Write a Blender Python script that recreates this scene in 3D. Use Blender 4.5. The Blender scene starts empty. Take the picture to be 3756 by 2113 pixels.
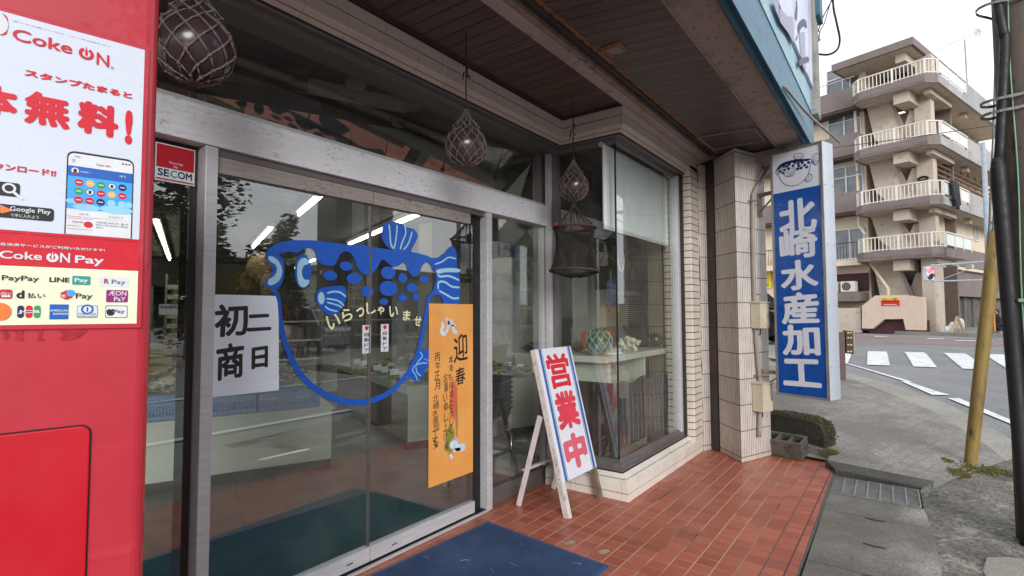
import bpy, bmesh, math, random
from mathutils import Vector, Matrix
rnd = random.Random(11)
sc = bpy.context.scene
def rad(a): return math.radians(a)
def V(*a): return Vector(a if len(a) > 1 else a[0])

# ------------------------------------------------------------------ camera
CAM = Vector((0, 0, 1.45))
_yaw, _pit, _rol = rad(53.6), rad(2.77), rad(-0.22)
_f = Vector((math.sin(_yaw)*math.cos(_pit), math.cos(_yaw)*math.cos(_pit), math.sin(_pit)))
_r0 = Vector((math.cos(_yaw), -math.sin(_yaw), 0)); _u0 = _r0.cross(_f)
_r = _r0*math.cos(_rol) + _u0*math.sin(_rol); _u = _r.cross(_f)
cd = bpy.data.cameras.new('camera'); cam = bpy.data.objects.new('camera', cd)
sc.collection.objects.link(cam); sc.camera = cam
cam.matrix_world = Matrix(((_r.x, _u.x, -_f.x, 0), (_r.y, _u.y, -_f.y, 0), (_r.z, _u.z, -_f.z, CAM.z), (0, 0, 0, 1)))
cd.sensor_width = 36; cd.lens = 36*1945/3756; cd.clip_start = .05; cd.clip_end = 2000
# ------------------------------------------------------------------ world (overcast sky) and sun
SUN_EL, SUN_ROT = rad(17), rad(223)
w = bpy.data.worlds.new('World'); sc.world = w; w.use_nodes = True
wn = w.node_tree; wn.nodes.clear()
out = wn.nodes.new('ShaderNodeOutputWorld'); bg = wn.nodes.new('ShaderNodeBackground')
sky = wn.nodes.new('ShaderNodeTexSky'); sky.sky_type = 'NISHITA'; sky.sun_disc = False
sky.sun_elevation = SUN_EL; sky.sun_rotation = SUN_ROT; sky.dust_density = 6; sky.air_density = 1.0; sky.ozone_density = 1
# overcast: the Nishita sky seen through an even grey cloud deck with soft mottling
tc = wn.nodes.new('ShaderNodeTexCoord'); ns = wn.nodes.new('ShaderNodeTexNoise')
mp = wn.nodes.new('ShaderNodeMapping'); mp.inputs['Scale'].default_value = (1, 1, 2.2)
ns.inputs['Scale'].default_value = 2.2; ns.inputs['Detail'].default_value = 6
wn.links.new(tc.outputs['Generated'], mp.inputs['Vector']); wn.links.new(mp.outputs['Vector'], ns.inputs['Vector'])
cr = wn.nodes.new('ShaderNodeValToRGB')
cr.color_ramp.elements[0].position = .3; cr.color_ramp.elements[0].color = (11.2, 11.7, 12.6, 1)
cr.color_ramp.elements[1].position = .72; cr.color_ramp.elements[1].color = (13.2, 13.5, 14.0, 1)
wn.links.new(ns.outputs['Fac'], cr.inputs['Fac'])
mx = wn.nodes.new('ShaderNodeMix'); mx.data_type = 'RGBA'; mx.inputs[0].default_value = .88
wn.links.new(sky.outputs['Color'], mx.inputs[6]); wn.links.new(cr.outputs['Color'], mx.inputs[7])
wn.links.new(mx.outputs[2], bg.inputs['Color']); bg.inputs['Strength'].default_value = .085
wn.links.new(bg.outputs['Background'], out.inputs['Surface'])
sd = bpy.data.lights.new('sun', 'SUN'); sun = bpy.data.objects.new('sun', sd); sc.collection.objects.link(sun)
sd.energy = 1.5; sd.angle = rad(24); sd.color = (1, .995, .985)
_sv = Vector((math.sin(SUN_ROT)*math.cos(SUN_EL), math.cos(SUN_ROT)*math.cos(SUN_EL), math.sin(SUN_EL)))
sun.rotation_euler = _sv.to_track_quat('Z', 'Y').to_euler()
sc.view_settings.view_transform = 'Standard'; sc.view_settings.look = 'None'
sc.view_settings.exposure = .62; sc.view_settings.gamma = 1; sc.view_settings.use_curve_mapping = False
sc.render.engine = 'CYCLES'
sc.cycles.max_bounces = 10; sc.cycles.diffuse_bounces = 5; sc.cycles.glossy_bounces = 4
sc.cycles.transparent_max_bounces = 16; sc.cycles.transmission_bounces = 6
sc.cycles.use_denoising = True; sc.cycles.sample_clamp_indirect = 6
sc.cycles.caustics_reflective = False; sc.cycles.caustics_refractive = False

# ------------------------------------------------------------------ survey: where a sight line from the tripod meets a known surface
def ray(u, v): return _f*1945 + _r*(u-1878) - _u*(v-1056.5)
def on_z(u, v, z=0.):
    d = ray(u, v); return CAM + d*((z-CAM.z)/d.z)
def on_y(u, v, y):
    d = ray(u, v); return CAM + d*(y/d.y)
def on_x(u, v, x):
    d = ray(u, v); return CAM + d*(x/d.x)
def on_plane(u, v, p0, n):
    d = ray(u, v); return CAM + d*((p0-CAM).dot(n)/d.dot(n))
GX, GY = .805, .5933
def ground_h(x, y):
    s = x*GX + y*GY
    return min(.5, max(-.03, min(-.155 + .055*s, -.03+.11*(s-4.2))))
def on_g(u, v, off=0.):
    d = ray(u, v); ds = d.x*GX + d.y*GY
    lo, hi = .5, 200.
    for _ in range(60):
        m = (lo+hi)/2; p = CAM + d*(m/ds)
        if p.z > ground_h(p.x, p.y)+off: lo = m
        else: hi = m
    return CAM + d*(lo/ds)

# ------------------------------------------------------------------ mesh helpers
class MB:
    def __init__(s): s.v = []; s.f = []
    def add(s, vs, fs):
        n = len(s.v); s.v += [Vector(p) for p in vs]; s.f += [tuple(i+n for i in f) for f in fs]; return s
    def poly(s, ps): return s.add(ps, [tuple(range(len(ps)))])
    def hexa(s, a, b): # two quads a (4 pts), b (4 pts)
        return s.add(list(a)+list(b), [(3, 2, 1, 0), (4, 5, 6, 7), (0, 1, 5, 4), (1, 2, 6, 5), (2, 3, 7, 6), (3, 0, 4, 7)])
    def box(s, x0, x1, y0, y1, z0, z1):
        return s.hexa([(x0, y0, z0), (x1, y0, z0), (x1, y1, z0), (x0, y1, z0)], [(x0, y0, z1), (x1, y0, z1), (x1, y1, z1), (x0, y1, z1)])
    def obox(s, o, ax, ay, az): # corner o and three edge vectors
        o, ax, ay, az = map(Vector, (o, ax, ay, az))
        return s.hexa([o, o+ax, o+ax+ay, o+ay], [o+az, o+ax+az, o+ax+ay+az, o+ay+az])
    def prism(s, ps, ext):
        n = len(ps); ext = Vector(ext); ps = [Vector(p) for p in ps]
        fs = [tuple(range(n)), tuple(range(2*n-1, n-1, -1))] + [(i, (i+1) % n, (i+1) % n+n, i+n) for i in range(n)]
        return s.add(ps+[p+ext for p in ps], fs)
    def bar(s, p, q, w, h, up=(0, 0, 1)): # rectangular bar between p and q
        p, q = Vector(p), Vector(q); d = (q-p).normalized(); up = Vector(up)
        if abs(d.dot(up)) > .98: up = Vector((1, 0, 0))
        a = d.cross(up).normalized(); b = a.cross(d)
        c = [a*(-w/2)-b*h/2, a*(w/2)-b*h/2, a*(w/2)+b*h/2, a*(-w/2)+b*h/2]
        return s.hexa([p+k for k in c], [q+k for k in c])
    def tube(s, pts, r, n=8, closed=False, caps=True):
        pts = [Vector(p) for p in pts]; m = len(pts)
        rs = r if isinstance(r, (list, tuple)) else [r]*m
        vs = []; a = None
        for i, p in enumerate(pts):
            if closed: d = pts[(i+1) % m]-pts[i-1]
            else: d = pts[min(i+1, m-1)]-pts[max(i-1, 0)]
            d = d.normalized() if d.length > 1e-9 else Vector((0, 0, 1))
            if a is None: a = d.orthogonal().normalized()
            a = a-d*a.dot(d); a = a.normalized() if a.length > 1e-6 else d.orthogonal().normalized()
            b = d.cross(a)
            vs += [p+(a*math.cos(2*math.pi*k/n)+b*math.sin(2*math.pi*k/n))*rs[i] for k in range(n)]
        fs = []
        for i in range(m if closed else m-1):
            j = (i+1) % m
            fs += [(i*n+k, i*n+(k+1) % n, j*n+(k+1) % n, j*n+k) for k in range(n)]
        if caps and not closed: fs += [tuple(range(n-1, -1, -1)), tuple(range((m-1)*n, m*n))]
        return s.add(vs, fs)
    def lathe(s, prof, c=(0, 0, 0), n=24, caps=True):
        c = Vector(c); m = len(prof)
        vs = [c+Vector((r*math.cos(2*math.pi*k/n), r*math.sin(2*math.pi*k/n), z)) for r, z in prof for k in range(n)]
        fs = [(i*n+k, i*n+(k+1) % n, (i+1)*n+(k+1) % n, (i+1)*n+k) for i in range(m-1) for k in range(n)]
        if caps: fs += [tuple(range(n-1, -1, -1)), tuple(range((m-1)*n, m*n))]
        return s.add(vs, fs)
    def sphere(s, c, r, nu=24, nv=14, sq=(1, 1, 1), jit=0.):
        c = Vector(c); vs = []
        for i in range(nv+1):
            t = math.pi*i/nv
            for k in range(nu):
                p = 2*math.pi*k/nu; q = r*(1+jit*(rnd.random()-.5)*2)
                vs.append(c+Vector((q*sq[0]*math.sin(t)*math.cos(p), q*sq[1]*math.sin(t)*math.sin(p), -q*sq[2]*math.cos(t))))
        fs = [(i*nu+k, i*nu+(k+1) % nu, (i+1)*nu+(k+1) % nu, (i+1)*nu+k) for i in range(nv) for k in range(nu)]
        return s.add(vs, fs)
COLL = sc.collection; ORG = {}
def thing(name, label, cat, loc, group=None, kind=None):
    o = bpy.data.objects.new(name, None); COLL.objects.link(o); o.location = loc; o.empty_display_size = .1
    ORG[o.name] = Vector(loc); o['label'] = label; o['category'] = cat
    if group: o['group'] = group
    if kind: o['kind'] = kind
    return o
def mesh_obj(name, mb, mat, parent=None, bev=0., smooth=False, label=None, cat=None, group=None, kind=None, origin=None, norm=True, segs=2):
    me = bpy.data.meshes.new(name)
    if parent is not None: o0 = ORG[parent.name]
    elif origin is not None: o0 = Vector(origin)
    else:
        xs = [p.x for p in mb.v]; ys = [p.y for p in mb.v]; zs = [p.z for p in mb.v]
        o0 = Vector(((min(xs)+max(xs))/2, (min(ys)+max(ys))/2, min(zs)))
    me.from_pydata([p-o0 for p in mb.v], [], mb.f)
    if norm:
        bm = bmesh.new(); bm.from_mesh(me)
        bmesh.ops.remove_doubles(bm, verts=bm.verts, dist=1e-6)
        bmesh.ops.recalc_face_normals(bm, faces=bm.faces); bm.to_mesh(me); bm.free()
    if mat: me.materials.append(mat)
    o = bpy.data.objects.new(name, me); COLL.objects.link(o); ORG[o.name] = o0
    if parent is not None: o.parent = parent
    else: o.location = o0
    if bev:
        b = o.modifiers.new('bevel', 'BEVEL'); b.width = bev; b.segments = segs; b.limit_method = 'ANGLE'; b.angle_limit = rad(35)
    if smooth: me.shade_smooth()
    if label: o['label'] = label
    if cat: o['category'] = cat
    if group: o['group'] = group
    if kind: o['kind'] = kind
    return o
P = mesh_obj
def copy_tree(o, parent=None, loc=None, rotz=None, label=None):
    c = o.copy(); COLL.objects.link(c)
    if parent is not None: c.parent = parent
    if loc is not None: c.location = loc
    if rotz is not None: c.rotation_euler = (0, 0, rotz)
    if label: c['label'] = label
    for ch in list(o.children): copy_tree(ch, c)
    return c

# ------------------------------------------------------------------ lettering
_TX = {}
def glyphs(txt):
    k = txt
    if k not in _TX:
        c = bpy.data.curves.new('lettering', 'FONT'); c.body = txt; c.size = 1; c.resolution_u = 3
        o = bpy.data.objects.new('lettering', c); COLL.objects.link(o)
        dg = bpy.context.evaluated_depsgraph_get()
        m = bpy.data.meshes.new_from_object(o.evaluated_get(dg))
        vs = [Vector((p.co.x, p.co.y)) for p in m.vertices]; fs = [tuple(q.vertices) for q in m.polygons]
        bpy.data.objects.remove(o); bpy.data.curves.remove(c); bpy.data.meshes.remove(m)
        x0 = min(p.x for p in vs); x1 = max(p.x for p in vs); y0 = min(p.y for p in vs); y1 = max(p.y for p in vs)
        _TX[k] = ([((p.x-x0)/(x1-x0+1e-9), (p.y-y0)/(y1-y0+1e-9)) for p in vs], fs, x1-x0, y1-y0)
    return _TX[k]
def write(mb, txt, p00, p10, p01, bold=0., brush=0.):
    """fill the parallelogram p00 (bottom left) p10 (bottom right) p01 (top left) with the text"""
    vs, fs, gw, gh = glyphs(txt); p00 = Vector(p00); a = Vector(p10)-p00; b = Vector(p01)-p00
    nrm = a.cross(b).normalized(); bx, by = bold/(gw+2*bold), bold/(gh+2*bold)
    if bold: sh_ = [(math.cos(t), math.sin(t)) for t in [2*math.pi*i/8 for i in range(8)]]+[(0, 0)]
    else: sh_ = [(0, 0)]
    for q, (dx, dy) in enumerate(sh_):   # heavier weights are the same glyph printed several times, each a hair above the last
        vv = []
        for x, y in vs:
            if brush: y2 = y+brush*(x-.5)+brush*.3*math.sin(6*y+3*x); x2 = x+brush*.25*math.sin(5*y)
            else: x2, y2 = x, y
            vv.append(p00+a*(bx+x2*(1-2*bx)+dx*bx)+b*(by+y2*(1-2*by)+dy*by)+nrm*(q*4e-5))
        mb.add(vv, fs)
class Face:
    """a flat face with its own 2-D frame: origin o, unit vectors e (right), n (towards the viewer), z up"""
    def __init__(s, o, e, n, up=(0, 0, 1)): s.o = Vector(o); s.e = Vector(e).normalized(); s.n = Vector(n).normalized(); s.up = Vector(up).normalized()
    def at(s, x, y, d=0.): return s.o+s.e*x+s.up*y+s.n*d
    def px(s, u, v):
        q = on_plane(u, v, s.o, s.n)-s.o; return (q.dot(s.e), q.dot(s.up))
    def rect(s, mb, x0, x1, y0, y1, d=0.): return mb.poly([s.at(x0, y0, d), s.at(x1, y0, d), s.at(x1, y1, d), s.at(x0, y1, d)])
    def slab(s, mb, x0, x1, y0, y1, d0, d1): return mb.obox(s.at(x0, y0, d0), s.e*(x1-x0), s.up*(y1-y0), s.n*(d1-d0))
    def rrect(s, mb, x0, x1, y0, y1, r, d=0., k=5):
        ps = []
        for cx, cy, a0 in ((x1-r, y1-r, 0), (x0+r, y1-r, 90), (x0+r, y0+r, 180), (x1-r, y0+r, 270)):
            ps += [s.at(cx+r*math.cos(rad(a0+90*i/k)), cy+r*math.sin(rad(a0+90*i/k)), d) for i in range(k+1)]
        return mb.poly(ps)
    def ell(s, mb, cx, cy, rx, ry, d=0., n=22, rot=0.):
        c, si = math.cos(rot), math.sin(rot)
        return mb.poly([s.at(cx+rx*math.cos(t)*c-ry*math.sin(t)*si, cy+rx*math.cos(t)*si+ry*math.sin(t)*c, d) for t in [2*math.pi*i/n for i in range(n)]])
    def text(s, mb, txt, x0, x1, y0, y1, d=0., bold=0., brush=0.): write(mb, txt, s.at(x0, y0, d), s.at(x1, y0, d), s.at(x0, y1, d), bold, brush)
    def ring(s, mb, cx, cy, ro, ri, d=0., a0=0., a1=360., n=28):
        for i in range(n):
            t0, t1 = rad(a0+(a1-a0)*i/n), rad(a0+(a1-a0)*(i+1)/n)
            mb.poly([s.at(cx+r*math.cos(t), cy+r*math.sin(t), d) for r, t in ((ri, t0), (ro, t0), (ro, t1), (ri, t1))])
    def ribbon(s, mb, pts, w, d=0., taper=True):
        """a painted brush stroke along 2-D points; w is a width or a list of widths"""
        pts = smooth2(pts); m = len(pts); L = []; Rr = []
        for i, p in enumerate(pts):
            a = pts[max(i-1, 0)]; b = pts[min(i+1, m-1)]; dx, dy = b[0]-a[0], b[1]-a[1]; q = math.hypot(dx, dy) or 1
            t = i/(m-1)
            ww = w if not isinstance(w, (list, tuple)) else w[min(int(t*(len(w)-1)), len(w)-2)]*(1-(t*(len(w)-1)) % 1 if t < 1 else 0)+w[min(int(t*(len(w)-1)), len(w)-2)+1]*((t*(len(w)-1)) % 1 if t < 1 else 1)
            if taper and (i == 0 or i == m-1): ww *= .45
            L.append((p[0]-dy/q*ww/2, p[1]+dx/q*ww/2)); Rr.append((p[0]+dy/q*ww/2, p[1]-dx/q*ww/2))
        for i in range(m-1): mb.poly([s.at(*L[i], d), s.at(*Rr[i], d), s.at(*Rr[i+1], d), s.at(*L[i+1], d)])
    def blob(s, mb, pts, d=0.): return mb.poly([s.at(x, y, d) for x, y in smooth2(pts, True)])
def smooth2(pts, closed=False, k=4):
    n = len(pts)
    if n < 3 and not closed: return list(pts)
    o = []
    rng = range(n) if closed else range(n-1)
    for i in rng:
        if closed: p0, p1, p2, p3 = pts[i-1], pts[i], pts[(i+1) % n], pts[(i+2) % n]
        else: p0, p1, p2, p3 = pts[max(i-1, 0)], pts[i], pts[i+1], pts[min(i+2, n-1)]
        for j in range(k):
            t = j/k
            o.append(tuple(.5*((2*p1[c])+(-p0[c]+p2[c])*t+(2*p0[c]-5*p1[c]+4*p2[c]-p3[c])*t*t+(-p0[c]+3*p1[c]-3*p2[c]+p3[c])*t**3) for c in range(len(p1))))
    if not closed: o.append(tuple(pts[-1]))
    return o
# ------------------------------------------------------------------ materials
def lin(c): return tuple((x/12.92 if x <= .04045 else ((x+.055)/1.055)**2.4) for x in (q/255 for q in c))
class Mt:
    def __init__(s, name):
        s.m = bpy.data.materials.new(name); s.m.use_nodes = True; s.nt = s.m.node_tree; s.N = s.nt.nodes; s.b = s.N['Principled BSDF']; s._p = None
    def n(s, t, **kw):
        x = s.N.new(t)
        for k, v in kw.items(): setattr(x, k, v)
        return x
    def link(s, a, b): s.nt.links.new(a, b)
    def put(s, sock, v):
        if isinstance(v, bpy.types.NodeSocket): s.link(v, sock)
        elif isinstance(v, tuple) and len(v) == 3 and sock.type == 'RGBA': sock.default_value = (*v, 1)
        else: sock.default_value = v
    def pos(s):
        if not s._p: s._p = s.n('ShaderNodeNewGeometry').outputs['Position']
        return s._p
    def objc(s): return s.n('ShaderNodeTexCoord').outputs['Object']
    def mapv(s, vec, scale=(1, 1, 1), rot=(0, 0, 0), loc=(0, 0, 0)):
        x = s.n('ShaderNodeMapping'); s.link(vec, x.inputs[0]); x.inputs['Scale'].default_value = scale; x.inputs['Rotation'].default_value = rot; x.inputs['Location'].default_value = loc
        return x.outputs[0]
    def noise(s, scale, detail=4, vec=None, rough=.55, dist=0.):
        x = s.n('ShaderNodeTexNoise'); s.link(vec or s.pos(), x.inputs['Vector']); x.inputs['Scale'].default_value = scale; x.inputs['Detail'].default_value = detail; x.inputs['Roughness'].default_value = rough; x.inputs['Distortion'].default_value = dist
        return x.outputs['Fac']
    def voro(s, scale, vec=None, feat='F1', out='Distance'):
        x = s.n('ShaderNodeTexVoronoi'); x.feature = feat; s.link(vec or s.pos(), x.inputs['Vector']); x.inputs['Scale'].default_value = scale
        return x.outputs[out]
    def ramp(s, fac, lo, hi, a=0., b=1.):
        x = s.n('ShaderNodeMapRange'); x.interpolation_type = 'SMOOTHSTEP'; s.put(x.inputs[0], fac); x.inputs[1].default_value = lo; x.inputs[2].default_value = hi; x.inputs[3].default_value = a; x.inputs[4].default_value = b
        return x.outputs[0]
    def mix(s, fac, a, b, mode='MIX'):
        x = s.n('ShaderNodeMix'); x.data_type = 'RGBA'; x.blend_type = mode; s.put(x.inputs[0], fac); s.put(x.inputs[6], a); s.put(x.inputs[7], b)
        return x.outputs[2]
    def math(s, op, a, b=0., c=None):
        x = s.n('ShaderNodeMath'); x.operation = op; s.put(x.inputs[0], a); s.put(x.inputs[1], b)
        if c is not None: s.put(x.inputs[2], c)
        return x.outputs[0]
    def sep(s, vec):
        x = s.n('ShaderNodeSeparateXYZ'); s.link(vec, x.inputs[0]); return x.outputs
    def line(s, coord, period, w, off=0.):
        """1 on a joint line every `period` metres, w wide; also the cell number"""
        q = s.math('DIVIDE', s.math('ADD', coord, off), period)
        return s.math('LESS_THAN', s.math('PINGPONG', q, .5), w/period/2), s.math('FLOOR', s.math('ADD', q, 0.))
    def rand(s, a, b=0.):
        c = s.n('ShaderNodeCombineXYZ'); s.put(c.inputs[0], a); s.put(c.inputs[1], b)
        x = s.n('ShaderNodeTexWhiteNoise'); s.link(c.outputs[0], x.inputs['Vector']); return x.outputs['Value']
    def bump(s, h, strength=.3, dist=.01, prev=None):
        x = s.n('ShaderNodeBump'); s.put(x.inputs['Height'], h); x.inputs['Strength'].default_value = strength; x.inputs['Distance'].default_value = dist
        if prev is not None: s.link(prev, x.inputs['Normal'])
        s.link(x.outputs[0], s.b.inputs['Normal']); return x.outputs[0]
    def set(s, col=None, rough=None, metal=None, spec=None, coat=None, emit=None, es=None, alpha=None):
        for k, v in (('Base Color', col), ('Roughness', rough), ('Metallic', metal), ('Specular IOR Level', spec), ('Coat Weight', coat), ('Emission Color', emit), ('Emission Strength', es), ('Alpha', alpha)):
            if v is not None: s.put(s.b.inputs[k], v)
        return s.m
def sh(c, k): return tuple(min(1, x*k) for x in c)
def plain(name, c, rough=.5, metal=0., var=.12, scale=6, bump=.0, bscale=60, spec=.5, coat=0., dirt=None, dscale=2.5, damt=.5, obj=False):
    m = Mt(name); vec = m.objc() if obj else m.pos(); c = lin(c)
    n1 = m.noise(scale, 5, vec); col = m.mix(m.ramp(n1, .3, .7), sh(c, 1-var), sh(c, 1+var))
    if dirt:
        d = m.ramp(m.noise(dscale, 8, vec, .7), .5, .75, 0, damt); col = m.mix(d, col, lin(dirt))
    m.set(col=col, rough=m.ramp(m.noise(scale*3, 3, vec), .3, .7, max(0, rough-.07), min(1, rough+.1)), metal=metal, spec=spec, coat=coat)
    if bump: m.bump(m.noise(bscale, 4, vec), bump, .004)
    return m.m
def ink(name, c, rough=.45): return plain(name, c, rough, var=.05, scale=30)

def m_glass(name, tint=(.86, .9, .88), ior=1.6, rough=0.0, dirt=.02):
    m = Mt(name); m.N.remove(m.b); o = m.N['Material Output']
    t = m.n('ShaderNodeBsdfTransparent'); t.inputs[0].default_value = (*tint, 1)
    g = m.n('ShaderNodeBsdfGlossy'); g.inputs['Roughness'].default_value = rough; g.inputs['Color'].default_value = (1, 1, 1, 1)
    # Schlick reflectance of one face, the same from both sides (the pane is a thin sheet that does not bend light)
    ge = m.n('ShaderNodeNewGeometry'); dt = m.n('ShaderNodeVectorMath'); dt.operation = 'DOT_PRODUCT'; m.link(ge.outputs['Normal'], dt.inputs[0]); m.link(ge.outputs['Incoming'], dt.inputs[1])
    f0 = ((ior-1)/(ior+1))**2; q = m.math('POWER', m.math('SUBTRACT', 1., m.math('ABSOLUTE', dt.outputs['Value'])), 5.)
    a = m.n('ShaderNodeMixShader'); m.link(m.math('ADD', f0, m.math('MULTIPLY', q, 1-f0)), a.inputs[0]); m.link(t.outputs[0], a.inputs[1]); m.link(g.outputs[0], a.inputs[2])
    d = m.n('ShaderNodeBsdfDiffuse'); d.inputs[0].default_value = (.6, .62, .62, 1)
    b = m.n('ShaderNodeMixShader'); m.link(m.ramp(m.noise(3, 8), .35, .8, dirt*.3, dirt*1.6), b.inputs[0]); m.link(a.outputs[0], b.inputs[1]); m.link(d.outputs[0], b.inputs[2])
    m.link(b.outputs[0], o.inputs['Surface']); return m.m
GLASS = m_glass('shop_glass', (.94,.96,.94), ior=2.0); GLASS_BAY = m_glass('bay_glass', (.95, .97, .95), ior=1.68); GLASS_CLEAR = m_glass('clear_glass', (.93, .95, .94), 1.5)
def m_cellophane():
    m = Mt('cellophane'); m.set(col=lin((190, 182, 160)), rough=.12, spec=.8)
    n = m.noise(28, 3, None, .6, 1.2); col = m.mix(m.ramp(m.noise(14, 4), .4, .6), lin((110, 98, 76)), lin((206, 198, 172))); m.set(col=col); m.bump(n, .9, .02); return m.m
CELLO = m_cellophane()

def m_redpaint():
    m = Mt('red_paint'); v = m.objc(); col = m.mix(m.ramp(m.noise(2.2, 6, v), .3, .7), lin((170, 24, 42)), lin((186, 38, 56)))
    col = m.mix(m.ramp(m.noise(6, 8, m.mapv(v, (1, 1, .5)), .7), .52, .72, 0, .35), col, lin((164, 24, 42))); sc_ = m.math('MULTIPLY', m.ramp(m.noise(3, 9, m.mapv(v, (26, 26, 3), (.3, 0, .5)), .75), .67, .70), m.ramp(m.noise(2.4, 3, v), .5, .62))
    col = m.mix(m.math('MULTIPLY', sc_, .5), col, lin((226, 150, 158))); col = m.mix(m.ramp(m.voro(30, v), .0, .05, .7, 0.), col, lin((150, 16, 34)))
    m.set(col=col, rough=m.ramp(m.noise(5, 6, v), .3, .7, .36, .56), coat=.4); return m.m
RED = m_redpaint(); RED_P = ink('red_print', (200, 14, 40)); RED_F = plain('red_flap', (188, 10, 32), .38, var=.04, scale=3)
WHITE_P = ink('white_print', (214, 217, 222)); POSTER_W = plain('sticker_white', (204, 211, 224), .3, var=.02, scale=4)
CREAM_P = ink('cream_print', (226, 231, 200)); INK = ink('black_ink', (26, 26, 28)); GREY_P = ink('grey_print', (92, 96, 100))
BLUE_P = ink('blue_print', (16, 88, 178)); SKY_P = ink('sky_blue_print', (60, 160, 232)); NAVY_P = ink('navy_print', (22, 30, 84)); TEAL_P = ink('teal_print', (28, 150, 140))
GREEN_P = ink('green_print', (40, 150, 70)); GOLD_P = ink('gold_print', (222, 176, 90)); MAG_P = ink('magenta_print', (140, 24, 112)); ORANGE_P = ink('orange_print', (238, 120, 50)); YELL_P = ink('yellow_print', (238, 214, 30))
PINK_P = ink('faded_red_print', (208, 90, 110)); RED_S = ink('sign_red_print', (206, 28, 44))
DECAL = plain('decal_blue', (18, 84, 186), .35, var=.05, scale=9); DECAL_L = plain('decal_pale_blue', (160, 204, 222), .35, var=.05, scale=9); DECAL_Y = ink('decal_cream', (230, 232, 188))

def m_alu(name, c, rough=.42, streak=.3, dirt=None, metal=.75):
    m = Mt(name); v = m.mapv(m.pos(), (2, 12, 30)); n = m.noise(2.2, 6, v, .65); n2 = m.noise(5, 6)
    c = lin(c); col = m.mix(m.ramp(n, .3, .75), sh(c, 1-streak), sh(c, 1+streak*.5))
    if dirt:
        sp = m.ramp(m.noise(26, 8, m.mapv(m.pos(), (1, 2, 2.6)), .75), .53, .62); col = m.mix(m.math('MULTIPLY', sp, m.ramp(n2, .35, .6, .1, .8)), col, lin(dirt))
    m.set(col=col, rough=m.ramp(n, .3, .7, rough-.1, rough+.14), metal=metal); m.bump(m.noise(40, 3, v), .06, .002); return m.m
ALU = m_alu('brushed_aluminium', (206, 206, 210), .42, .14, metal=.3); ALU_D = m_alu('dark_aluminium', (124, 120, 118), .45, .2, metal=.6)
ALU_W = m_alu('weathered_pale_aluminium', (236, 238, 244), .42, .09, (176, 172, 174), metal=.12); ALU_S = m_alu('stained_aluminium', (172, 162, 156), .4, .2, (84, 72, 66), metal=.35)
BLACKGAP = plain('black_rubber', (14, 13, 13), .6); FRAME_BK = plain('dark_bronze_frame', (52, 46, 42), .4, .3)

def m_tile(name, c, joint, vert=None, horiz=None, lw=(.004, .006), rough=.22, axis=0, dirt=(96, 84, 76), offs=(0, 0), ribs=None):
    """glazed tile in world metres: vert = joint period along axis, horiz = joint period in z"""
    m = Mt(name); x, y, z = m.sep(m.pos()); h = (x, y)[axis]; c = lin(c); ci = 0.; cj = 0.; mask = None
    if horiz: mask, cj = m.line(z, horiz, lw[1], offs[1])
    if vert:
        hh = m.math('ADD', h, m.math('MULTIPLY', m.rand(cj, 3.), vert)) if horiz else h
        k, ci = m.line(hh, vert, lw[0], offs[0]); mask = m.math('MAXIMUM', mask, m.math('MULTIPLY', k, .6)) if mask else m.math('MULTIPLY', k, .6)
    r = m.rand(ci, cj); col = m.mix(r, sh(c, .93), sh(c, 1.05))
    col = m.mix(m.ramp(m.noise(7, 7, None, .7), .45, .8, 0, .22), col, lin(dirt))
    drip = m.ramp(m.noise(9, 6, m.mapv(m.pos(), (3, 3, .25)), .7), .56, .78, 0, .3); col = m.mix(drip, col, lin(dirt))
    hgt = m.math('SUBTRACT', 1., mask) if mask else None
    if ribs:
        q = m.math('PINGPONG', m.math('DIVIDE', h, ribs), .5); wv = m.math('LESS_THAN', q, m.math('ADD', .06, m.math('MULTIPLY', m.noise(3, 2, m.mapv(m.pos(), (40, 40, .8))), .1)))
        wv = m.math('MULTIPLY', wv, m.ramp(m.noise(2, 4, m.mapv(m.pos(), (14, 14, 3))), .35, .65, .35, .95))
        col = m.mix(wv, col, lin((74, 64, 60))); hgt = m.math('SUBTRACT', hgt, m.math('MULTIPLY', wv, .5))
    if mask: col = m.mix(mask, col, lin(joint))
    m.set(col=col, rough=m.mix(mask, (rough,)*3, (.9,)*3) if mask else rough)
    if hgt: m.bump(hgt, .6, .004)
    return m.m
TILE_C = m_tile('cornice_tile', (206, 194, 184), (84, 74, 68), vert=.2515, offs=(.0763, 0), lw=(.003, .004)); TILE_CY = m_tile('cornice_tile_side', (206, 194, 184), (84, 74, 68), vert=.2515, lw=(.003, .004), axis=1)
TILE_B = m_tile('plinth_tile', (222, 216, 206), (120, 110, 104), vert=.225, lw=(.003, .004)); TILE_COL = m_tile('column_tile', (222, 212, 200), (66, 58, 54), horiz=.0705, lw=(.003, .008), offs=(0, .02))
TILE_P = m_tile('ribbed_pillar_tile', (206, 198, 190), (96, 86, 80), horiz=.25, lw=(.003, .008), offs=(0, .2), ribs=.027, rough=.4)
GROUT = plain('dark_grout', (60, 52, 48), .9)

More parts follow.
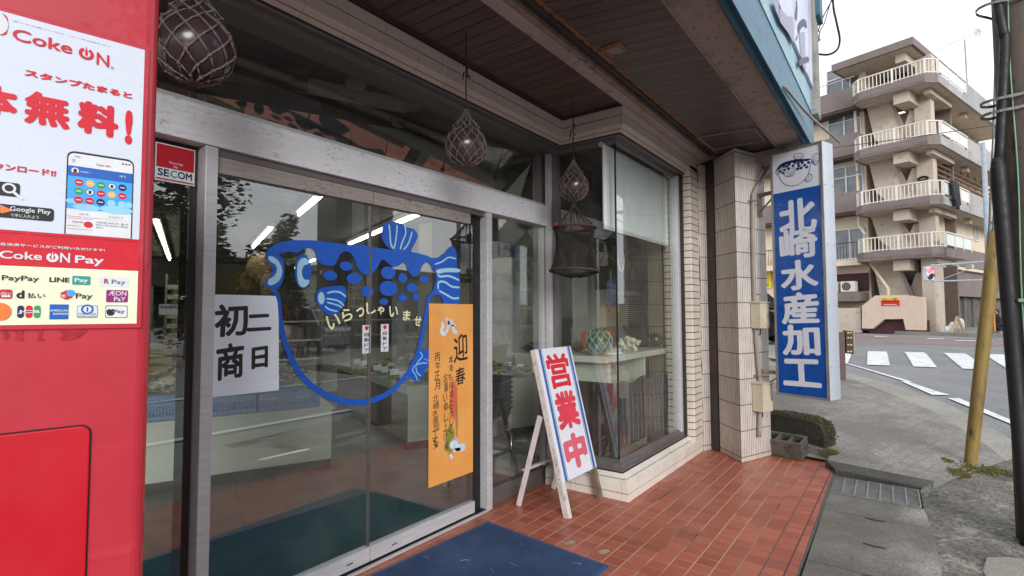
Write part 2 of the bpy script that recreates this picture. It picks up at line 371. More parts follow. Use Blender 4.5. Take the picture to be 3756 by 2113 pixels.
def m_planks(name, c, period, ang=0., w=.010, sheen=.45):
    m = Mt(name); v = m.mapv(m.pos(), (1, 1, 1), (0, 0, ang)); x, y, z = m.sep(v); k, cell = m.line(x, period, w)
    c = lin(c); r = m.rand(cell, 1.); col = m.mix(r, sh(c, .7), sh(c, 1.3))
    g = m.noise(3, 6, m.mapv(v, (22, 1.2, 1)), .6); col = m.mix(m.ramp(g, .3, .75), sh(c, .6), col)
    col = m.mix(m.ramp(m.noise(60, 2), .68, .74, 0, .5), col, lin((150, 132, 116)))
    col = m.mix(m.ramp(m.noise(1.6, 6), .5, .8, 0, .35), col, lin((84, 72, 64)))
    col = m.mix(k, col, lin((14, 10, 9))); m.set(col=col, rough=sheen); m.bump(m.math('SUBTRACT', 1., k), .8, .006); return m.m
PLANK_I = m_planks('soffit_planks_inner', (100, 80, 70), .1035); PLANK_O = m_planks('soffit_planks_outer', (92, 75, 66), .1035, rad(-11.9))
PLANK_R = m_planks('shop_ceiling_planks', (62, 48, 40), .25, rad(24))

def m_stain(name, c, c2, c3, s1=3, s2=14, rough=.85, lo=.45, hi=.7, bump=.3, bs=60, stretch=(1, 1, 1)):
    m = Mt(name); v = m.mapv(m.pos(), stretch); col = m.mix(m.ramp(m.noise(s1, 8, v, .65), lo, hi), lin(c), lin(c2)); col = m.mix(m.ramp(m.noise(s2, 8, v, .7), .55, .68), col, lin(c3))
    m.set(col=col, rough=rough); m.bump(m.noise(bs, 6), bump, .006); return m.m
CONC_S = m_stain('stained_concrete', (158, 144, 134), (120, 106, 98), (74, 62, 56), 4, 22, .9, .5, .75)
RUSTY = m_stain('rusty_painted_steel', (150, 136, 126), (132, 104, 82), (104, 58, 28), 4, 9, .7)
BEAM_W = m_stain('beam_paint', (178, 166, 162), (160, 148, 144), (128, 100, 78), 1.5, 7, .55, bump=.05)
RUST = m_stain('rust_crust', (150, 110, 74), (120, 76, 40), (70, 40, 24), 8, 30, .95, bump=.8, bs=120)
DARKMET = m_stain('dark_channel_steel', (60, 54, 50), (44, 38, 36), (96, 72, 52), 4, 18, .6)
BLUE_F = m_stain('blue_fascia_paint', (70, 112, 134), (84, 130, 152), (38, 58, 72), 3, 16, .5, bump=.15, stretch=(.5, 1, 1.5))
BLUE_L = m_stain('pale_blue_streaked_render', (150, 186, 202), (176, 198, 206), (96, 136, 156), 5, 26, .7, .4, .6, .5, 160, (1, 1, 2.2))
STUCCO = m_stain('grey_stucco', (176, 174, 166), (150, 148, 140), (110, 112, 106), 4, 18, .95, bump=.7, bs=140)
MURAL = plain('mural_panel', (196, 200, 220), .35, var=.05); MURAL_G = ink('mural_grey', (150, 152, 176))

def m_terra():
    m = Mt('terracotta_tile_floor'); x, y, z = m.sep(m.pos())
    k1, cy = m.line(y, .1108, .0085, .0858); k2, cx = m.line(x, .1003, .0045, .0463)
    k = m.math('MAXIMUM', k1, k2); r = m.rand(cx, cy); r2 = m.rand(cy, m.math('ADD', cx, 17.))
    col = m.mix(r, lin((158, 82, 62)), lin((182, 102, 78))); col = m.mix(m.ramp(r2, .85, 1., 0, .55), col, lin((136, 70, 58)))
    col = m.mix(m.ramp(m.noise(11, 7, None, .7), .46, .75, 0, .35), col, lin((128, 84, 72)))
    col = m.mix(m.ramp(m.noise(90, 3), .6, .8, 0, .25), col, lin((206, 126, 100)))
    # grime near the outer edge of the forecourt, bleached pale grout elsewhere
    edge = m.ramp(m.math('SUBTRACT', .95, y), 0., .35); g = m.ramp(m.noise(5, 8, None, .75, .6), .54, .64)
    edge2 = m.ramp(x, 4.4, 5.3); col = m.mix(m.math('MULTIPLY', m.math('MULTIPLY', g, edge), m.math('MULTIPLY', edge2, .85)), col, lin((70, 60, 52)))
    dk = m.math('MAXIMUM', edge, m.ramp(m.noise(2, 5), .5, .7)); grout = m.mix(dk, lin((184, 146, 124)), lin((84, 60, 52)))
    col = m.mix(k, col, grout)
    wet = m.ramp(m.noise(2.2, 6), .35, .7); ro = m.math('MAXIMUM', m.math('ADD', .3, m.math('MULTIPLY', wet, .25)), m.math('MULTIPLY', k, .85))
    m.set(col=col, rough=ro, spec=.5); b = m.bump(m.math('SUBTRACT', 1., k), .5, .004); m.bump(m.noise(35, 4), .12, .004, b); return m.m
TERRA = m_terra()
def m_asphalt(name, c, c2, agg=.35, scale=1., cracks=0., rough=.85):
    m = Mt(name); n = m.noise(1.3*scale, 8, None, .65); col = m.mix(m.ramp(n, .35, .7), lin(c), lin(c2))
    a = m.voro(160*scale, out='Color'); a = m.sep(a)[0]; col = m.mix(m.ramp(a, .1, .95, 0, agg), col, sh(lin(c2), 1.9)); col = m.mix(m.ramp(m.noise(75, 5, None, .8), .42, .58, .0, .55), col, sh(lin(c), .42))
    if cracks:
        cr = m.voro(1.1, m.mapv(m.pos(), (1, 1, 1)), 'DISTANCE_TO_EDGE'); wob = m.math('ADD', cr, m.math('MULTIPLY', m.math('SUBTRACT', m.noise(6, 6), .5), .16)); kk = m.ramp(m.math('ABSOLUTE', wob), 0., .012, cracks, 0.); col = m.mix(kk, col, sh(lin(c), .25))
    m.set(col=col, rough=rough); m.bump(m.noise(220, 4, None, .7), .55, .006); return m.m
ASPH = m_asphalt('asphalt_road', (112, 112, 114), (138, 138, 138), .5, .8)
def m_eroded():
    m = Mt('eroded_asphalt'); v2 = m.mapv(m.pos(), (1, 1, 1), (0, 0, .6), (4, 2, 0)); n = m.noise(1.7, 9, v2, .72, .4); col = m.mix(m.ramp(n, .38, .5), lin((110, 106, 97)), lin((132, 128, 119))); col = m.mix(m.ramp(n, .53, .6, 0, .9), col, lin((172, 168, 157)))
    col = m.mix(m.ramp(m.noise(2.3, 9, m.mapv(m.pos(), (1, 1, 1), (0, 0, 0), (9, 9, 0)), .7, .5), .56, .6, 0, .7), col, lin((84, 79, 72)))
    grit = m.noise(34, 8, None, .8); col = m.mix(m.ramp(grit, .42, .55, .65, 0.), col, lin((50, 48, 43))); col = m.mix(m.ramp(m.voro(120), 0., .13, .8, 0.), col, lin((196, 192, 182)))
    cr = m.voro(.8, m.mapv(m.pos(), (1, 1, 1), (0, 0, .4), (2.3, .7, 0)), 'DISTANCE_TO_EDGE'); wob = m.math('ADD', cr, m.math('MULTIPLY', m.math('SUBTRACT', m.noise(5, 7), .5), .2)); col = m.mix(m.ramp(m.math('ABSOLUTE', wob), 0., .012, .5, 0.), col, lin((50, 48, 42)))
    m.set(col=col, rough=.92); b = m.bump(grit, .9, .012); m.bump(n, .6, .03, b); return m.m
ROUGH_AS = m_eroded()
PATCH_AS = m_asphalt('asphalt_patch', (86, 84, 80), (108, 106, 100), .45, 1.2)
def m_gutter():
    m = Mt('gutter_concrete'); x, y, z = m.sep(m.pos()); n = m.noise(2.1, 8, None, .68); col = m.mix(m.ramp(n, .35, .7), lin((108, 104, 97)), lin((138, 134, 126)))
    pale = m.math('MULTIPLY', m.ramp(m.math('ADD', m.math('MULTIPLY', y, -1.), m.math('MULTIPLY', m.noise(2.4, 7, m.mapv(m.pos(), (1, 1, 1), (0, 0, 0), (3, 1, 0)), .6), .9)), .32, .62), m.ramp(m.noise(1.1, 5, m.mapv(m.pos(), (1, 1, 1), (0, 0, 0), (7, 3, 0))), .42, .58))
    col = m.mix(m.math('MULTIPLY', pale, .9), col, lin((176, 172, 162)))
    col = m.mix(m.ramp(m.voro(95), .0, .16, .55, 0.), col, lin((176, 172, 162))); col = m.mix(m.ramp(m.noise(70, 5, None, .8), .42, .6, .0, .5), col, lin((62, 60, 54))); jx, _ = m.line(x, 1.0, .012, .35); col = m.mix(m.math('MULTIPLY', jx, .6), col, lin((50, 48, 44)))
    m.set(col=col, rough=.9); m.bump(m.noise(190, 4, None, .7), .5, .005); return m.m
CONC = m_gutter()
CONC_L = m_asphalt('pale_concrete', (136, 132, 124), (164, 160, 150), .2, 1.2)
KERB_D = m_asphalt('mossy_kerb_concrete', (70, 68, 62), (96, 92, 86), .35, 2)
KERB = m_asphalt('kerb_stone', (132, 126, 120), (154, 148, 142), .3, 1)
RED_AS = m_asphalt('faded_red_road_strip', (124, 106, 104), (142, 124, 122), .35, .8)
GUTTER = m_asphalt('roadside_concrete_strip', (138, 134, 127), (164, 160, 151), .35, 1.1, .35)
def m_pavers():
    m = Mt('interlocking_pavers'); v = m.mapv(m.pos(), (1, 1, 1), (0, 0, rad(20))); b = m.n('ShaderNodeTexBrick'); m.link(v, b.inputs['Vector']); b.inputs['Scale'].default_value = 1; b.inputs['Brick Width'].default_value = .22; b.inputs['Row Height'].default_value = .11; b.inputs['Mortar Size'].default_value = .0035; b.offset = .5
    b.inputs['Color1'].default_value = (*lin((164, 160, 154)), 1); b.inputs['Color2'].default_value = (*lin((148, 144, 138)), 1); b.inputs['Mortar'].default_value = (*lin((116, 112, 106)), 1)
    zz = m.sep(v); wob = m.math('MULTIPLY', m.math('PINGPONG', m.math('DIVIDE', zz[0], .055), 1.), .018)
    cmb = m.n('ShaderNodeCombineXYZ'); m.link(zz[0], cmb.inputs[0]); m.put(cmb.inputs[1], m.math('ADD', zz[1], wob)); m.link(cmb.outputs[0], b.inputs['Vector'])
    col = m.mix(m.ramp(m.noise(1.2, 8, None, .7, .4), .42, .6, 0, .8), b.outputs[0], lin((116, 112, 105))); col = m.mix(m.ramp(m.noise(2.6, 7, m.mapv(m.pos(), (1, 1, 1), (0, 0, 0), (1, 8, 0)), .7), .56, .7, 0, .5), col, lin((176, 172, 165))); col = m.mix(m.ramp(m.noise(60, 6, None, .85), .42, .56, .75, 0.), col, lin((96, 93, 86)))
    col = m.mix(m.ramp(m.noise(45, 3), .66, .72, 0, .6), col, lin((180, 176, 168)))
    col = m.mix(m.ramp(m.noise(3.1, 6, m.mapv(m.pos(), (1, 1, 1), (0, 0, 0), (5, 2, 0))), .6, .75, 0, .45), col, lin((84, 82, 62)))
    m.set(col=col, rough=.85); q = m.bump(b.outputs['Fac'], -.6, .006); m.bump(m.noise(180, 4), .4, .004, q); return m.m
PAVER = m_pavers()
ROADPAINT = m_stain('worn_road_paint', (222, 224, 224), (196, 198, 198), (146, 146, 144), 5, 16, .7, bump=.2)
def m_mat(name, c, c2):
    m = Mt(name); n = m.noise(190, 5, None, .85); n2 = m.noise(3, 5); col = m.mix(m.ramp(n, .35, .65), lin(c), lin(c2)); col = m.mix(m.ramp(n2, .35, .7, 0, .45), col, sh(lin(c2), 1.15)); col = m.mix(m.ramp(m.noise(130, 2), .74, .78), col, lin((150, 156, 168)))
    m.set(col=col, rough=.95, spec=.2); m.bump(n, 1., .006); return m.m
MAT_B = m_mat('blue_mat_pile', (26, 42, 74), (78, 102, 142)); MAT_G = m_mat('green_mat_pile', (12, 62, 50), (34, 104, 86)); MAT_E = plain('blue_mat_rubber_edge', (58, 84, 134), .6)
MOSS = m_stain('moss', (92, 88, 40), (120, 108, 46), (60, 66, 34), 18, 60, 1., bump=1., bs=160); BLOCK = m_stain('old_cinder_block', (96, 90, 82), (70, 66, 58), (48, 46, 36), 6, 24, .95, bump=.9, bs=110)
MOSSROCK = m_stain('mossy_concrete', (66, 63, 56), (46, 46, 38), (88, 82, 66), 5, 18, 1., bump=1., bs=90)
GALV = plain('galvanised_steel', (150, 152, 150), .45, .7, var=.15, scale=20, dirt=(100, 90, 80)); CHROME = plain('chrome', (190, 192, 194), .15, 1., var=.03)
DUCT = plain('painted_conduit', (150, 140, 132), .5, var=.1); BOXB = plain('beige_steel_box', (196, 188, 164), .45, var=.06, dirt=(120, 96, 70), dscale=7, damt=.35)
SIGN_W = plain('sign_acrylic_white', (214, 218, 228), .3, var=.03, scale=2); SIGN_B = plain('sign_acrylic_blue', (0, 74, 160), .3, var=.05, scale=2); SIGN_CASE = plain('sign_case_paint', (206, 214, 226), .35, .1, var=.05, dirt=(120, 100, 84), dscale=6, damt=.25); SIGN_FR = plain('sign_frame_alu', (150, 148, 146), .4, .6)
WOOD_W = plain('chipped_white_wood', (206, 200, 200), .6, var=.06, scale=9, bump=.3, bscale=40, dirt=(110, 96, 84), dscale=11, damt=.6); WOOD_G = plain('weathered_bare_wood', (116, 98, 84), .85, var=.3, scale=14, bump=.5)
ROPE = plain('old_rope', (124, 112, 102), .95, var=.25, scale=60, bump=.8, bscale=200); ROPE_D = plain('dark_cord', (52, 44, 40), .95, var=.2, scale=40); ROPE_W = plain('white_net_cord', (186, 184, 172), .9, var=.1, scale=40)
def m_float(name, c, c2):
    m = Mt(name); col = m.mix(m.ramp(m.noise(9, 6, None, .6, .8), .35, .7), lin(c), lin(c2)); m.set(col=col, rough=.24, spec=.5, coat=.1); m.bump(m.noise(7, 4), .1, .01); return m.m
FLOAT_V = m_float('violet_float_glass', (50, 41, 46), (74, 58, 65)); FLOAT_G = m_float('green_float_glass', (14, 62, 48), (60, 120, 98)); FLOAT_D = m_float('brown_float_glass', (44, 36, 34), (64, 54, 50))
NET = plain('brown_fish_net', (46, 40, 36), .9, var=.2, scale=40); HOOP = plain('net_hoop', (66, 56, 48), .8); REDBUOY = plain('red_foam_float', (146, 44, 36), .6)
ORANGE_PAPER = None
def m_orange():
    m = Mt('orange_paper'); v = m.objc(); x, y, z = m.sep(v); col = m.mix(m.ramp(m.noise(3, 4, v), .35, .7), lin((222, 152, 74)), lin((232, 168, 92)))
    def smear(cx, cz, rx, rz, c, amt, col):
        d = m.math('ADD', m.math('POWER', m.math('DIVIDE', m.math('SUBTRACT', x, cx), rx), 2.), m.math('POWER', m.math('DIVIDE', m.math('SUBTRACT', z, cz), rz), 2.)); d = m.math('ADD', d, m.math('MULTIPLY', m.math('SUBTRACT', m.noise(12, 5, v), .5), 1.4))
        return m.mix(m.ramp(d, .2, 1., amt, 0.), col, lin(c))
    col = smear(.02, .54, .05, .17, (204, 82, 62), .85, col); col = smear(-.015, .27, .06, .13, (104, 122, 50), .85, col); col = smear(.05, .40, .014, .18, (112, 112, 66), .7, col); col = smear(.03, .24, .06, .05, (170, 190, 196), .85, col)
    m.set(col=col, rough=.6); return m.m
ORANGE_PAPER = m_orange(); PAPER = plain('white_paper', (228, 238, 248), .6, var=.03, scale=3); PAPER_C = plain('cream_paper', (196, 190, 168), .7, var=.06)
COUNTER = plain('white_counter_panel', (196, 200, 186), .4, var=.04, scale=2); COUNTER_S = plain('beige_counter_side', (120, 108, 84), .5, var=.12); TOE = plain('black_toe_kick', (22, 21, 20), .7)
WALL_I = plain('shop_wall', (104, 97, 82), .8, var=.1, scale=1.5, dirt=(110, 100, 84)); CRATE = plain('blue_plastic_crate', (92, 128, 176), .45, var=.06); BASKET = plain('black_plastic_basket', (24, 24, 25), .4)
def m_shopfloor():
    m = Mt('shop_floor_tile'); v = m.mapv(m.pos(), (1, 1, 1), (0, 0, rad(23))); x, y, z = m.sep(v); k, c = m.line(x, .3, .004); k2, c2 = m.line(y, .3, .004); r = m.rand(c, c2)
    col = m.mix(r, lin((112, 120, 118)), lin((128, 132, 128))); col = m.mix(m.ramp(m.noise(1.5, 7), .4, .75, 0, .5), col, lin((80, 74, 72))); col = m.mix(m.math('MAXIMUM', k, k2), col, lin((80, 72, 68)))
    m.set(col=col, rough=.5); m.bump(m.noise(24, 5, m.mapv(m.pos(), (1, 3, 1))), .35, .01); return m.m
SHOPFLOOR = m_shopfloor()
def emis(name, c, s):
    m = Mt(name); m.set(col=c, emit=c, es=s, rough=.4); return m.m
TUBE_ON = emis('lit_fluorescent_tube', (1., .99, .86), 13.); TUBE_OFF = plain('unlit_light_fitting', (178, 172, 160), .4); LED_R = emis('red_signal_lamp', (1., .07, .1), 2.2)
MIRROR = Mt('tilted_mirror_glass'); MIRROR = MIRROR.set(col=(.42, .42, .41), rough=.01, metal=1.)
BLIND = plain('roller_blind_fabric', (240, 245, 252), .7, var=.03); CORR = plain('corrugated_plastic', (72, 72, 78), .3, var=.08); BROWNP = plain('brown_panel', (58, 46, 44), .4, var=.2)
BT = m_stain('tower_beige', (194, 181, 166), (182, 168, 153), (158, 143, 129), 1, 4, .85, .45, .75, .1); BT_L = m_stain('wing_cream', (216, 200, 178), (206, 190, 168), (190, 172, 150), 1, 4, .85, .45, .75, .1)
BBAND = m_stain('tower_brown_band', (122, 110, 107), (112, 100, 97), (106, 92, 88), 1, 5, .8, .4, .7, .1); BGREY = m_stain('grey_parapet_concrete', (166, 164, 164), (150, 148, 148), (130, 126, 124), .8, 3, .85, .35, .65, .15); RAIL = plain('white_railing_paint', (206, 202, 194), .45, var=.03); DARKIN = plain('dark_room', (54, 46, 42), .8); DKRED = plain('maroon_wall', (72, 40, 42), .7)
WIN_F = plain('white_window_frame', (214, 216, 214), .4, var=.03); WINGL = plain('window_pane', (104, 112, 116), .08, var=.3, scale=1.5, spec=.8); PANELG = plain('frosted_white_panel', (214, 218, 214), .4, var=.04)
YPOLE = m_stain('yellow_plastic_guard', (140, 117, 60), (112, 92, 46), (64, 54, 34), 5, 14, .6, .45, .65, .25, 60, (1, 1, .35)); POLE_B = plain('black_cable_guard', (20, 19, 22), .55, var=.2); POLE_C = m_stain('dark_utility_pole', (92, 80, 72), (72, 62, 56), (54, 46, 42), 5, 20, .85, bump=.3, stretch=(1, 1, .3)); CABLE = plain('black_cable', (24, 22, 24), .6); STEELW = plain('steel_wire_rope', (108, 100, 90), .6, .4)
SIGPOLE = plain('signal_pole_paint', (150, 160, 170), .5); STRIPE_O = plain('orange_reflector', (226, 150, 40), .4); STRIPE_K = plain('black_reflector', (38, 30, 28), .4); SIGBOX = plain('signal_housing', (196, 204, 208), .5)
LEAF = None
def m_leaf(name, c, c2):
    m = Mt(name); r = m.n('ShaderNodeObjectInfo'); col = m.mix(m.ramp(m.noise(1.2, 4), .35, .65), lin(c), lin(c2)); m.set(col=col, rough=.6, spec=.3); return m.m
LEAF_D = m_leaf('dark_evergreen_leaves', (40, 52, 36), (66, 78, 50)); LEAF_B = m_leaf('brown_green_leaves', (66, 62, 44), (92, 86, 58)); BARK = plain('bark', (78, 66, 56), .95, var=.25, scale=12, bump=.8)
CAR_S = plain('silver_car_paint', (168, 170, 174), .25, .6, var=.03, coat=.6); CAR_K = plain('black_car_paint', (22, 23, 26), .2, .2, coat=.8); TYRE = plain('tyre_rubber', (26, 26, 27), .85); CARGL = plain('car_window', (34, 38, 42), .06, spec=.8); HUB = plain('alloy_wheel', (176, 178, 182), .3, .8); LAMP_R = plain('rear_lamp', (150, 20, 24), .2)
HOUSE_W = m_stain('opposite_wall', (150, 148, 142), (136, 134, 128), (110, 108, 102), 1, 5, .85); ROOF_G = plain('grey_roof', (84, 84, 88), .6); HILL = m_stain('wooded_hill', (48, 58, 44), (38, 48, 36), (64, 68, 50), .15, .6, 1., bump=1., bs=2)
SKIN = plain('skin', (176, 130, 108), .6); HAIR = plain('dark_hair', (26, 22, 22), .6); JACKET = plain('dark_jacket', (36, 36, 44), .8); CLOTH_K = plain('hanging_black_coat', (34, 34, 40), .85, bump=.4, bscale=20); DRIFT = plain('driftwood', (150, 116, 90), .9, var=.35, scale=20, bump=1.)
DRIED = plain('dried_fish_skin', (72, 60, 50), .6, var=.4, scale=30, bump=.5); CORAL = plain('white_coral', (206, 200, 184), .9, var=.12, scale=30, bump=1., bscale=60); PLASTIC_W = plain('white_bag_plastic', (206, 206, 204), .4, var=.06)
# ================================================================== GROUND
def clip(poly, nx, ny, c, keep): # keep side of nx*x+ny*y >= c (keep=1) or <= c (-1)
    o = []
    for i in range(len(poly)):
        a, b = poly[i], poly[(i+1) % len(poly)]; da = (a[0]*nx+a[1]*ny-c)*keep; db = (b[0]*nx+b[1]*ny-c)*keep
        if da >= 0: o.append(a)
        if da*db < 0: t = da/(da-db); o.append((a[0]+(b[0]-a[0])*t, a[1]+(b[1]-a[1])*t))
    return o
S0, SM, S1 = 4.2, 6.127, 11.909
def drape(poly, off, mb=None):
    mb = mb or MB()
    for lo, hi in ((None, S0), (S0, SM), (SM, S1), (S1, None)):
        q = poly
        if lo is not None: q = clip(q, GX, GY, lo, 1)
        if hi is not None and q: q = clip(q, GX, GY, hi, -1)
        if len(q) >= 3: mb.poly([(x, y, ground_h(x, y)+off) for x, y in q])
    return mb
def gxy(pts, off=0.): return [tuple(on_g(u, v, off)[:2]) for u, v in pts]
mb = MB(); drape([(-200, -300), (400, -300), (400, -.5), (-200, -.5)], -.07, mb); drape([(6.6, -.5), (400, -.5), (400, .6), (6.6, .6)], -.07, mb); drape([(9.9, .6), (400, .6), (400, 300), (9.9, 300)], -.07, mb)
mb.poly([(-200, -.5, -.16), (6.6, -.5, -.16), (6.6, 2, -.16), (-200, 2, -.16)]); mb.poly([(-200, 2, -.16), (-200, 300, -.16), (-3, 300, -.16), (-3, 2, -.16)]); mb.poly([(-3, 2, -.16), (9.9, 2, -.16), (9.9, 20, -.16), (-3, 20, -.16)]); drape([(6.0, .5), (9.95, .5), (9.95, 2.6), (6.0, 2.6)], -.06, mb)
P('ground', mb, GUTTER, kind='structure', origin=(0, 0, 0), norm=False)
# the road: everything beyond the white edge line, sweeping past the shop on the street side
edge = gxy([(3756, 1640), (3480, 1482), (3300, 1415), (3110, 1368), (2950, 1330), (2820, 1300)])
P('road', drape([(9, -40), (8.2, -5.0), (8.2, -2.2)]+edge+[(18, 30), (60, 60), (120, 40), (120, -80), (-120, -80)], -.012), ASPH, kind='structure', origin=(0, 0, 0))
pe = gxy([(3154, 1400), (3292, 1454), (3410, 1503), (3513, 1562), (3627, 1640), (3690, 1690)])
near = gxy([(3500, 1757), (3425, 1793)])
sw_near = gxy(((3425, 1793), (3420, 1768), (3230, 1727), (3035, 1692)))+[(5.95, .62), (6.05, .55), (6.4, 2.2), (7.5, 6)]
mb = drape([(6.05, .55), (6.4, 2.2), (7.5, 6)]+gxy([(2860, 1325), (2990, 1352)])+pe+near+sw_near[1:5], 0.0)
for (ax_, ay_), (bx_, by_) in zip(sw_near, sw_near[1:]): mb.poly([(ax_, ay_, -.3), (bx_, by_, -.3), (bx_, by_, ground_h(bx_, by_)), (ax_, ay_, ground_h(ax_, ay_))])
P('sidewalk', mb, PAVER, kind='structure', origin=(0, 0, 0), norm=False)
P('roadside_strip', drape(pe+gxy(((3800, 1640), (3800, 1660)))+edge+gxy(((2820, 1310), (2990, 1352))), -.004), GUTTER, kind='structure', origin=(0, 0, 0))
# near gutter slabs on the street side of the tiled forecourt (slightly below it)
sl = [on_z(u, v, -.025) for u, v in ((3043, 1806), (3390, 1868), (3424, 1958), (3447, 2067), (3462, 2140))]
P('concrete_gutter', MB().poly([(-6, .50, -.025), (-6, -.22, -.025), (2.6, -.20, -.025)]+[tuple(p) for p in reversed(sl[1:])]+[tuple(sl[0]), (3.0, .50, -.025)]), CONC, kind='structure', origin=(0, 0, 0))
pl = [on_z(u, v, -.021) for u, v in ((3130, 1838), (3225, 1850), (3400, 1880), (3424, 1958), (3440, 2060), (3350, 2010), (3220, 1975), (3330, 1920), (3200, 1895))]

ra = [on_z(u, v, -.028) for u, v in ((3380, 1800), (3436, 1790), (3520, 1770), (3640, 1760), (3756, 1750), (3900, 1900), (4100, 2300), (3480, 2240), (3462, 2140), (3424, 1958), (3404, 1868))]
P('eroded_pavement', drape(gxy(((3375, 1797), (3410, 1760), (3460, 1700), (3640, 1650), (3690, 1630), (3800, 1620), (4300, 1750), (4700, 2600), (3480, 2240), (3462, 2140), (3447, 2067), (3424, 1958), (3390, 1868))), -.005), ROUGH_AS, kind='structure', origin=(0, 0, 0))
pb = [on_z(u, v, -.020) for u, v in ((3620, 2040), (3700, 2040), (3790, 2050), (3800, 2160), (3640, 2150), (3605, 2090))]
P('cement_patch', drape([tuple(p[:2]) for p in pb], .004), CONC_L, kind='structure', origin=(0, 0, 0))
# slots and cracks in the gutter lids
for k, pts in enumerate((((3172, 1898), (3205, 1906), (3248, 1914)), ((3165, 1990), (3205, 2003), (3252, 2011)), ((3160, 2107), (3215, 2118), (3260, 2122)))):
    mb = MB(); q = [on_z(u, v, -.0205) for u, v in pts]; mb.tube(q, [.006, .011, .007], 6)
    for i, p in enumerate(mb.v): p.z = -.021+(p.z+.0205)*.12
    P('gutter_lid_slot', mb, BLACKGAP, kind='structure', origin=(0, 0, 0))
# kerb stone between the gutter and the pavers, and kerb along the far side of the road
k0, k1 = on_z(3062, 1743, -.02), on_z(3385, 1797, -.02); k2 = on_z(3440, 1800, -.02)
mb = MB(); f0, f1 = k0+V(0, 0, .058), k1+V(0, 0, .018); e0, e1 = on_g(3026, 1684, .005), on_g(3432, 1764, .005)
lo = lambda p: V(p.x, p.y, -.1)
mb.hexa([lo(k0), lo(k1), lo(e1), lo(e0)], [f0, f1, e1, e0])
P('kerb', mb, KERB_D, bev=.012, kind='structure', origin=(0, 0, 0))
# painted lines
def paint(name, pts, off=.004): return P(name, drape(gxy(pts, off), off), ROADPAINT, kind='structure', origin=(0, 0, 0))
o2 = lambda pts: [(2800+a/2.07, 700+b/2.07) for a, b in pts]; o3 = lambda pts: [(2800+a/2.0324, 1400+b/2.0324) for a, b in pts]
for q in (((792, 1217), (935, 1220), (962, 1325), (788, 1320)), ((1068, 1223), (1220, 1226), (1320, 1340), (1140, 1333)), ((1362, 1230), (1530, 1235), (1712, 1356), (1515, 1350)), ((1670, 1238), (1830, 1243), (2060, 1376), (1880, 1368)), ((1990, 1248), (2140, 1254), (2420, 1392), (2230, 1384)), ((560, 1212), (690, 1215), (640, 1312), (520, 1308))):
    paint('crosswalk_stripe', o2(q))
paint('road_edge_line', o2(((632, 1312), (660, 1314), (1130, 1449), (1085, 1449)))); paint('road_edge_line', o3(((1030, -2), (1075, -2), (1290, 70), (1390, 98), (1262, 98))))
paint('road_edge_line', o3(((1375, 122), (1460, 122), (1960, 340), (1960, 372))))
paint('road_mark', o2(((845, 1103), (935, 1103), (942, 1107), (850, 1108)))); paint('road_mark', o2(((1238, 1120), (1365, 1122), (1375, 1126), (1250, 1125)))); paint('road_mark', o2(((1450, 1136), (1740, 1136), (1750, 1140), (1460, 1140))))
P('red_road_strip', drape(gxy(o2(((300, 1092), (1100, 1108), (2100, 1140), (2300, 1200), (1500, 1178), (300, 1138))), -.008), -.008), RED_AS, kind='structure', origin=(0, 0, 0))
kb = gxy(o2(((-300, 1045), (585, 1068), (1100, 1090), (1550, 1106), (2400, 1130))), .0); mb = MB()
for i in range(4):
    n = 5
    for j in range(n):
        a = V(kb[i][0]+(kb[i+1][0]-kb[i][0])*(j+.01)/n, kb[i][1]+(kb[i+1][1]-kb[i][1])*(j+.01)/n, .49); b = V(kb[i][0]+(kb[i+1][0]-kb[i][0])*(j+.99)/n, kb[i][1]+(kb[i+1][1]-kb[i][1])*(j+.99)/n, .49)
        mb.obox(a, b-a, V(.16, -.03, 0), V(0, 0, .14))
P('far_kerb', mb, KERB, kind='structure', origin=(0, 0, 0))
P('far_pavement', MB().poly([(kb[0][0]+.05, kb[0][1], .6), (kb[-1][0]+.05, kb[-1][1], .6), (60, -15, .6), (60, 40, .6), (22, 40, .6)]), GUTTER, kind='structure', origin=(0, 0, 0))
# lines on the street in front of the shop (seen in the window reflections)
for y0, x0, x1 in ((-1.9, -30, 5.2), (-5.2, -40, 20)): P('street_edge_line', drape([(x0, y0), (x1, y0), (x1, y0+.15), (x0, y0+.15)], .008), ROADPAINT, kind='structure', origin=(0, 0, 0))
P('street_shoulder', drape([(-120, -.24), (2.9, -.22), (3.0, -1.2), (9.5, -1.6), (9.5, -9), (-120, -9)], -.012), ASPH, kind='structure', origin=(0, 0, 0))
# tiled forecourt slab
te = [on_z(u, v) for u, v in ((3056.7, 1726.8), (3023.6, 1684), (2967, 1670))]
fc = [(-3, .515), (3.334, .526), tuple(te[0][:2]), tuple(te[1][:2]), tuple(te[2][:2]), (6.25, 1.15), (6.3, 2.6), (-3, 2.6)]
P('tiled_forecourt', MB().prism([(x, y, -.12) for x, y in fc], (0, 0, .12)), TERRA, kind='structure', origin=(0, 0, 0))
P('forecourt_edge', MB().obox((-3, .485, -.1), (8.65, .05, 0), (0, .028, 0), (0, 0, .094)), KERB_D, kind='structure', origin=(0, 0, 0))

# ================================================================== THE SHOP
FD = 2.511
shop = thing('shop_building', 'fish shop with white tiled cornice, dark plank canopy, glass doors and a bay window', 'shop', (2.5, 3, 0))
BX, BY, BR = 3.862, 1.744, 5.745
XL = -2.6
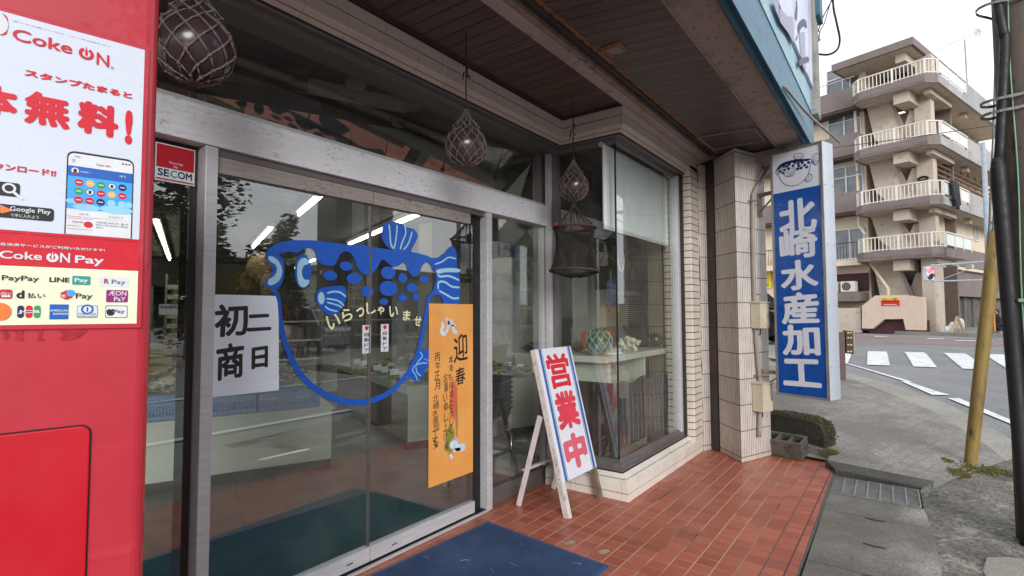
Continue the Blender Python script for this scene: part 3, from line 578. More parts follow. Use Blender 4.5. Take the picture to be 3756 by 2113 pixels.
# --- cornice: two tile courses and a chamfer that run along the facade, out round the bay and along its front
def sweep(mb, prof, path):
    """path(d) gives the plan polyline at inset d; prof is [(d,z)...]"""
    for (d0, z0), (d1, z1) in zip(prof, prof[1:]):
        a = [V(x, y, z0) for x, y in path(d0)]; b = [V(x, y, z1) for x, y in path(d1)]
        for i in range(len(a)-1): mb.poly([a[i], a[i+1], b[i+1], b[i]])
corn = lambda d: [(XL, 2.304+d), (BX+d, 2.304+d), (BX+d, BY+d), (BR, BY+d)]
def seg(path, i): return lambda d: path(d)[i:i+2]
for nm, prof in (('cornice_course', [(.02, 3.101), (0, 3.101), (0, 3.0345), (.02, 3.0345)]), ('cornice_course', [(.02, 3.027), (0, 3.027), (0, 2.9605), (.0012, 2.9595), (.027, 2.934), (.04, 2.934)]), ('cornice_chamfer', [(.04, 2.930), (.031, 2.930), (.058, 2.904), (.09, 2.904)])):
    for i, mt in ((0, TILE_C), (1, TILE_CY), (2, TILE_C)):
        mb = MB(); sweep(mb, prof, seg(corn, i)); P(nm, mb, mt, shop)
mb = MB(); sweep(mb, [(.012, 3.12), (.012, 2.955), (.034, 2.931), (.06, 2.90)], corn); P('cornice_backing', mb, GROUT, shop)
mb = MB(); sweep(mb, [(-.05, 3.115), (-.022, 3.115), (-.022, 3.108), (-.004, 3.108), (-.004, 3.12)], corn); P('ceiling_trim', mb, DARKMET, shop)
mb = MB(); sweep(mb, [(.058, 2.915), (.066, 2.893), (.115, 2.893), (.12, 2.86), (.165, 2.86), (.165, 2.96)], corn); P('window_head_rail', mb, ALU_D, shop, bev=.003)
# --- canopy soffit
P('soffit', MB().box(XL, BX+.02, 1.74, 2.32, 3.118, 3.14), PLANK_I, shop, label='dark plank soffit between the cornice and the white beam')
P('canopy_beam', MB().box(XL, 5.752, 1.655, 1.7435, 3.098, 3.3), BEAM_W, shop, bev=.004)
P('junction_box', MB().prism([(2.985, 1.70, 3.098), (3.075, 1.70, 3.098), (3.075, 1.70, 3.06), (3.0, 1.70, 3.075)], (0, -.07, 0)), BEAM_W, shop, bev=.004)
P('rusty_board', MB().box(XL, 5.745, 1.615, 1.652, 3.104, 3.2), RUSTY, shop)
P('shutter_channel', MB().box(XL, 5.76, 1.53, 1.613, 3.135, 3.2).box(XL, 5.76, 1.524, 1.532, 3.09, 3.2), DARKMET, shop)
P('soffit', MB().box(XL, 5.86, .96, 1.524, 3.108, 3.14), PLANK_O, shop, label='dark outer plank soffit with rows of screw heads')
mb = MB()   # crusty deposit along the channel
x = 1.6
while x < 5.6:
    L = rnd.uniform(.008, .022); mb.sphere((x, 1.508+rnd.uniform(-.009, .009), 3.107), L, 6, 4, (1, rnd.uniform(.5, 1.1), .3)); x += rnd.uniform(.006, .016)
P('crusty_deposit', mb, RUST, shop)
mb = MB(); mb.box(2.93, 3.07, 1.34, 1.47, 3.098, 3.112)
P('rusted_fitting', mb, RUST, shop); P('fitting_plate', MB().box(2.96, 3.045, 1.365, 1.45, 3.094, 3.099), RUSTY, shop)
h4 = [on_z(u, v, 3.104) for u, v in ((2555, 505), (2765, 468), (2805, 515), (2620, 548))]
mb = MB()
for i in range(4): mb.bar(h4[i], h4[(i+1) % 4], .018, .012)
P('soffit_hatch', mb, plain('hatch_frame', (128, 118, 112), .6), shop)
P('concrete_soffit', MB().box(XL, 6.0, .742, .965, 3.092, 3.16), CONC_S, shop)
mb = MB(); mb.box(XL, 6.0, .958, .972, 3.085, 3.112); P('soffit_drip', mb, CONC_S, shop)
# --- blue fascia on the street edge
mb = MB()
prof = [(.745, 3.098), (.725, 3.07), (.705, 3.045), (.690, 3.085), (.665, 3.06), (.655, 3.05), (.655, 3.12), (.66, 3.375), (.66, 3.378)]
for (y0, z0), (y1, z1) in zip(prof, prof[1:]): mb.poly([(XL, y0, z0), (5.93, y0, z0), (5.93, y1, z1), (XL, y1, z1)])
P('fascia', mb, BLUE_F, shop)
P('fascia_render', MB().box(XL, 5.935, .652, .74, 3.378, 6.6), BLUE_L, shop)
P('end_pier', MB().box(5.78, 6.02, .60, .78, 3.36, 6.6), STUCCO, shop, bev=.008)
P('pier_cap', MB().box(5.82, 6.06, .56, .62, 4.35, 6.6), BLUE_F, shop)
P('mural_panel', MB().box(1.5, 5.74, .628, .65, 3.60, 6.5), MURAL, shop)
fm = Face((0, .625, 0), (1, 0, 0), (0, -1, 0))
mb = MB(); mk = MB()
mpx = lambda pts: [fm.px(2800+a/2.07, b/2.07) for a, b in pts]
mb.poly([fm.at(*p) for p in mpx(((70, 0), (115, 0), (125, 60), (180, 120), (225, 130), (232, 330), (190, 250), (130, 170)))])
mb.poly([fm.at(*p) for p in mpx(((275, 250), (315, 240), (320, 480), (330, 560), (300, 500), (280, 380)))])
for pts, wd in ((((118, 0), (120, 100), (125, 160)), .012), (((232, 0), (235, 120), (230, 360)), .01), (((250, 0), (254, 60), (246, 150)), .05), (((265, 240), (275, 200), (305, 170), (328, 195)), .06), (((266, 235), (262, 270), (254, 285)), .012), (((270, 480), (300, 462), (345, 450)), .05), (((252, 280), (247, 300), (256, 300), (252, 285)), .008), (((344, 0), (346, 300), (348, 660)), .01)):
    fm.ribbon(mk, mpx(pts), wd, .002)
P('mural_shape', mb, MURAL_G, shop); P('mural_line', mk, NAVY_P, shop)
P('light_leak_blocker', MB().box(5.2, 6.35, .76, 2.6, 3.165, 3.31), CONC_S, shop)  # added block that stops light leaking through the gap beside the bay
P('building_block', MB().box(XL, 6.0, 1.0, 4.2, 3.32, 6.6), STUCCO, shop)
# --- aluminium front: beam, posts, doors, transom
P('header_beam', MB().box(XL, 3.955, 2.503, 2.62, 2.219, 2.392), ALU_W, shop, bev=.004)
P('header_trim', MB().box(XL, 3.955, 2.525, 2.60, 2.394, 2.418), ALU, shop, bev=.003)
P('header_underside', MB().box(1.137, 3.086, 2.53, 2.61, 2.185, 2.217), ALU_D, shop)
for x0, x1, l in ((1.080, 1.134, 'left door post'), (3.088, 3.146, 'right door post')): P('door_post', MB().box(x0, x1, FD-.006, 2.62, .0, 2.216), ALU, shop, bev=.003)
P('dark_post', MB().box(1.04, 1.077, 2.58, 2.66, 0, 2.216), FRAME_BK, shop, bev=.004)
P('dark_head', MB().box(-.2, 1.039, 2.585, 2.64, 2.15, 2.217), FRAME_BK, shop)
P('door_jamb', MB().box(2.982, 3.086, 2.575, 2.62, 0, 2.18), BLACKGAP, shop)
P('corner_post', MB().box(3.957, 4.03, 2.43, 2.56, .0, 2.9), ALU_D, shop, bev=.003)
P('corner_stile', MB().box(3.915, 3.955, 2.47, 2.52, .2, 2.86), ALU, shop, bev=.002)
for nm, x0, x1 in (('door', 1.137, 2.0405), ('door', 2.0445, 2.978)):
    d = P('sliding_door', MB().box(x0+.001, x1-.001, 2.535, 2.585, .018, .1), ALU, shop, bev=.002, label='left leaf of the glass sliding doors' if x0 < 2 else 'right leaf of the glass sliding doors')
    P('door_top_rail', MB().box(x0, x1-(.05 if x0 > 2 else 0), 2.532, 2.588, 2.107, 2.184), ALU_S, d, bev=.002)
    P('door_pane', MB().box(x0, x1, 2.558, 2.562, .1, 2.107), GLASS, d)
    P('door_edge', MB().box(x1-.008, x1, 2.552, 2.568, .1, 2.107) if x0 < 2 else MB().box(x0, x0+.004, 2.552, 2.568, .1, 2.107), ALU_D, d)
    P('door_screw', MB().box(x1-.16, x1-.12, 2.533, 2.536, .052, .058) if x0 < 2 else MB().box(x0+.16, x0+.2, 2.533, 2.536, .052, .058), BLACKGAP, d)
P('door_track', MB().box(.9, 3.09, 2.522, 2.62, .0, .012), BLACKGAP, shop); P('track_lip', MB().box(.9, 3.09, 2.499, 2.520, .0, .009), ALU, shop)
P('fixed_pane', MB().box(-.2, 1.04, 2.566, 2.570, .1, 2.13), GLASS, shop); P('pane_sill', MB().box(-.2, 1.04, 2.55, 2.6, 0, .1), FRAME_BK, shop)
P('fixed_pane', MB().box(3.18, 3.92, 2.558, 2.562, .135, 2.21), GLASS, shop); P('pane_sill', MB().box(3.148, 3.956, 2.525, 2.60, 0, .135), ALU_D, shop, bev=.004); P('pane_stile', MB().box(3.148, 3.18, 2.535, 2.59, .137, 2.216), ALU, shop); P('pane_stile', MB().box(3.905, 3.953, 2.53, 2.59, .137, 2.216), ALU, shop)
P('transom_pane', MB().box(XL, 3.86, 2.556, 2.560, 2.418, 2.9), GLASS, shop); P('transom_stile', MB().box(3.83, 3.955, 2.54, 2.58, 2.42, 2.88), ALU_D, shop, bev=.003)
P('transom_head', MB().box(XL, 3.95, 2.46, 2.6, 2.862, 3.0), ALU_D, shop, bev=.003)
# --- bay window
bayp = lambda d: [(BX+d, 2.50), (BX+d, BY+d), (BR, BY+d)]
for i, mt in ((0, TILE_B), (1, TILE_B)):
    mt = (m_tile('plinth_tile_side', (222, 216, 206), (120, 110, 104), vert=.225, lw=(.003, .004), axis=1) if i == 0 else TILE_B)
    for prof in ([(.02, 0), (0, 0), (0, .054), (.02, .054)], [(.02, .06), (0, .06), (0, .131), (.036, .150), (.05, .150)], [(.05, .1545), (.042, .1545), (.082, .182), (.15, .182)]):
        mb = MB(); sweep(mb, prof, seg(bayp, i)); P('plinth_tile', mb, mt, shop)
mb = MB(); sweep(mb, [(.012, 0), (.012, .128), (.045, .150), (.09, .178)], bayp); P('plinth_backing', mb, GROUT, shop)
bay = lambda d: [(BX+d, 2.47), (BX+d, BY+d), (5.49, BY+d)]
mb = MB(); sweep(mb, [(.09, .17), (.09, .190), (.088, .190), (.088, .212), (.095, .212), (.100, .238), (.136, .27), (.165, .27)], bay)
P('bay_sill_frame', mb, ALU_D, shop)
mb = MB(); sweep(mb, [(.084, .18), (.084, .192)], bay); P('sealant', mb, BLACKGAP, shop)
P('bay_pane', MB().box(BX+.136, BX+.140, BY+.142, 2.44, .268, 2.87), GLASS_BAY, shop); P('bay_pane', MB().box(BX+.146, 5.40, BY+.136, BY+.140, .268, 2.87), GLASS_BAY, shop)
P('glass_corner', MB().box(BX+.135, BX+.147, BY+.135, BY+.146, .262, 2.87), plain('dark_silicone', (30, 34, 34), .3), shop)
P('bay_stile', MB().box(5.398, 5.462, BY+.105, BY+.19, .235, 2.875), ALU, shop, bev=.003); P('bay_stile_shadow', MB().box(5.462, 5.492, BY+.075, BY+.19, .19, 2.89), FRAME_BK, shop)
P('tile_column', MB().box(5.493, BR, BY, BY+.3, .135, 3.0), TILE_COL, shop, bev=.008)
pv = [(5.748, 1.738), (5.905, 1.672), (6.0, 1.9), (5.75, 2.05)]
P('pilaster', MB().prism([(x, y, 0) for x, y in pv], (0, 0, 3.06)), TILE_P, shop)
mb = MB(); mb.prism([(5.868, 1.683, 0), (5.90, 1.668, 0), (5.93, 1.75, 0), (5.90, 1.77, 0)], (0, 0, 3.1)); mb.prism([(5.80, 1.600, 0), (5.83, 1.585, 0), (5.90, 1.70, 0), (5.87, 1.71, 0)], (0, 0, 3.1))
P('shutter_rail', mb, DARKMET, shop); P('shutter_slot', MB().prism([(5.85, 1.66, 0), (5.83, 1.60, 0), (6.0, 1.55, 0), (6.0, 1.75, 0)], (0, 0, 3.1)), BLACKGAP, shop)
PF_, PL_, PR_ = V(5.492, 1.30, 0), V(5.812, 1.592, 0), V(5.962, 1.123, 0)
P('pillar', MB().prism([PF_, PL_, PL_+PR_-PF_, PR_], (0, 0, 3.09)), TILE_P, shop, bev=.01)
P('bay_wall', MB().box(5.495, 5.745, BY+.3, 2.22, 0, 3.1), WALL_I, shop)
P('pillar_top_slab', MB().prism([(5.75, .90, 3.0), (6.6, .75, 3.0), (6.7, 1.6, 3.0), (5.9, 1.55, 3.0)], (0, 0, .09)), CONC_S, shop)
# --- inside of the shop: walls, floor, ceilings
P('shop_floor', MB().poly([(XL, 2.6, .004), (3.96, 2.6, .004), (3.96, 1.9, .004), (5.5, 1.9, .004), (5.5, 2.25, .004), (9.5, 2.25, .004), (9.5, 13, .004), (XL, 13, .004)]), SHOPFLOOR, shop)
P('shop_ceiling', MB().box(XL, 9.5, 3.75, 13, 2.66, 2.72), plain('shop_ceiling_paint', (66, 60, 52), .8, var=.2, scale=2), shop)
P('front_ceiling', MB().box(XL, 9.5, 2.6, 3.75, 3.12, 3.16).box(3.9, 9.4, 1.9, 2.6, 3.12, 3.16), PLANK_R, shop); P('bulkhead', MB().box(XL, 9.5, 3.74, 3.8, 2.66, 3.13), plain('bulkhead_paint', (70, 60, 50), .8), shop)
P('inner_wall', MB().box(XL, 9.5, 12.9, 13, 0, 2.7), WALL_I, shop, label='back wall of the shop'); P('inner_wall', MB().box(9.4, 9.5, 2.2, 13, 0, 3.1), WALL_I, shop); P('inner_wall', MB().box(XL-.1, XL, 2.3, 13, 0, 3.1), WALL_I, shop)
P('inner_wall', MB().box(5.75, 9.4, 2.2, 2.26, 0, 3.1), WALL_I, shop)
P('inner_pillar', MB().box(4.95, 5.2, 4.95, 5.2, 0, 2.66), WALL_I, shop); 
# ================================================================== RED VENDING MACHINE
va = rad(11.6); _pv = on_plane(548, 1147, CAM+_f*1.0, _f)
vf = Face((_pv.x, _pv.y, 0), (math.cos(va), -math.sin(va), 0), (-math.sin(va), -math.cos(va), 0))
vend = thing('vending_machine', 'red drinks vending machine with a large white app sticker, at the left edge', 'vending machine', vf.at(-.5, .0, -.35))
mb = MB(); vf.slab(mb, -1.0, .004, .06, 2.2, -.7, 0); P('cabinet', mb, RED, vend, bev=.022, segs=5)
mb = MB(); vf.slab(mb, -.97, -.03, 0, .06, -.66, -.04); P('base', mb, BLACKGAP, vend)
c2 = lambda x, y: (x/3.45, y/3.45); c3 = lambda x, y: (x/2.898, 400+y/2.898); c4 = lambda x, y: (x/3.45, 830+y/3.45)
VX1, VY1 = vf.px(530, 187); VY0 = vf.px(512, 880)[1]; fx1 = vf.px(543, 400)[0]; fy0 = vf.px(521, 1204)[1]; fy1 = VY1+.008
mb = MB(); vf.slab(mb, -.9, fx1, fy0, fy1, -.002, .0035); P('sticker_frame', mb, RED, vend, bev=.002)
mb = MB(); vf.rect(mb, -.9, VX1, VY0, VY1, .0042); P('app_sticker', mb, POSTER_W, vend, label='white and red app advertisement sticker')
py1 = vf.px(*c4(1755, 565))[1]; py0 = vf.px(*c4(1740, 1230))[1]
mb = MB(); vf.rect(mb, -.9, VX1, py1, VY0-.0004, .0042); P('red_strip', mb, RED_P, vend)
mb = MB(); vf.rect(mb, -.9, VX1, py0, py1-.0006, .0042); P('payment_panel', mb, CREAM_P, vend)
flx, fly = vf.px(331, 1558)
mb = MB(); vf.rrect(mb, -.9, flx+.0022, .55, fly+.0022, .0165, .0015); P('flap_gap', mb, BLACKGAP, vend)
mb = MB(); ps = []; r = .015
for cx, cy, a0 in ((flx-r, fly-r, 0), (-.9+r, fly-r, 90), (-.9+r, .55+r, 180), (flx-r, .55+r, 270)): ps += [vf.at(cx+r*math.cos(rad(a0+18*i)), cy+r*math.sin(rad(a0+18*i)), .0018) for i in range(6)]
mb.prism(ps, vf.n*.005); P('flap', mb, RED_F, vend, bev=.003)
LET = {}
def vlet(key): return LET.setdefault(key, MB())
def vtext(key, txt, x0, x1, y0, y1, d, bold=0.):
    m_ = MB(); vf.text(m_, txt, x0, x1, y0, y1, d, bold); P('lettering', m_, VM[key][0], cur[0], norm=False)
def flush(nm, parent=None):
    for k in list(LET): P(nm+VM[k][1], LET.pop(k), VM[k][0], parent or cur[0], norm=False)
cur = [vend]
VM = dict(r=(RED_P, ''), r2=(RED_P, '_red'), w=(WHITE_P, '_white'), k=(INK, '_black'), s=(SKY_P, '_sky_blue'), ls=(plain('cloud_print', (140, 200, 240), .4), '_cloud'), b=(plain('deep_blue_print', (30, 92, 180), .4), '_blue_header'), b2=(BLUE_P, '_blue'), g=(GREEN_P, '_green'), go=(GOLD_P, '_gold'), o=(ORANGE_P, '_orange'), n=(NAVY_P, '_navy'), t=(TEAL_P, '_teal'), mg=(MAG_P, '_magenta'), mr=(plain('crimson_print', (180, 30, 54), .4), '_crimson'), gy=(GREY_P, '_grey'), dk=(plain('dark_red_print', (116, 10, 26), .4), '_small'))
def vt(key, txt, bl, tr, d=.0052, bold=0.):
    x0, y0 = vf.px(*bl); x1, y1 = vf.px(*tr); vtext(key, txt, x0, x1, y0, y1, d, bold)
def vring(key, c, r, w, d=.0052, gap=50):
    x, y = vf.px(*c); x2, _ = vf.px(c[0]+r, c[1]); ro = x2-x; k = vlet(key)
    vf.ring(k, x, y, ro, ro-w, d, 90+gap/2, 450-gap/2)
    bt = [(-.15, -.3), (.15, -.3), (.17, .2), (.15, .5), (.07, .8), (.05, 1.15), (-.05, 1.15), (-.07, .8), (-.15, .5), (-.17, .2)]
    k.poly([vf.at(x+a*ro, y+b*ro, d) for a, b in bt])
vt('r', 'おトクで楽しいコカ・コーラ公式アプリ', c2(168, 282), c2(1392, 600), bold=.02); vt('r', 'Coke', c2(155, 515), c2(915, 560), bold=.018)
vring('r', c2(1090, 695), 28, .0048); flush('power_ring'); vt('r', 'N', c2(1216, 828), c2(1382, 715), bold=.018)
vt('r', 'スタンプたまると', c2(308, 968), c2(1672, 1186), bold=.05); vt('r', '本', (-95, 412), (68, 330), bold=.06); vt('r', '無', (86, 452), (259, 364), bold=.045); vt('r', '料', (281, 486), (436, 397), bold=.06); vt('r', '!', (455, 530), (487, 410), bold=.05)
vt('r', 'ダウンロード!!', (-75, 616), (206, 626), bold=.04); vt('r', '®', c2(1395, 885), c2(1440, 860))
x0, y0 = vf.px(*c2(-60, 440)); x1, y1 = vf.px(*c2(103, 205)); vf.rrect(vlet('r'), x0, x1, y0, y1, .008, .0050); vf.ell(vlet('w'), (x0+x1)/2-.012, (y0+y1)/2, .02, .022, .0056); flush('app_icon')
# search box, store badge
x0, y0 = vf.px(*c3(-160, 905)); x1, y1 = vf.px(*c3(215, 800)); vf.rrect(vlet('k'), x0, x1, y0, y1, .004, .0050)
x, y = vf.px(*c3(98, 848)); vf.ring(vlet('w'), x, y, .0085, .0055, .0056, 0, 360); vf.ribbon(vlet('w'), [(x+.006, y-.006), (x+.011, y-.011), (x+.017, y-.016)], .0042, .0056, False); flush('search_box')
x0, y0 = vf.px(*c3(-220, 1135)); x1, y1 = vf.px(*c3(575, 1066)); vf.rrect(vlet('k'), x0, x1, y0, y1, .005, .0050); flush('store_badge')
vt('w', 'Google Play', c3(105, 1100), c3(540, 1078), .0056, .012); vt('w', 'で手に入れよう', c3(112, 1148), c3(412, 1140), .0056, .006)
tx, ty = vf.px(*c3(-20, 1060)); q = .016
vf_tri = lambda k, pts: vlet(k).poly([vf.at(tx+a*q, ty+b*q, .0056) for a, b in pts])
vf_tri('s', [(-1, 1.1), (.35, .3), (-.35, 0), (-1, .1)]); vf_tri('g', [(-1, .1), (-.35, 0), (.0, -.2), (-1, -1.1)]); vf_tri('o', [(.35, .3), (1.1, -.1), (.3, -.5), (-.2, .0)]); flush('play_mark')
# the phone printed on the sticker
px0, px1 = vf.px(241, 700)[0], vf.px(486, 750)[0]; pyt = vf.px(244, 552)[1]; pw = px1-px0; ph = pyt-VY0
PX = lambda a: px0+pw*a
PY = lambda b: pyt-ph*b
mb = vlet('k'); vf.rrect(mb, PX(0), PX(1), PY(.5), PY(0), .011, .0048); vf.rect(mb, PX(0), PX(1), VY0+.0005, PY(.45), .0048)
_k = LET.pop('k'); ph_ = P('phone_picture', _k, INK, vend, norm=False)
mb = vlet('w'); vf.rrect(mb, PX(.02), PX(.98), PY(.5), PY(.025), .009, .0052); vf.rect(mb, PX(.02), PX(.98), VY0+.0006, PY(.45), .0052)
vf.rect(vlet('b'), PX(.02), PX(.98), PY(.3), PY(.178), .0056); vf.rect(vlet('s'), PX(.02), PX(.98), PY(.69), PY(.3), .0056)
mb = vlet('ls')
for a, bb, rx, ry in ((.1, .6, .1, .03), (.3, .66, .2, .04), (.75, .655, .25, .05), (.93, .58, .06, .04)): vf.ell(mb, PX(a), PY(bb), pw*rx, ph*ry, .0058)
flush('screen', ph_)
cols = (('r', 'go', 'g', 'w2', 'n'), ('g', 'w2', 'r2', 'go', 'r2'), ('r2', 'r2', 'n', 'ls', 'ls'))
for j, row in enumerate(cols):
    for i, k in enumerate(row):
        cx, cy = PX(.18+.162*i), PY(.37+.105*j); vf.ell(vlet('k') if k == 'w2' else vlet(k), cx, cy, pw*.064, pw*.064, .0060)
        if k == 'w2': vf.ell(vlet('w'), cx, cy, pw*.054, pw*.054, .0063); vf.rect(vlet('k'), cx-pw*.02, cx+pw*.02, cy-pw*.03, cy+pw*.03, .0066)
        elif k not in ('ls',): vf.rect(vlet('w'), cx-pw*.036, cx+pw*.036, cy-pw*.008, cy+pw*.008, .0063)
        flush('stamp', ph_)
vf.ell(vlet('w'), PX(.12), PY(.235), pw*.055, pw*.055, .0060); vf.ell(vlet('k'), PX(.12), PY(.232), pw*.026, pw*.03, .0063); vf.rect(vlet('r'), PX(.09), PX(.15), PY(.27), PY(.245), .0063); flush('avatar', ph_)
for txt, a0, a1, b0, b1, k in (('MAMI >', .2, .34, .25, .228, 'w'), ('18℃', .78, .88, .243, .215, 'w'), ('Coke ON', .42, .63, .135, .112, 'r'), ('9:41', .11, .18, .07, .055, 'k'), ('ニュース', .2, .33, .755, .735, 'k'), ('ピックアップ', .64, .85, .755, .738, 'gy'), ('Coke ON', .1, .26, .852, .832, 'r'), ('Coke ONへようこそ、使い方', .45, .93, .835, .815, 'k'), ('をチェックしてスタンプをもら', .45, .93, .868, .848, 'k'), ('おう！', .45, .55, .9, .882, 'k'), ('スタンプキャンペーン', .03, .25, .9, .885, 'r')):
    cur[0] = ph_; vtext(k, txt, PX(a0), PX(a1), PY(b0), PY(b1), .0063, .006); cur[0] = vend
vf.rect(vlet('r'), PX(.02), PX(.5), PY(.784), PY(.781), .0060); vf.rect(vlet('gy'), PX(.5), PX(.97), PY(.783), PY(.782), .0060)
vf.rect(vlet('r'), PX(.03), PX(.4), PY(.932), PY(.929), .0060); vf.rect(vlet('r'), PX(.03), PX(.4), PY(.805), PY(.802), .0060); vf.ell(vlet('r2'), PX(.335), PY(.868), pw*.066, pw*.06, .0058)
for i in range(3): vf.rect(vlet('gy'), PX(.07), PX(.12), PY(.105+.014*i), PY(.102+.014*i), .0060)
for i in range(3): vf.rect(vlet('k'), PX(.81+.05*i), PX(.84+.05*i), PY(.075), PY(.06), .0060)
flush('screen_lines', ph_)
# payment strip
vt('dk', 'Apple Inc.の商標です。 App StoreはApple Inc.のサービスマークです。 Google PlayはGoogle LLCの商標です。', c4(-60, 85), c4(1745, 195), .0050)
vt('w', '各決済サービスがご利用いただけます!', c4(0, 246), c4(1322, 290), .0050, .025); vt('w', 'Coke', c4(-10, 408), c4(535, 338), .0050, .022); vring('w', c4(664, 398), 22.5, .0042, .0050); flush('power_ring'); vt('w', 'N', c4(757, 460), c4(888, 345), .0050, .02); vt('w', 'Pay', c4(945, 496), c4(1312, 390), .0050, .02)
vt('k', 'PayPay', c4(22, 704), c4(495, 634), bold=.012); vt('k', 'LINE', c4(622, 706), c4(878, 652), bold=.03)
def vbox(key, bl, tr, d=.0050, r=.0015):
    x0, y0 = vf.px(*bl); x1, y1 = vf.px(*tr); vf.rrect(vlet(key), x0, x1, y0, y1, r, d, 3); return x0, x1, y0, y1
vbox('t', c4(910, 740), c4(1143, 636)); flush('logo_box'); vt('w', 'Pay', c4(940, 722), c4(1115, 662), .0056, .03)
vbox('w', c4(1250, 762), c4(1625, 646), .0048); flush('logo_box'); vt('mr', 'R', c4(1312, 728), c4(1375, 668), .0054, .03); vt('gy', 'Pay', c4(1408, 746), c4(1582, 682), .0054, .004)
vbox('mr', c4(-10, 918), c4(160, 802), r=.003); flush('logo_box'); vt('w', 'd払い', c4(8, 868), c4(146, 830), .0056, .02)
for i in range(3): x, y = vf.px(*c4(40+38*i, 886)); vf.ell(vlet('w'), x, y, .002, .002, .0056, 10)
flush('logo_dots'); vt('k', 'd', c4(205, 914), c4(312, 812), bold=.04); vt('k', '払い', c4(345, 910), c4(572, 846), bold=.012)
vlet('r2').poly([vf.at(*vf.px(*c4(*p)), .0050) for p in ((765, 845), (840, 808), (915, 838), (915, 905), (838, 934), (762, 900))]); x, y = vf.px(*c4(893, 846)); vf.ell(vlet('s'), x, y, .0058, .0058, .0056); flush('parcel_logo'); vt('w', 'm', c4(775, 905), c4(830, 868), .0056, .03); vt('k', 'Pay', c4(955, 934), c4(1167, 852), bold=.012)
vbox('mg', c4(1337, 962), c4(1617, 812), r=.002); flush('logo_box'); vt('w', 'ÆON', c4(1370, 876), c4(1595, 824), .0056, .01); vt('w', 'PaY', c4(1437, 948), c4(1585, 896), .0056, .01)
vbox('k', c4(-60, 1165), c4(103, 1003)); x, y = vf.px(*c4(10, 1082)); vf.ell(vlet('o'), x, y, .0125, .0145, .0056); flush('card_logo')
for a, k in ((215, 'n'), (322, 'r2'), (425, 'g')): vbox(k, c4(a, 1162), c4(a+92, 1003), r=.004); flush('card_stripe')
vt('w', 'JCB', c4(225, 1110), c4(505, 1062), .0056, .04)
vbox('b2', c4(622, 1178), c4(868, 990), r=.0003); flush('logo_box'); vt('w', 'AMERICAN', c4(630, 1080), c4(862, 1054), .0056, .02); vt('w', 'EXPRESS', c4(672, 1122), c4(866, 1096), .0056, .02)
for a, b, k in ((968, 1237, 'b2'), (1328, 1613, 'k')): vbox(k, c4(a, 1160), c4(b, 1004), .0048, .003); vbox('w', c4(a+7, 1153), c4(b-7, 1012), .0052, .003); flush('logo_box')
x, y = vf.px(*c4(1103, 1052)); vf.ring(vlet('b2'), x, y, .0088, .006, .0056, 0, 360); vf.rect(vlet('b2'), x-.0012, x+.0012, y-.004, y+.004, .0056); flush('ring_logo'); vt('gy', 'Diners Club', c4(990, 1122), c4(1215, 1094), .0056); vt('gy', 'INTERNATIONAL', c4(988, 1144), c4(1213, 1130), .0056, .02)
x, y = vf.px(*c4(1396, 1082)); vf.blob(vlet('k'), [(x-.006, y+.001), (x-.003, y+.005), (x, y+.004), (x+.003, y+.005), (x+.005, y+.003), (x+.0035, y), (x+.0058, y-.003), (x+.002, y-.0075), (x, y-.0065), (x-.002, y-.0075), (x-.005, y-.004)], .0056); flush('fruit_logo'); vt('k', 'Pay', c4(1435, 1112), c4(1572, 1056), .0056, .012)
flush('print')
mb = MB()
for pts in (((30, 1310), (90, 1330), (110, 1400), (60, 1440)), ((180, 1318), (290, 1320), (280, 1400), (300, 1450), (190, 1430), (215, 1370)), ((470, 1320), (545, 1318), (520, 1400), (560, 1440), (470, 1450), (495, 1380)), ((770, 1312), (1090, 1306), (1050, 1370), (940, 1430), (760, 1440), (800, 1370))):
    vf.blob(mb, [vf.px(*c4(*p)) for p in pts], .0012)
P('worn_lettering', mb, plain('worn_dark_red', (150, 12, 28), .5, var=.3, scale=60), vend)

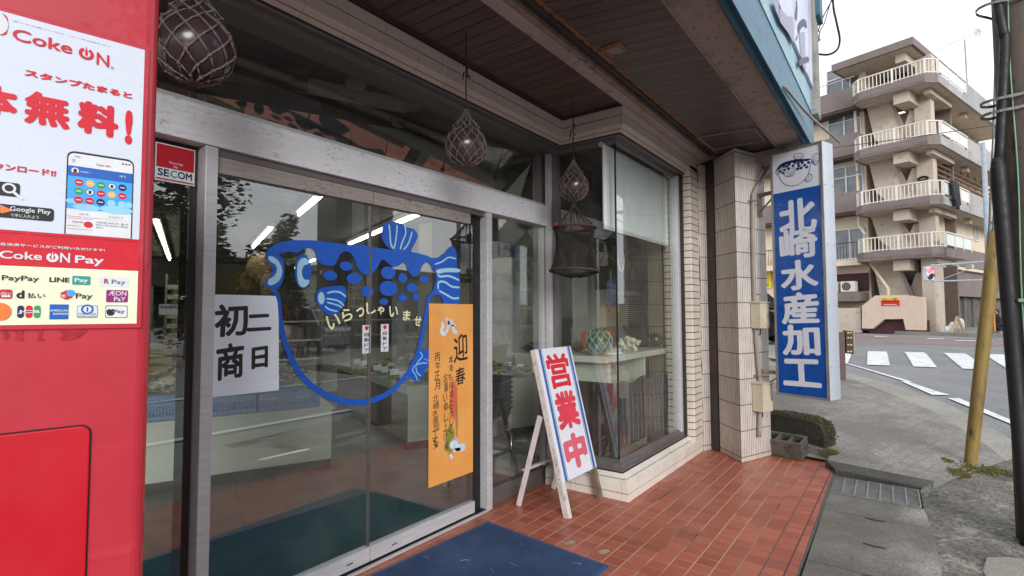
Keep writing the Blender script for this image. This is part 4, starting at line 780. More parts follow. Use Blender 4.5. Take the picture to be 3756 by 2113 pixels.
# ================================================================== NET FLOATS
def netball(name, label, c, r, mat, top, mesh=11, rows=7, cord=.0032, cordmat=ROPE, group=None, tail=False, hang=True):
    t = thing(name, label, 'glass float', c, group)
    c = Vector(c); mb = MB(); mb.sphere(c, r, 40, 24); P('glass_ball', mb, mat, t, smooth=True)
    mb = MB(); kn = MB(); ks = []
    neck = .062 if hang else .02
    for j in range(rows+1):
        ph = math.pi*(.985-.985*j/rows*.80); row = []   # from the bottom up
        for i in range(mesh):
            a = 2*math.pi*(i+.5*(j % 2))/mesh; rr = r+cord
            zz = -math.cos(math.pi-ph); row.append(c+Vector((rr*math.sin(ph)*math.cos(a), rr*math.sin(ph)*math.sin(a), rr*math.cos(ph))))
        ks.append(row)
    if hang:   # the net gathers to a neck above the ball
        for m_, (rf, zf) in enumerate(((.66, .98), (.40, 1.28), (.18, 1.62))):
            j = rows+1+m_; ks.append([c+Vector((r*rf*math.cos(2*math.pi*(i+.5*(j % 2))/mesh), r*rf*math.sin(2*math.pi*(i+.5*(j % 2))/mesh), r*zf)) for i in range(mesh)])
        ks.append([c+Vector((r*.04*math.cos(2*math.pi*i/mesh), r*.04*math.sin(2*math.pi*i/mesh), r*1.98)) for i in range(mesh)])
    for j in range(len(ks)-1):
        for i in range(mesh):
            a = ks[j][i]
            for q in ((i, i-1) if j % 2 == 0 else (i, i+1)):
                b = ks[j+1][q % mesh]; m = (a+b)/2
                if j < rows: m = c+(m-c).normalized()*(r+cord)
                m += Vector([rnd.uniform(-1, 1)*.0015 for _ in range(3)])
                mb.tube([a, m, b], cord, 5)
            if j: kn.sphere(a, cord*2.1, 6, 5, jit=.25)
    mb.add(kn.v, kn.f)
    P('net', mb, cordmat, t, smooth=True)
    if hang:
        tp = c+Vector((0, 0, r*1.95)); mb = MB(); pts = [tp, tp+V(.002, .001, .1), V(c.x+.001, c.y, top)]
        mb.tube(pts, .0042, 6); mb.sphere(tp+V(0, 0, .0), .012, 8, 6, (1, 1, 1.6), .2)
        for k in range(5):
            a = rnd.uniform(0, 6.28); z = tp.z+.19+.02*k if top-tp.z > .3 else tp.z+.08+.008*k
            mb.tube([V(c.x, c.y, z), V(c.x+.018*math.cos(a), c.y+.018*math.sin(a), z+.012), V(c.x+.028*math.cos(a), c.y+.028*math.sin(a), z-.03*(k % 3))], .0038, 5)
        P('hanging_cord', mb, ROPE_D if r < .125 else ROPE, t)
    return t
HF = 'net covered glass floats under the canopy'
netball('glass_float', 'large violet glass float in rope net, beside the red machine', tuple(on_y(716, 178, 2.02)), .126, FLOAT_V, 3.11, mesh=10, cord=.0033, group=HF)
netball('glass_float', 'violet glass float in a rope net, hanging alone mid-soffit', tuple(on_y(1709, 540, 2.02)), .118, FLOAT_V, 3.11, mesh=12, cord=.0024, group=HF)
f3 = on_y(2104, 686, 2.02); netball('glass_float', 'small violet glass float with the round net trap hung beneath it', tuple(f3), .112, FLOAT_V, 3.11, mesh=12, cord=.0022, group=HF)
# round fish trap below the third float
cz = on_y(2108, 836, 2.02); cb = on_y(2106, 995, 2.02); tr = thing('fish_trap', 'dark cylindrical net fish trap with hoops and red foam floats', 'fish trap', tuple(cb))
def hoop(c, r, tilt): return [c+V(r*math.cos(t), r*math.sin(t), tilt*r*math.cos(t)) for t in [2*math.pi*i/36 for i in range(36)]]
h0 = hoop(cz, .163, -.02); h1 = hoop(cb, .186, -.06)
for h_ in (h0, h1): mb = MB(); mb.tube(h_, .009, 7, closed=True); P('hoop', mb, HOOP, tr, smooth=True)
mb = MB(); n = 84; rows = 20
def net_pt(i, j):
    t = j/rows; a = 2*math.pi*i/n; r = .158-.022*math.sin(math.pi*t)**1.0+.026*t*t; q = cz.lerp(cb, t); return q+V(r*math.cos(a), r*math.sin(a), -.04*r*math.cos(a)+.002*math.sin(5*a))
for i in range(n):
    for sgn in (1, -1): mb.tube([net_pt(i+sgn*j*.5, j) for j in range(rows+1)], .0019, 3, caps=False)
P('side_net', mb, NET, tr)
mb = MB(); bt = cb+V(.03, 0, -.035)
for i in range(30): mb.tube([h1[int(i*36/30) % 36], (h1[int(i*36/30) % 36]+bt)/2+V(0, 0, -.02), bt], .0025, 4)
for i in range(14): a = rnd.uniform(0, 6.28); mb.tube([bt, bt+V(.05*math.cos(a), .05*math.sin(a), -.004*i*.3), bt+V(.07*math.cos(a), .07*math.sin(a), rnd.uniform(-.01, .01))], .005, 4)
P('bottom_net', mb, NET, tr)
mb = MB(); tk = f3+V(0, 0, -.135)
for i in range(24): mb.tube([h0[int(i*1.5) % 36], (h0[int(i*1.5) % 36]+tk)/2+V(0, 0, -.012), tk], .0026, 4)
mb.tube([tk, tk+V(-.02, .01, -.03), h0[20]], .007, 6); mb.tube([tk+V(0, 0, .03), tk], .008, 6); mb.sphere(tk, .017, 8, 6, (1, 1, 1.5), .2)
P('top_net', mb, ROPE_D, tr)
for a in (2.2, -.6):
    q = cz+V(.12*math.cos(a), .12*math.sin(a), .018); mb = MB(); mb.sphere(q, .03, 14, 8, (2.1, 1.2, .8)); P('foam_float', mb, REDBUOY, tr, smooth=True)

# ================================================================== A-FRAME SIGN
A0 = V(3.319, 1.942, 0); A1 = V(3.826, 1.935, 0); AT = V(3.319, 2.229, 1.182); up = (AT-A0); ul = up.length; uu = up.normalized(); ee = (A1-A0).normalized(); nn = ee.cross(uu).normalized()
af = Face(A0, ee, nn, uu); aw = (A1-A0).length
asign = thing('a_frame_sign', 'white wooden folding sign with big red characters and blue stripes', 'signboard', tuple((A0+A1)/2+V(0, .2, 0)))
cut = af.px(2076, 1768)[1]
mb = MB(); af.slab(mb, .0, aw, cut, ul, -.035, 0); P('board', mb, SIGN_W, asign, bev=.003)
mb = MB(); af.slab(mb, -.012, .0, cut-.01, ul, -.045, .0015); P('edge_strip', mb, WOOD_W, asign, bev=.002)
for x0, x1, mt in ((-.012, .03, WOOD_W), (aw-.035, aw, WOOD_G)):
    mb = MB(); af.slab(mb, x0, x1, 0, cut+.1, -.05, -.037); mb.prism([af.at(x0, 0, -.036), af.at(x1, 0, -.036), af.at(x1, cut-.001, -.036), af.at(x0, cut-.001, -.036)], nn*.034); P('leg', mb, mt, asign, bev=.002)
BK = V(3.324, 2.391, 0)
for x in (-.008, aw-.03):
    foot = BK+ee*x; topp = af.at(x, ul*.60, -.075) ; mb = MB(); mb.bar(foot, topp, .036, .022, ee); P('rear_leg', mb, WOOD_W, asign, bev=.002)
mb = MB(); mb.bar(BK+ee*0+V(0, -.045, .27), BK+ee*(aw-.03)+V(0, -.045, .27), .03, .018); P('cross_bar', mb, WOOD_W, asign, bev=.002)
mb = MB()
for k in range(9): mb.sphere(af.at(-.0125, cut+.03+k*.105, -.02), .004, 6, 4)
P('nail', mb, BLACKGAP, asign)
mb = MB()
for a, b in ((.032, .062), (.070, .076), (aw-.054, aw-.024), (aw-.068, aw-.062)): af.rect(mb, a, b, cut+.002, ul-.002, .0012)
P('blue_stripe', mb, plain('sign_blue_stripe', (42, 92, 160), .4), asign)
def ach(txt, us, mt, bold, nm):
    q = [af.px(1900+a/2.785, 1240+b/2.785) for a, b in us]; x0 = min(p[0] for p in q); x1 = max(p[0] for p in q); y0 = min(p[1] for p in q); y1 = max(p[1] for p in q)
    mb = MB(); af.text(mb, txt, x0, x1, y0, y1, .0014, bold); P(nm, mb, mt, asign, norm=False)
def abox(txt, yt, yb, mt, bold): # measured down the board
    y1 = af.px(*yt)[1]; y0 = af.px(*yb)[1]; mb = MB(); af.text(mb, txt, aw*.19, aw*.82, y0, y1, .0014, bold); P('lettering', mb, mt, asign, norm=False)
abox('営', (1900+395/2.785, 1240+155/2.785), (1900+455/2.785, 1240+505/2.785), RED_S, .028); abox('業', (1900+480/2.785, 1240+535/2.785), (1900+545/2.785, 1240+920/2.785), plain('sign_red_fading', (208, 56, 76), .4), .045); abox('中', (1900+585/2.785, 1240+955/2.785), (1900+620/2.785, 1240+1325/2.785), PINK_P, .06)
# driftwood and a loose castor beside the sign
dw = MB(); b0 = on_z(2015, 1735)
for k in range(9): p = b0+V(rnd.uniform(-.06, .1), rnd.uniform(.0, .16), rnd.uniform(.03, .24)); dw.sphere(p, rnd.uniform(.02, .05), 7, 5, (rnd.uniform(.6, 1.6), rnd.uniform(.6, 1.2), rnd.uniform(.6, 1.8)), .35)
P('driftwood', dw, DRIFT, label='gnarled lump of pale driftwood behind the folding sign', cat='driftwood')
cs = thing('castor', 'black rubber castor wheel lying by the driftwood', 'wheel', tuple(b0+V(-.02, -.02, 0))); cc = b0+V(-.02, -.03, .12); mb = MB(); mb.tube([cc+V(0, -.02, 0), cc+V(0, .02, 0)], .035, 18); P('tyre', mb, TYRE, cs, bev=.004); mb = MB(); mb.tube([cc+V(0, -.023, 0), cc+V(0, .023, 0)], .014, 12); P('hub', mb, GALV, cs); mb = MB(); mb.bar(cc+V(0, .035, 0), cc+V(0, .05, -.1), .03, .012); P('fork', mb, GALV, cs)

# ================================================================== MATS
bm4 = [on_z(u, v, .008) for u, v in ((1790, 1911), (1334, 2113), (2237, 2077))]; m0 = V(2.926, 2.373); xd = V(-1, .05, 0).normalized(); yd = V(-.105, -1, 0).normalized()
o = V(bm4[0].x, bm4[0].y, 0); yl = (V(bm4[2].x, bm4[2].y, 0)-o).length
mt_ = thing('door_mat', 'blue pile entrance mat on the red tiles before the doors', 'mat', tuple(o+xd*.8+yd*.5))
mb = MB(); mb.obox(o+V(0, 0, .0005), xd*1.7, yd*yl, (0, 0, .007)); P('rubber_edge', mb, MAT_E, mt_, bev=.003)
mb = MB(); mb.obox(o+xd*.022+yd*.022+V(0, 0, .004), xd*1.656, yd*(yl-.044), (0, 0, .006)); P('pile', mb, MAT_B, mt_, bev=.003)
mb = MB()
for k in range(190):
    p = o+xd*rnd.uniform(.04, 1.4)+yd*rnd.uniform(.04, yl-.04)+V(0, 0, .0108); q = rnd.uniform(.0015, .004); a_ = rnd.uniform(0, 6.28)
    mb.poly([p+V(q*rnd.uniform(.6, 1.3)*math.cos(a_+t), q*rnd.uniform(.4, 1.)*math.sin(a_+t), 0) for t in (0, 1.57, 3.14, 4.71)])
for k in range(7):
    p = o+xd*rnd.uniform(.1, 1.2)+yd*rnd.uniform(.1, yl-.1)+V(0, 0, .012); a_ = rnd.uniform(0, 6.28); mb.tube([p, p+V(.03*math.cos(a_), .03*math.sin(a_), .002), p+V(.055*math.cos(a_+.2), .055*math.sin(a_+.2), 0)], .0012, 4)
lt_ = P('lint', mb, plain('pale_lint', (150, 150, 150), .9), mt_, norm=False); lt_['kind'] = 'stuff'
gm = thing('floor_mat', 'dark green carpet mat inside the glass doors', 'mat', (2.2, 3.1, 0)); mb = MB(); mb.prism([(2.88, 3.52, .006), (2.86, 2.66, .006), (.9, 2.66, .006), (.9, 3.66, .006), (1.61, 3.6, .006)], (0, 0, .006)); P('pile', mb, MAT_G, gm, bev=.003)
# ================================================================== BLADE SIGN, PILLAR FITTINGS
g1 = V(math.cos(rad(24)), -math.sin(rad(24)), 0); g2 = V(math.sin(rad(20.7)), math.cos(rad(20.7)), 0)
bl = V(5.675, 1.01, 0); bf = Face(bl, -g2, -g1 if False else V(-math.cos(rad(20.7)), math.sin(rad(20.7)), 0))
zb, zt = bf.px(2846, 1446)[1], bf.px(2829.5, 565)[1]; bw = bf.px(3031, 1000)[0]; bx0 = bf.px(2838, 1000)[0]
blade = thing('blade_sign', 'tall projecting sign, pufferfish emblem over white characters on blue', 'sign', tuple(bf.at(.25, zb, -.08)))
mb = MB(); bf.slab(mb, bx0, bw, zb, zt, -.19, 0); P('case', mb, SIGN_CASE, blade, bev=.006)
mb = MB(); fr = .022
for a, b, c, d in ((bx0, bx0+fr, zb, zt), (bw-fr, bw, zb, zt), (bx0+fr, bw-fr, zb, zb+fr), (bx0+fr, bw-fr, zt-fr, zt)): bf.slab(mb, a, b, c, d, .001, .012)
P('frame', mb, SIGN_FR, blade)
ysp = bf.px(2842, 712)[1]
mb = MB(); bf.rect(mb, bx0+fr, bw-fr, ysp, zt-fr, .004); P('white_face', mb, SIGN_W, blade); mb = MB(); bf.rect(mb, bx0+fr, bw-fr, zb+fr, ysp, .004); P('blue_face', mb, SIGN_B, blade)
mb = MB()
for u0, ch in ((1, 0),):
    ys = [(729, 858), (838, 946), (956, 1063), (1073, 1184), (1191, 1308), (1312, 1420)]
    cx = (bx0+bw)/2
for ch, (a, b) in zip('北崎水産加工', ((728, 860), (835, 950), (953, 1066), (1072, 1190), (1190, 1306), (1316, 1418))):
    y1, y0 = bf.px(2935, a)[1], bf.px(2935, b)[1]; bf.text(mb, ch, cx-.178, cx+.178, y0+.002, y1-.002, .0055, .034, .05)
P('lettering', mb, SIGN_W, blade, norm=False)
# pufferfish emblem: the whole outline in dark blue strokes
fl = MB(); fw_ = MB(); s3 = lambda pts: [bf.px(2450+a/3.623, 500+b/3.623) for a, b in pts]
bf.ribbon(fl, s3(((1480, 520), (1500, 580), (1560, 640), (1640, 662), (1740, 640), (1820, 580), (1870, 500), (1890, 420), (1915, 330))), .0055, .0056, False)
bf.blob(fl, s3(((1440, 470), (1465, 410), (1520, 360), (1600, 330), (1700, 310), (1800, 302), (1900, 300), (1860, 330), (1810, 330), (1770, 345), (1730, 340), (1690, 368), (1650, 350), (1620, 395), (1580, 375), (1550, 420), (1510, 405), (1490, 440), (1465, 450))), .0056)
bf.blob(fl, s3(((1430, 470), (1462, 455), (1482, 475), (1466, 488), (1482, 510), (1450, 520), (1445, 495))), .0058); bf.blob(fw_, s3(((1440, 472), (1462, 464), (1470, 478), (1456, 488), (1468, 506), (1452, 510), (1452, 490))), .0064)
for ex, ey, er, k in ((1508, 438, 24, fl), (1508, 438, 18, fw_), (1508, 438, 9, fl)): x, y = s3(((ex, ey),))[0]; bf.ell(k, x, y, er*.00078, er*.00072, .0066+.0004*(24-er)/6)
for sx, sy in ((1555, 448), (1535, 490), (1500, 470), (1585, 402), (1608, 430), (1668, 392), (1735, 362), (1790, 352), (1745, 395), (1820, 385), (1875, 350), (1730, 434), (1775, 422), (1850, 410)): x, y = s3(((sx, sy),))[0]; bf.ell(fl, x, y, .015, .0125, .0060)
def fin(pts, rays, wd=.0045):
    q = s3(pts); fb_ = MB(); bf.blob(fb_, q, .0068); P('emblem_fin', fb_, SIGN_W, blade, norm=False); bf.ribbon(fl, q+[q[0]], wd, .0072, False)
    for r_ in rays: bf.ribbon(fl, s3(r_), .0035, .0073, False)
fin(((1690, 300), (1675, 265), (1700, 235), (1750, 228), (1800, 240), (1805, 275), (1770, 300), (1730, 308)), [((1700, 290), (1690, 265)), ((1720, 295), (1715, 258)), ((1740, 297), (1742, 252)), ((1758, 296), (1770, 255)), ((1772, 292), (1792, 262))])
fin(((1915, 320), (1930, 270), (1970, 230), (2010, 240), (2015, 300), (1995, 360), (1965, 378), (1940, 360)), [((1925, 320), (1985, 245)), ((1930, 325), (2005, 285)), ((1930, 330), (2005, 325)), ((1932, 338), (1990, 350)), ((1935, 345), (1965, 370))])
fin(((1860, 520), (1895, 502), (1920, 525), (1910, 570), (1870, 600), (1832, 590), (1845, 545)), [((1860, 540), (1905, 520)), ((1855, 560), (1900, 545)), ((1848, 580), (1885, 572))], .006)
fin(((1570, 500), (1600, 465), (1650, 430), (1695, 420), (1700, 460), (1670, 520), (1610, 535), (1575, 525)), [((1610, 505), (1685, 430)), ((1615, 512), (1692, 455)), ((1618, 520), (1685, 480)), ((1612, 528), (1670, 508))]); x, y = s3(((1582, 505),))[0]; bf.ell(fl, x, y, .017, .021, .0076); bf.ell(fw_, x, y, .0135, .017, .0080)
P('emblem_lines', fl, NAVY_P, blade); P('emblem_fill', fw_, SIGN_W, blade)
mb = MB()
for zz in (zb+.3, zb+.85, zb+1.4, zb+1.95):
    for dd in (-.03, -.16): mb.sphere(bf.at(bw+.001, zz, dd), .006, 6, 5)
for zz in (zb+.2, zb+1.1, zb+1.6): mb.sphere(bf.at(bw-.011, zz, .013), .005, 6, 5)
P('rivet', mb, GALV, blade)
rf = Face(PF_, (PR_-PF_), V((PR_-PF_).y, -(PR_-PF_).x, 0))
def brk(v, lab):
    x, y = rf.px(2783, v); mb = MB(); rf.slab(mb, x-.03, x+.04, y-.22, y+.02, .0, .012); mb.bar(rf.at(x, y, .01), bf.at(bx0+.01, y, -.09), .035, .035); mb.bar(rf.at(x, y-.17, .01), bf.at(bx0+.01, y-.01, -.09), .012, .012)
    P('sign_bracket', mb, RUSTY, blade)
brk(718, 'upper'); brk(1362, 'lower')
# conduit and the two grey boxes on the pillar
cp = [rf.px(u, v) for u, v in ((2805, 618), (2760, 700), (2752, 760), (2755, 1000), (2765, 1250), (2778, 1420), (2775, 1600))]
cd_ = thing('conduit', 'painted steel conduit running down the ribbed pillar with a bent top', 'pipe', tuple(rf.at(cp[3][0], 1, .03)))
mb = MB(); pts = [rf.at(cp[0][0]-.03, cp[0][1], .0), rf.at(cp[0][0]+.0, cp[0][1]+.005, .05)]+[rf.at(x, y, .05 if i < 1 else .028) for i, (x, y) in enumerate(cp)]
mb.tube(smooth2([tuple(p) for p in pts]), .022, 10); P('pipe', mb, DUCT, cd_, smooth=True)
mb = MB()
for u, v in ((2752, 740), (2766, 1080), (2772, 1378)): x, y = rf.px(u, v); mb = MB(); rf.slab(mb, x-.045, x+.045, y-.01, y+.01, .0, .004); mb.tube([rf.at(x-.024, y, .004), rf.at(x-.024, y, .05), rf.at(x+.024, y, .052), rf.at(x+.024, y, .004)], .006, 5); P('pipe_clip', mb, GALV, cd_)
def ebox(lab, ctr, w, h, d):
    x, y = rf.px(*ctr); t = thing('electrical_box', lab, 'electrical box', tuple(rf.at(x, y-h/2, .05)), 'electrical boxes on the pillar')
    mb = MB(); rf.slab(mb, x-w/2, x+w/2, y-h/2, y+h/2, .005, d); P('box_body', mb, BOXB, t, bev=.004)
    mb = MB(); mb.prism([rf.at(x-w/2-.012, y+h/2, .0), rf.at(x-w/2-.012, y+h/2, d+.012), rf.at(x-w/2-.012, y+h/2+.01, d+.012), rf.at(x-w/2-.012, y+h/2+.022, .0)], rf.e*(w+.024)); P('rain_lid', mb, BOXB, t, bev=.002)
    mb = MB(); rf.slab(mb, x-w/2+.015, x+w/2-.02, y-h/2+.012, y+h/2-.012, d, d+.004); P('box_door', mb, BOXB, t, bev=.002)
    mb = MB(); rf.slab(mb, x+w/2-.035, x+w/2-.025, y-.03, y+.02, d+.004, d+.016); P('latch', mb, GALV, t)
    mb = MB(); mb.tube([rf.at(x, y-h/2, .06), rf.at(x+.01, y-h/2-.06, .05), rf.at(x+.04, y-h/2-.07, .01)], .006, 6); P('cable', mb, CABLE, t)
ebox('upper beige electrical box, strapped to the conduit at chest height', (2768, 1158), .15, .25, .11); ebox('lower beige electrical box below the sign bracket, near the pillar foot', (2775, 1454), .165, .27, .12)
# ================================================================== KERB-SIDE CLUTTER BEHIND THE PILLAR
q0, q1 = on_z(2838, 1672, .0), on_z(2944, 1692, .0); dd = (q1-q0).normalized(); dp = V(-dd.y, dd.x, 0); dp = dp if dp.dot(V(_f.x, _f.y, 0)) > 0 else -dp
blk = MB(); q0 = q0-dd*.10; L = (q1-q0).length; hb = .165; dw_ = dp*.185+V(0, 0, .055); hu = V(0, 0, hb)-dp*.03
for a, b in ((0, .07), (.30, .37), (.62, .69), (.93, 1.0)): blk.obox(q0+dd*L*a+dw_*.18, dd*L*(b-a), dw_*.64, hu)
blk.obox(q0, dd*L, dw_*.179, hu); blk.obox(q0+dw_*.821, dd*L, dw_*.179, hu); blk.obox(q0+dd*L*.07+dw_*.18, dd*L*.86, dw_*.64, hu*.3)
P('cinder_block', blk, BLOCK, label='old grey cinder block with three holes beside the pillar', cat='cinder block', bev=.005)
r0, r1 = on_z(2800, 1650, .0)+dp*.22, on_z(3024, 1680, .03)+dp*.10; wf_ = Face(r0, r1-r0, -V(-(r1-r0).y, (r1-r0).x, 0) if V(-(r1-r0).y, (r1-r0).x, 0).dot(V(_f.x, _f.y, 0)) > 0 else V(-(r1-r0).y, (r1-r0).x, 0))
pf = smooth2([wf_.px(u, v) for u, v in ((2800, 1508), (2850, 1512), (2900, 1522), (2950, 1534), (2985, 1548), (3005, 1568), (3017, 1605), (3022, 1650), (3024, 1690))])
mr = MB(); nb_ = 7; vs = []
ps = [(-.1, -.08)]+[(-.1, pf[0][1])]+pf
for k in range(nb_):
    t = k/(nb_-1); sh2 = 1-.10*abs(2*t-1)**2.5
    for x, z in ps: vs.append(wf_.at(x+.012*rnd.uniform(-1, 1), z*sh2+.008*rnd.uniform(-1, 1), -.22*t))
n = len(ps); fs = [tuple(range(n)), tuple(range(nb_*n-1, (nb_-1)*n-1, -1))]+[(k*n+i, k*n+(i+1) % n, (k+1)*n+(i+1) % n, (k+1)*n+i) for k in range(nb_-1) for i in range(n)]
mr.add(vs, fs); P('kerb_wall', mr, MOSSROCK, label='dark mossy rounded concrete kerb end behind the cinder block', cat='low wall')
mb = MB()
for k in range(420):
    i = rnd.randrange(0, len(pf)-6); x, z = pf[i]; t = rnd.random()**.7; q = wf_.at(x+rnd.uniform(-.02, .02), z*(1-.10*abs(2*t-1)**2.5)+rnd.uniform(-.004, .006)-(.03*rnd.random() if rnd.random() < .2 else 0), -.22*t); mb.sphere(q, rnd.uniform(.004, .012), 5, 3, (1.3, 1.2, .6), .4)
cap_ = P('moss_cap', mb, m_stain('dry_moss', (104, 86, 44), (74, 66, 34), (120, 94, 50), 20, 50, 1.), bpy.data.objects['kerb_wall'], norm=False); cap_['kind'] = 'stuff'
mb = MB(); z0 = on_z(2838, 1652, .02); z1 = on_z(2925, 1672, .012); mb.bar(z0-dp*.06-dd*.1, z1-dp*.03, .035, .004, (0, 0, 1)); mb.bar(z0-dp*.042-dd*.1+V(0, 0, .02), z1-dp*.012+V(0, 0, .02), .004, .035, (0, 0, 1))
P('steel_angle', mb, plain('dull_zinc', (150, 148, 142), .6, .1, var=.1), label='short galvanised steel angle lying against the cinder block', cat='steel strip')
# moss tufts
def moss(spots, lab):
    mb = MB()
    for (u, v), n, sp in spots:
        c = on_g(u, v, .0)
        for k in range(n*5):
            p = V(c.x+rnd.gauss(0, sp), c.y+rnd.gauss(0, sp*.7), 0); p.z = ground_h(p.x, p.y)+.002
            mb.sphere(p, rnd.uniform(.003, .009), 5, 3, (1.2, 1.2, .8), .35)
    P('moss', mb, MOSS, label=lab, cat='moss', kind='stuff')
moss((((3520, 1735), 70, .05), ((3640, 1725), 40, .05), ((3480, 1690), 22, .03), ((3560, 1715), 40, .06), ((3700, 1735), 24, .05)), 'yellow-green moss round the foot of the yellow guard')
moss((((3040, 1655), 26, .035), ((3060, 1662), 16, .03), ((2885, 1528), 1, .01)), 'moss and weeds against the rounded kerb end')
# leaves and grit in the gap along the forecourt edge
mb = MB(); a, b = V(3.3, .494, -.05), V(5.2, .515, -.05)
for k in range(150):
    p = a.lerp(b, rnd.random())+V(0, rnd.uniform(-.022, .01), rnd.uniform(-.02, .02)); q = rnd.uniform(.012, .035); r = Matrix.Rotation(rnd.uniform(0, 6.28), 3, 'Z') @ Matrix.Rotation(rnd.uniform(-.7, .7), 3, 'X')
    mb.poly([p+r @ V(-q, 0, 0), p+r @ V(0, -q*.35, .004), p+r @ V(q, 0, 0), p+r @ V(0, q*.35, .004)])
P('fallen_leaves', mb, plain('dry_leaves', (104, 78, 62), .9, var=.5, scale=60), label='dry leaves and grit caught along the forecourt edge', cat='leaves', kind='stuff', norm=False)
# broken tile and old anchor holes
for u, v, s_ in ((2090, 1990, .045), (2215, 2022, .05), (2275, 1860, .03)):
    c = on_z(u, v, .001); mb = MB()
    mb.poly([c+V(s_*rnd.uniform(.6, 1.1)*math.cos(t)*1.0, s_*rnd.uniform(.6, 1.1)*math.sin(t)*.7, .0) for t in [2*math.pi*i/11 for i in range(11)]])
    P('cement_patch', mb, m_stain('anchor_cement%d' % u, (172, 158, 140), (142, 126, 110), (44, 36, 30), 40, 60, 1.), kind='structure', origin=(0, 0, 0), norm=False)
# ================================================================== DRAIN GRATE
gz = -.018; gc = [on_z(u, v, gz) for u, v in ((3060.6, 1748), (3367.6, 1798.7), (3379, 1863), (3043, 1802.6))]
gr = thing('drain_grate', 'rectangular galvanised steel grate set in the gutter', 'drain grate', tuple((gc[0]+gc[2])/2))
mb = MB()
for k in range(17): t = k/16; mb.bar(gc[0].lerp(gc[3], t), gc[1].lerp(gc[2], t), .008, .012)
P('bearing_bars', mb, GALV, gr)
mb = MB()
for k in range(8): t = k/7; mb.bar(gc[0].lerp(gc[1], t)+V(0, 0, .004), gc[3].lerp(gc[2], t)+V(0, 0, .004), .009, .008)
P('cross_bars', mb, GALV, gr)
gfz = V(0, 0, -.0115); P('drain_pit', MB().poly([c+gfz+V(0, 0, .004) for c in gc]), plain('drain_water', (78, 78, 72), .3), kind='structure', origin=(0, 0, 0))
# ================================================================== POLES AND CABLES AT THE KERB
yb = on_g(3560, 1697); yt_ = on_plane(3652, 852, yb, V(_f.x, _f.y, 0).normalized()); yt2 = yt_
yg = thing('pole_guard', 'leaning yellow plastic guy-wire guard, stained and split at the foot', 'guard post', tuple(yb))
ax = (yt_-yb).normalized(); mb = MB(); N_ = 20; a1 = ax.orthogonal().normalized(); a2 = ax.cross(a1)
ring = lambda c, r: [c+(a1*math.cos(2*math.pi*k/N_)+a2*math.sin(2*math.pi*k/N_))*r for k in range(N_)]
rr = [ring(yb-ax*.03, .047), ring(yb+ax*.25, .051), ring(yt_-ax*.4, .055), ring(yt_, .062), ring(yt_, .056), ring(yt_-ax*.35, .048)]
for p, q in zip(rr, rr[1:]):
    for k in range(N_): mb.poly([p[k], p[(k+1) % N_], q[(k+1) % N_], q[k]])
P('guard_tube', mb, YPOLE, yg, smooth=True)
mb = MB(); fx = yb+ax*.12+V(-.03, -.055, 0)
for k, (w_, l_) in enumerate(((.012, .2), (.008, .13))): mb.poly([fx+V(.045, 0, -.02), fx+V(.045+w_, -.006, .09), fx+V(.043, .0, l_), fx+V(.04-w_, 0, .06)])
P('split', mb, BLACKGAP, yg)
def wire(name, lab, pts, r, mat, cat='cable', n=6, group=None): return P(name, MB().tube(smooth2([tuple(p) for p in pts]), r, n), mat, label=lab, cat=cat, smooth=True, group=group)
def far_plane(u, v, ref): return on_plane(u, v, ref, V(_f.x, _f.y, 0).normalized())
ip = yt_-ax*.9
gt = far_plane(3652, -60, yt_); 
wire('guy_wire', 'steel guy wire rising out of the yellow guard, nearer the shop', [ip, far_plane(3628, 850, yt_), far_plane(3645, 420, yt_), far_plane(3655, 60, yt_), far_plane(3668, -400, yt_)], .009, STEELW, 'guy wire', group='guy wires in the yellow guard')
wire('guy_wire', 'steel guy wire rising out of the yellow guard, nearer the dark pole', [ip, far_plane(3642, 850, yt_), far_plane(3655, 480, yt_), far_plane(3672, 60, yt_), far_plane(3690, -400, yt_)], .008, STEELW, 'guy wire', group='guy wires in the yellow guard')
# dark utility pole with its cable guard
pb_ = on_z(3745, 2000, -.03); bp = thing('utility_pole', 'dark utility pole at the right edge with a black cable guard', 'utility pole', (pb_.x+.1, pb_.y-.1, -.03))
pc = V(pb_.x+.05, pb_.y-.225, -.03)
lft = V(-_r.x, -_r.y, 0).normalized()   # along the kerb
ctr = V(pb_.x, pb_.y, 0)+V(_r.x, _r.y, 0)*.052
ln_ = V(-.030, -.0, 0)*0+lft*.034   # the whole pole leans a little towards the shop, per metre
LE = lambda c, z: V(c.x, c.y, 0)+ln_*z+V(0, 0, z)
mb = MB(); mb.tube([LE(ctr, z) for z in (-.03, .09, .1, 1.2, 2.33, 2.40, 2.43)], [.047, .047, .043, .043, .043, .04, .028], 20); P('cable_guard', mb, POLE_B, bp, smooth=True)
cu = ctr+V(_r.x, _r.y, 0)*.155+V(_f.x, _f.y, 0)*.05; mb = MB(); mb.tube([cu+V(0, 0, z) for z in (-.03, 3., 9.)], [.14, .135, .125], 28); P('pole_shaft', mb, POLE_C, bp, smooth=True)
def strap(v, tilt=.0):
    z = on_plane(3700, v, cu, V(_f.x, _f.y, 0).normalized()).z; mb = MB(); ps = []
    for t in [2*math.pi*i/40 for i in range(40)]:
        d_ = V(math.cos(t), math.sin(t), 0); s_ = max(0, d_.dot(lft)); ps.append(cu+V(0, 0, z)+d_*(.145+.12*s_**6)+V(0, 0, tilt*d_.dot(lft)))
    for k in range(40): mb.bar(ps[k], ps[(k+1) % 40], .004, .018, (0, 0, 1))
    P('steel_strap', mb, plain('dull_strap_%d' % v, (104, 102, 98), .6, .3, var=.3, scale=90), bp)
strap(30, .0); strap(345, -.06); strap(390, -.06)
mb = MB(); tp = LE(ctr, 2.36); q = lambda u, v: far_plane(u, v, ctr)
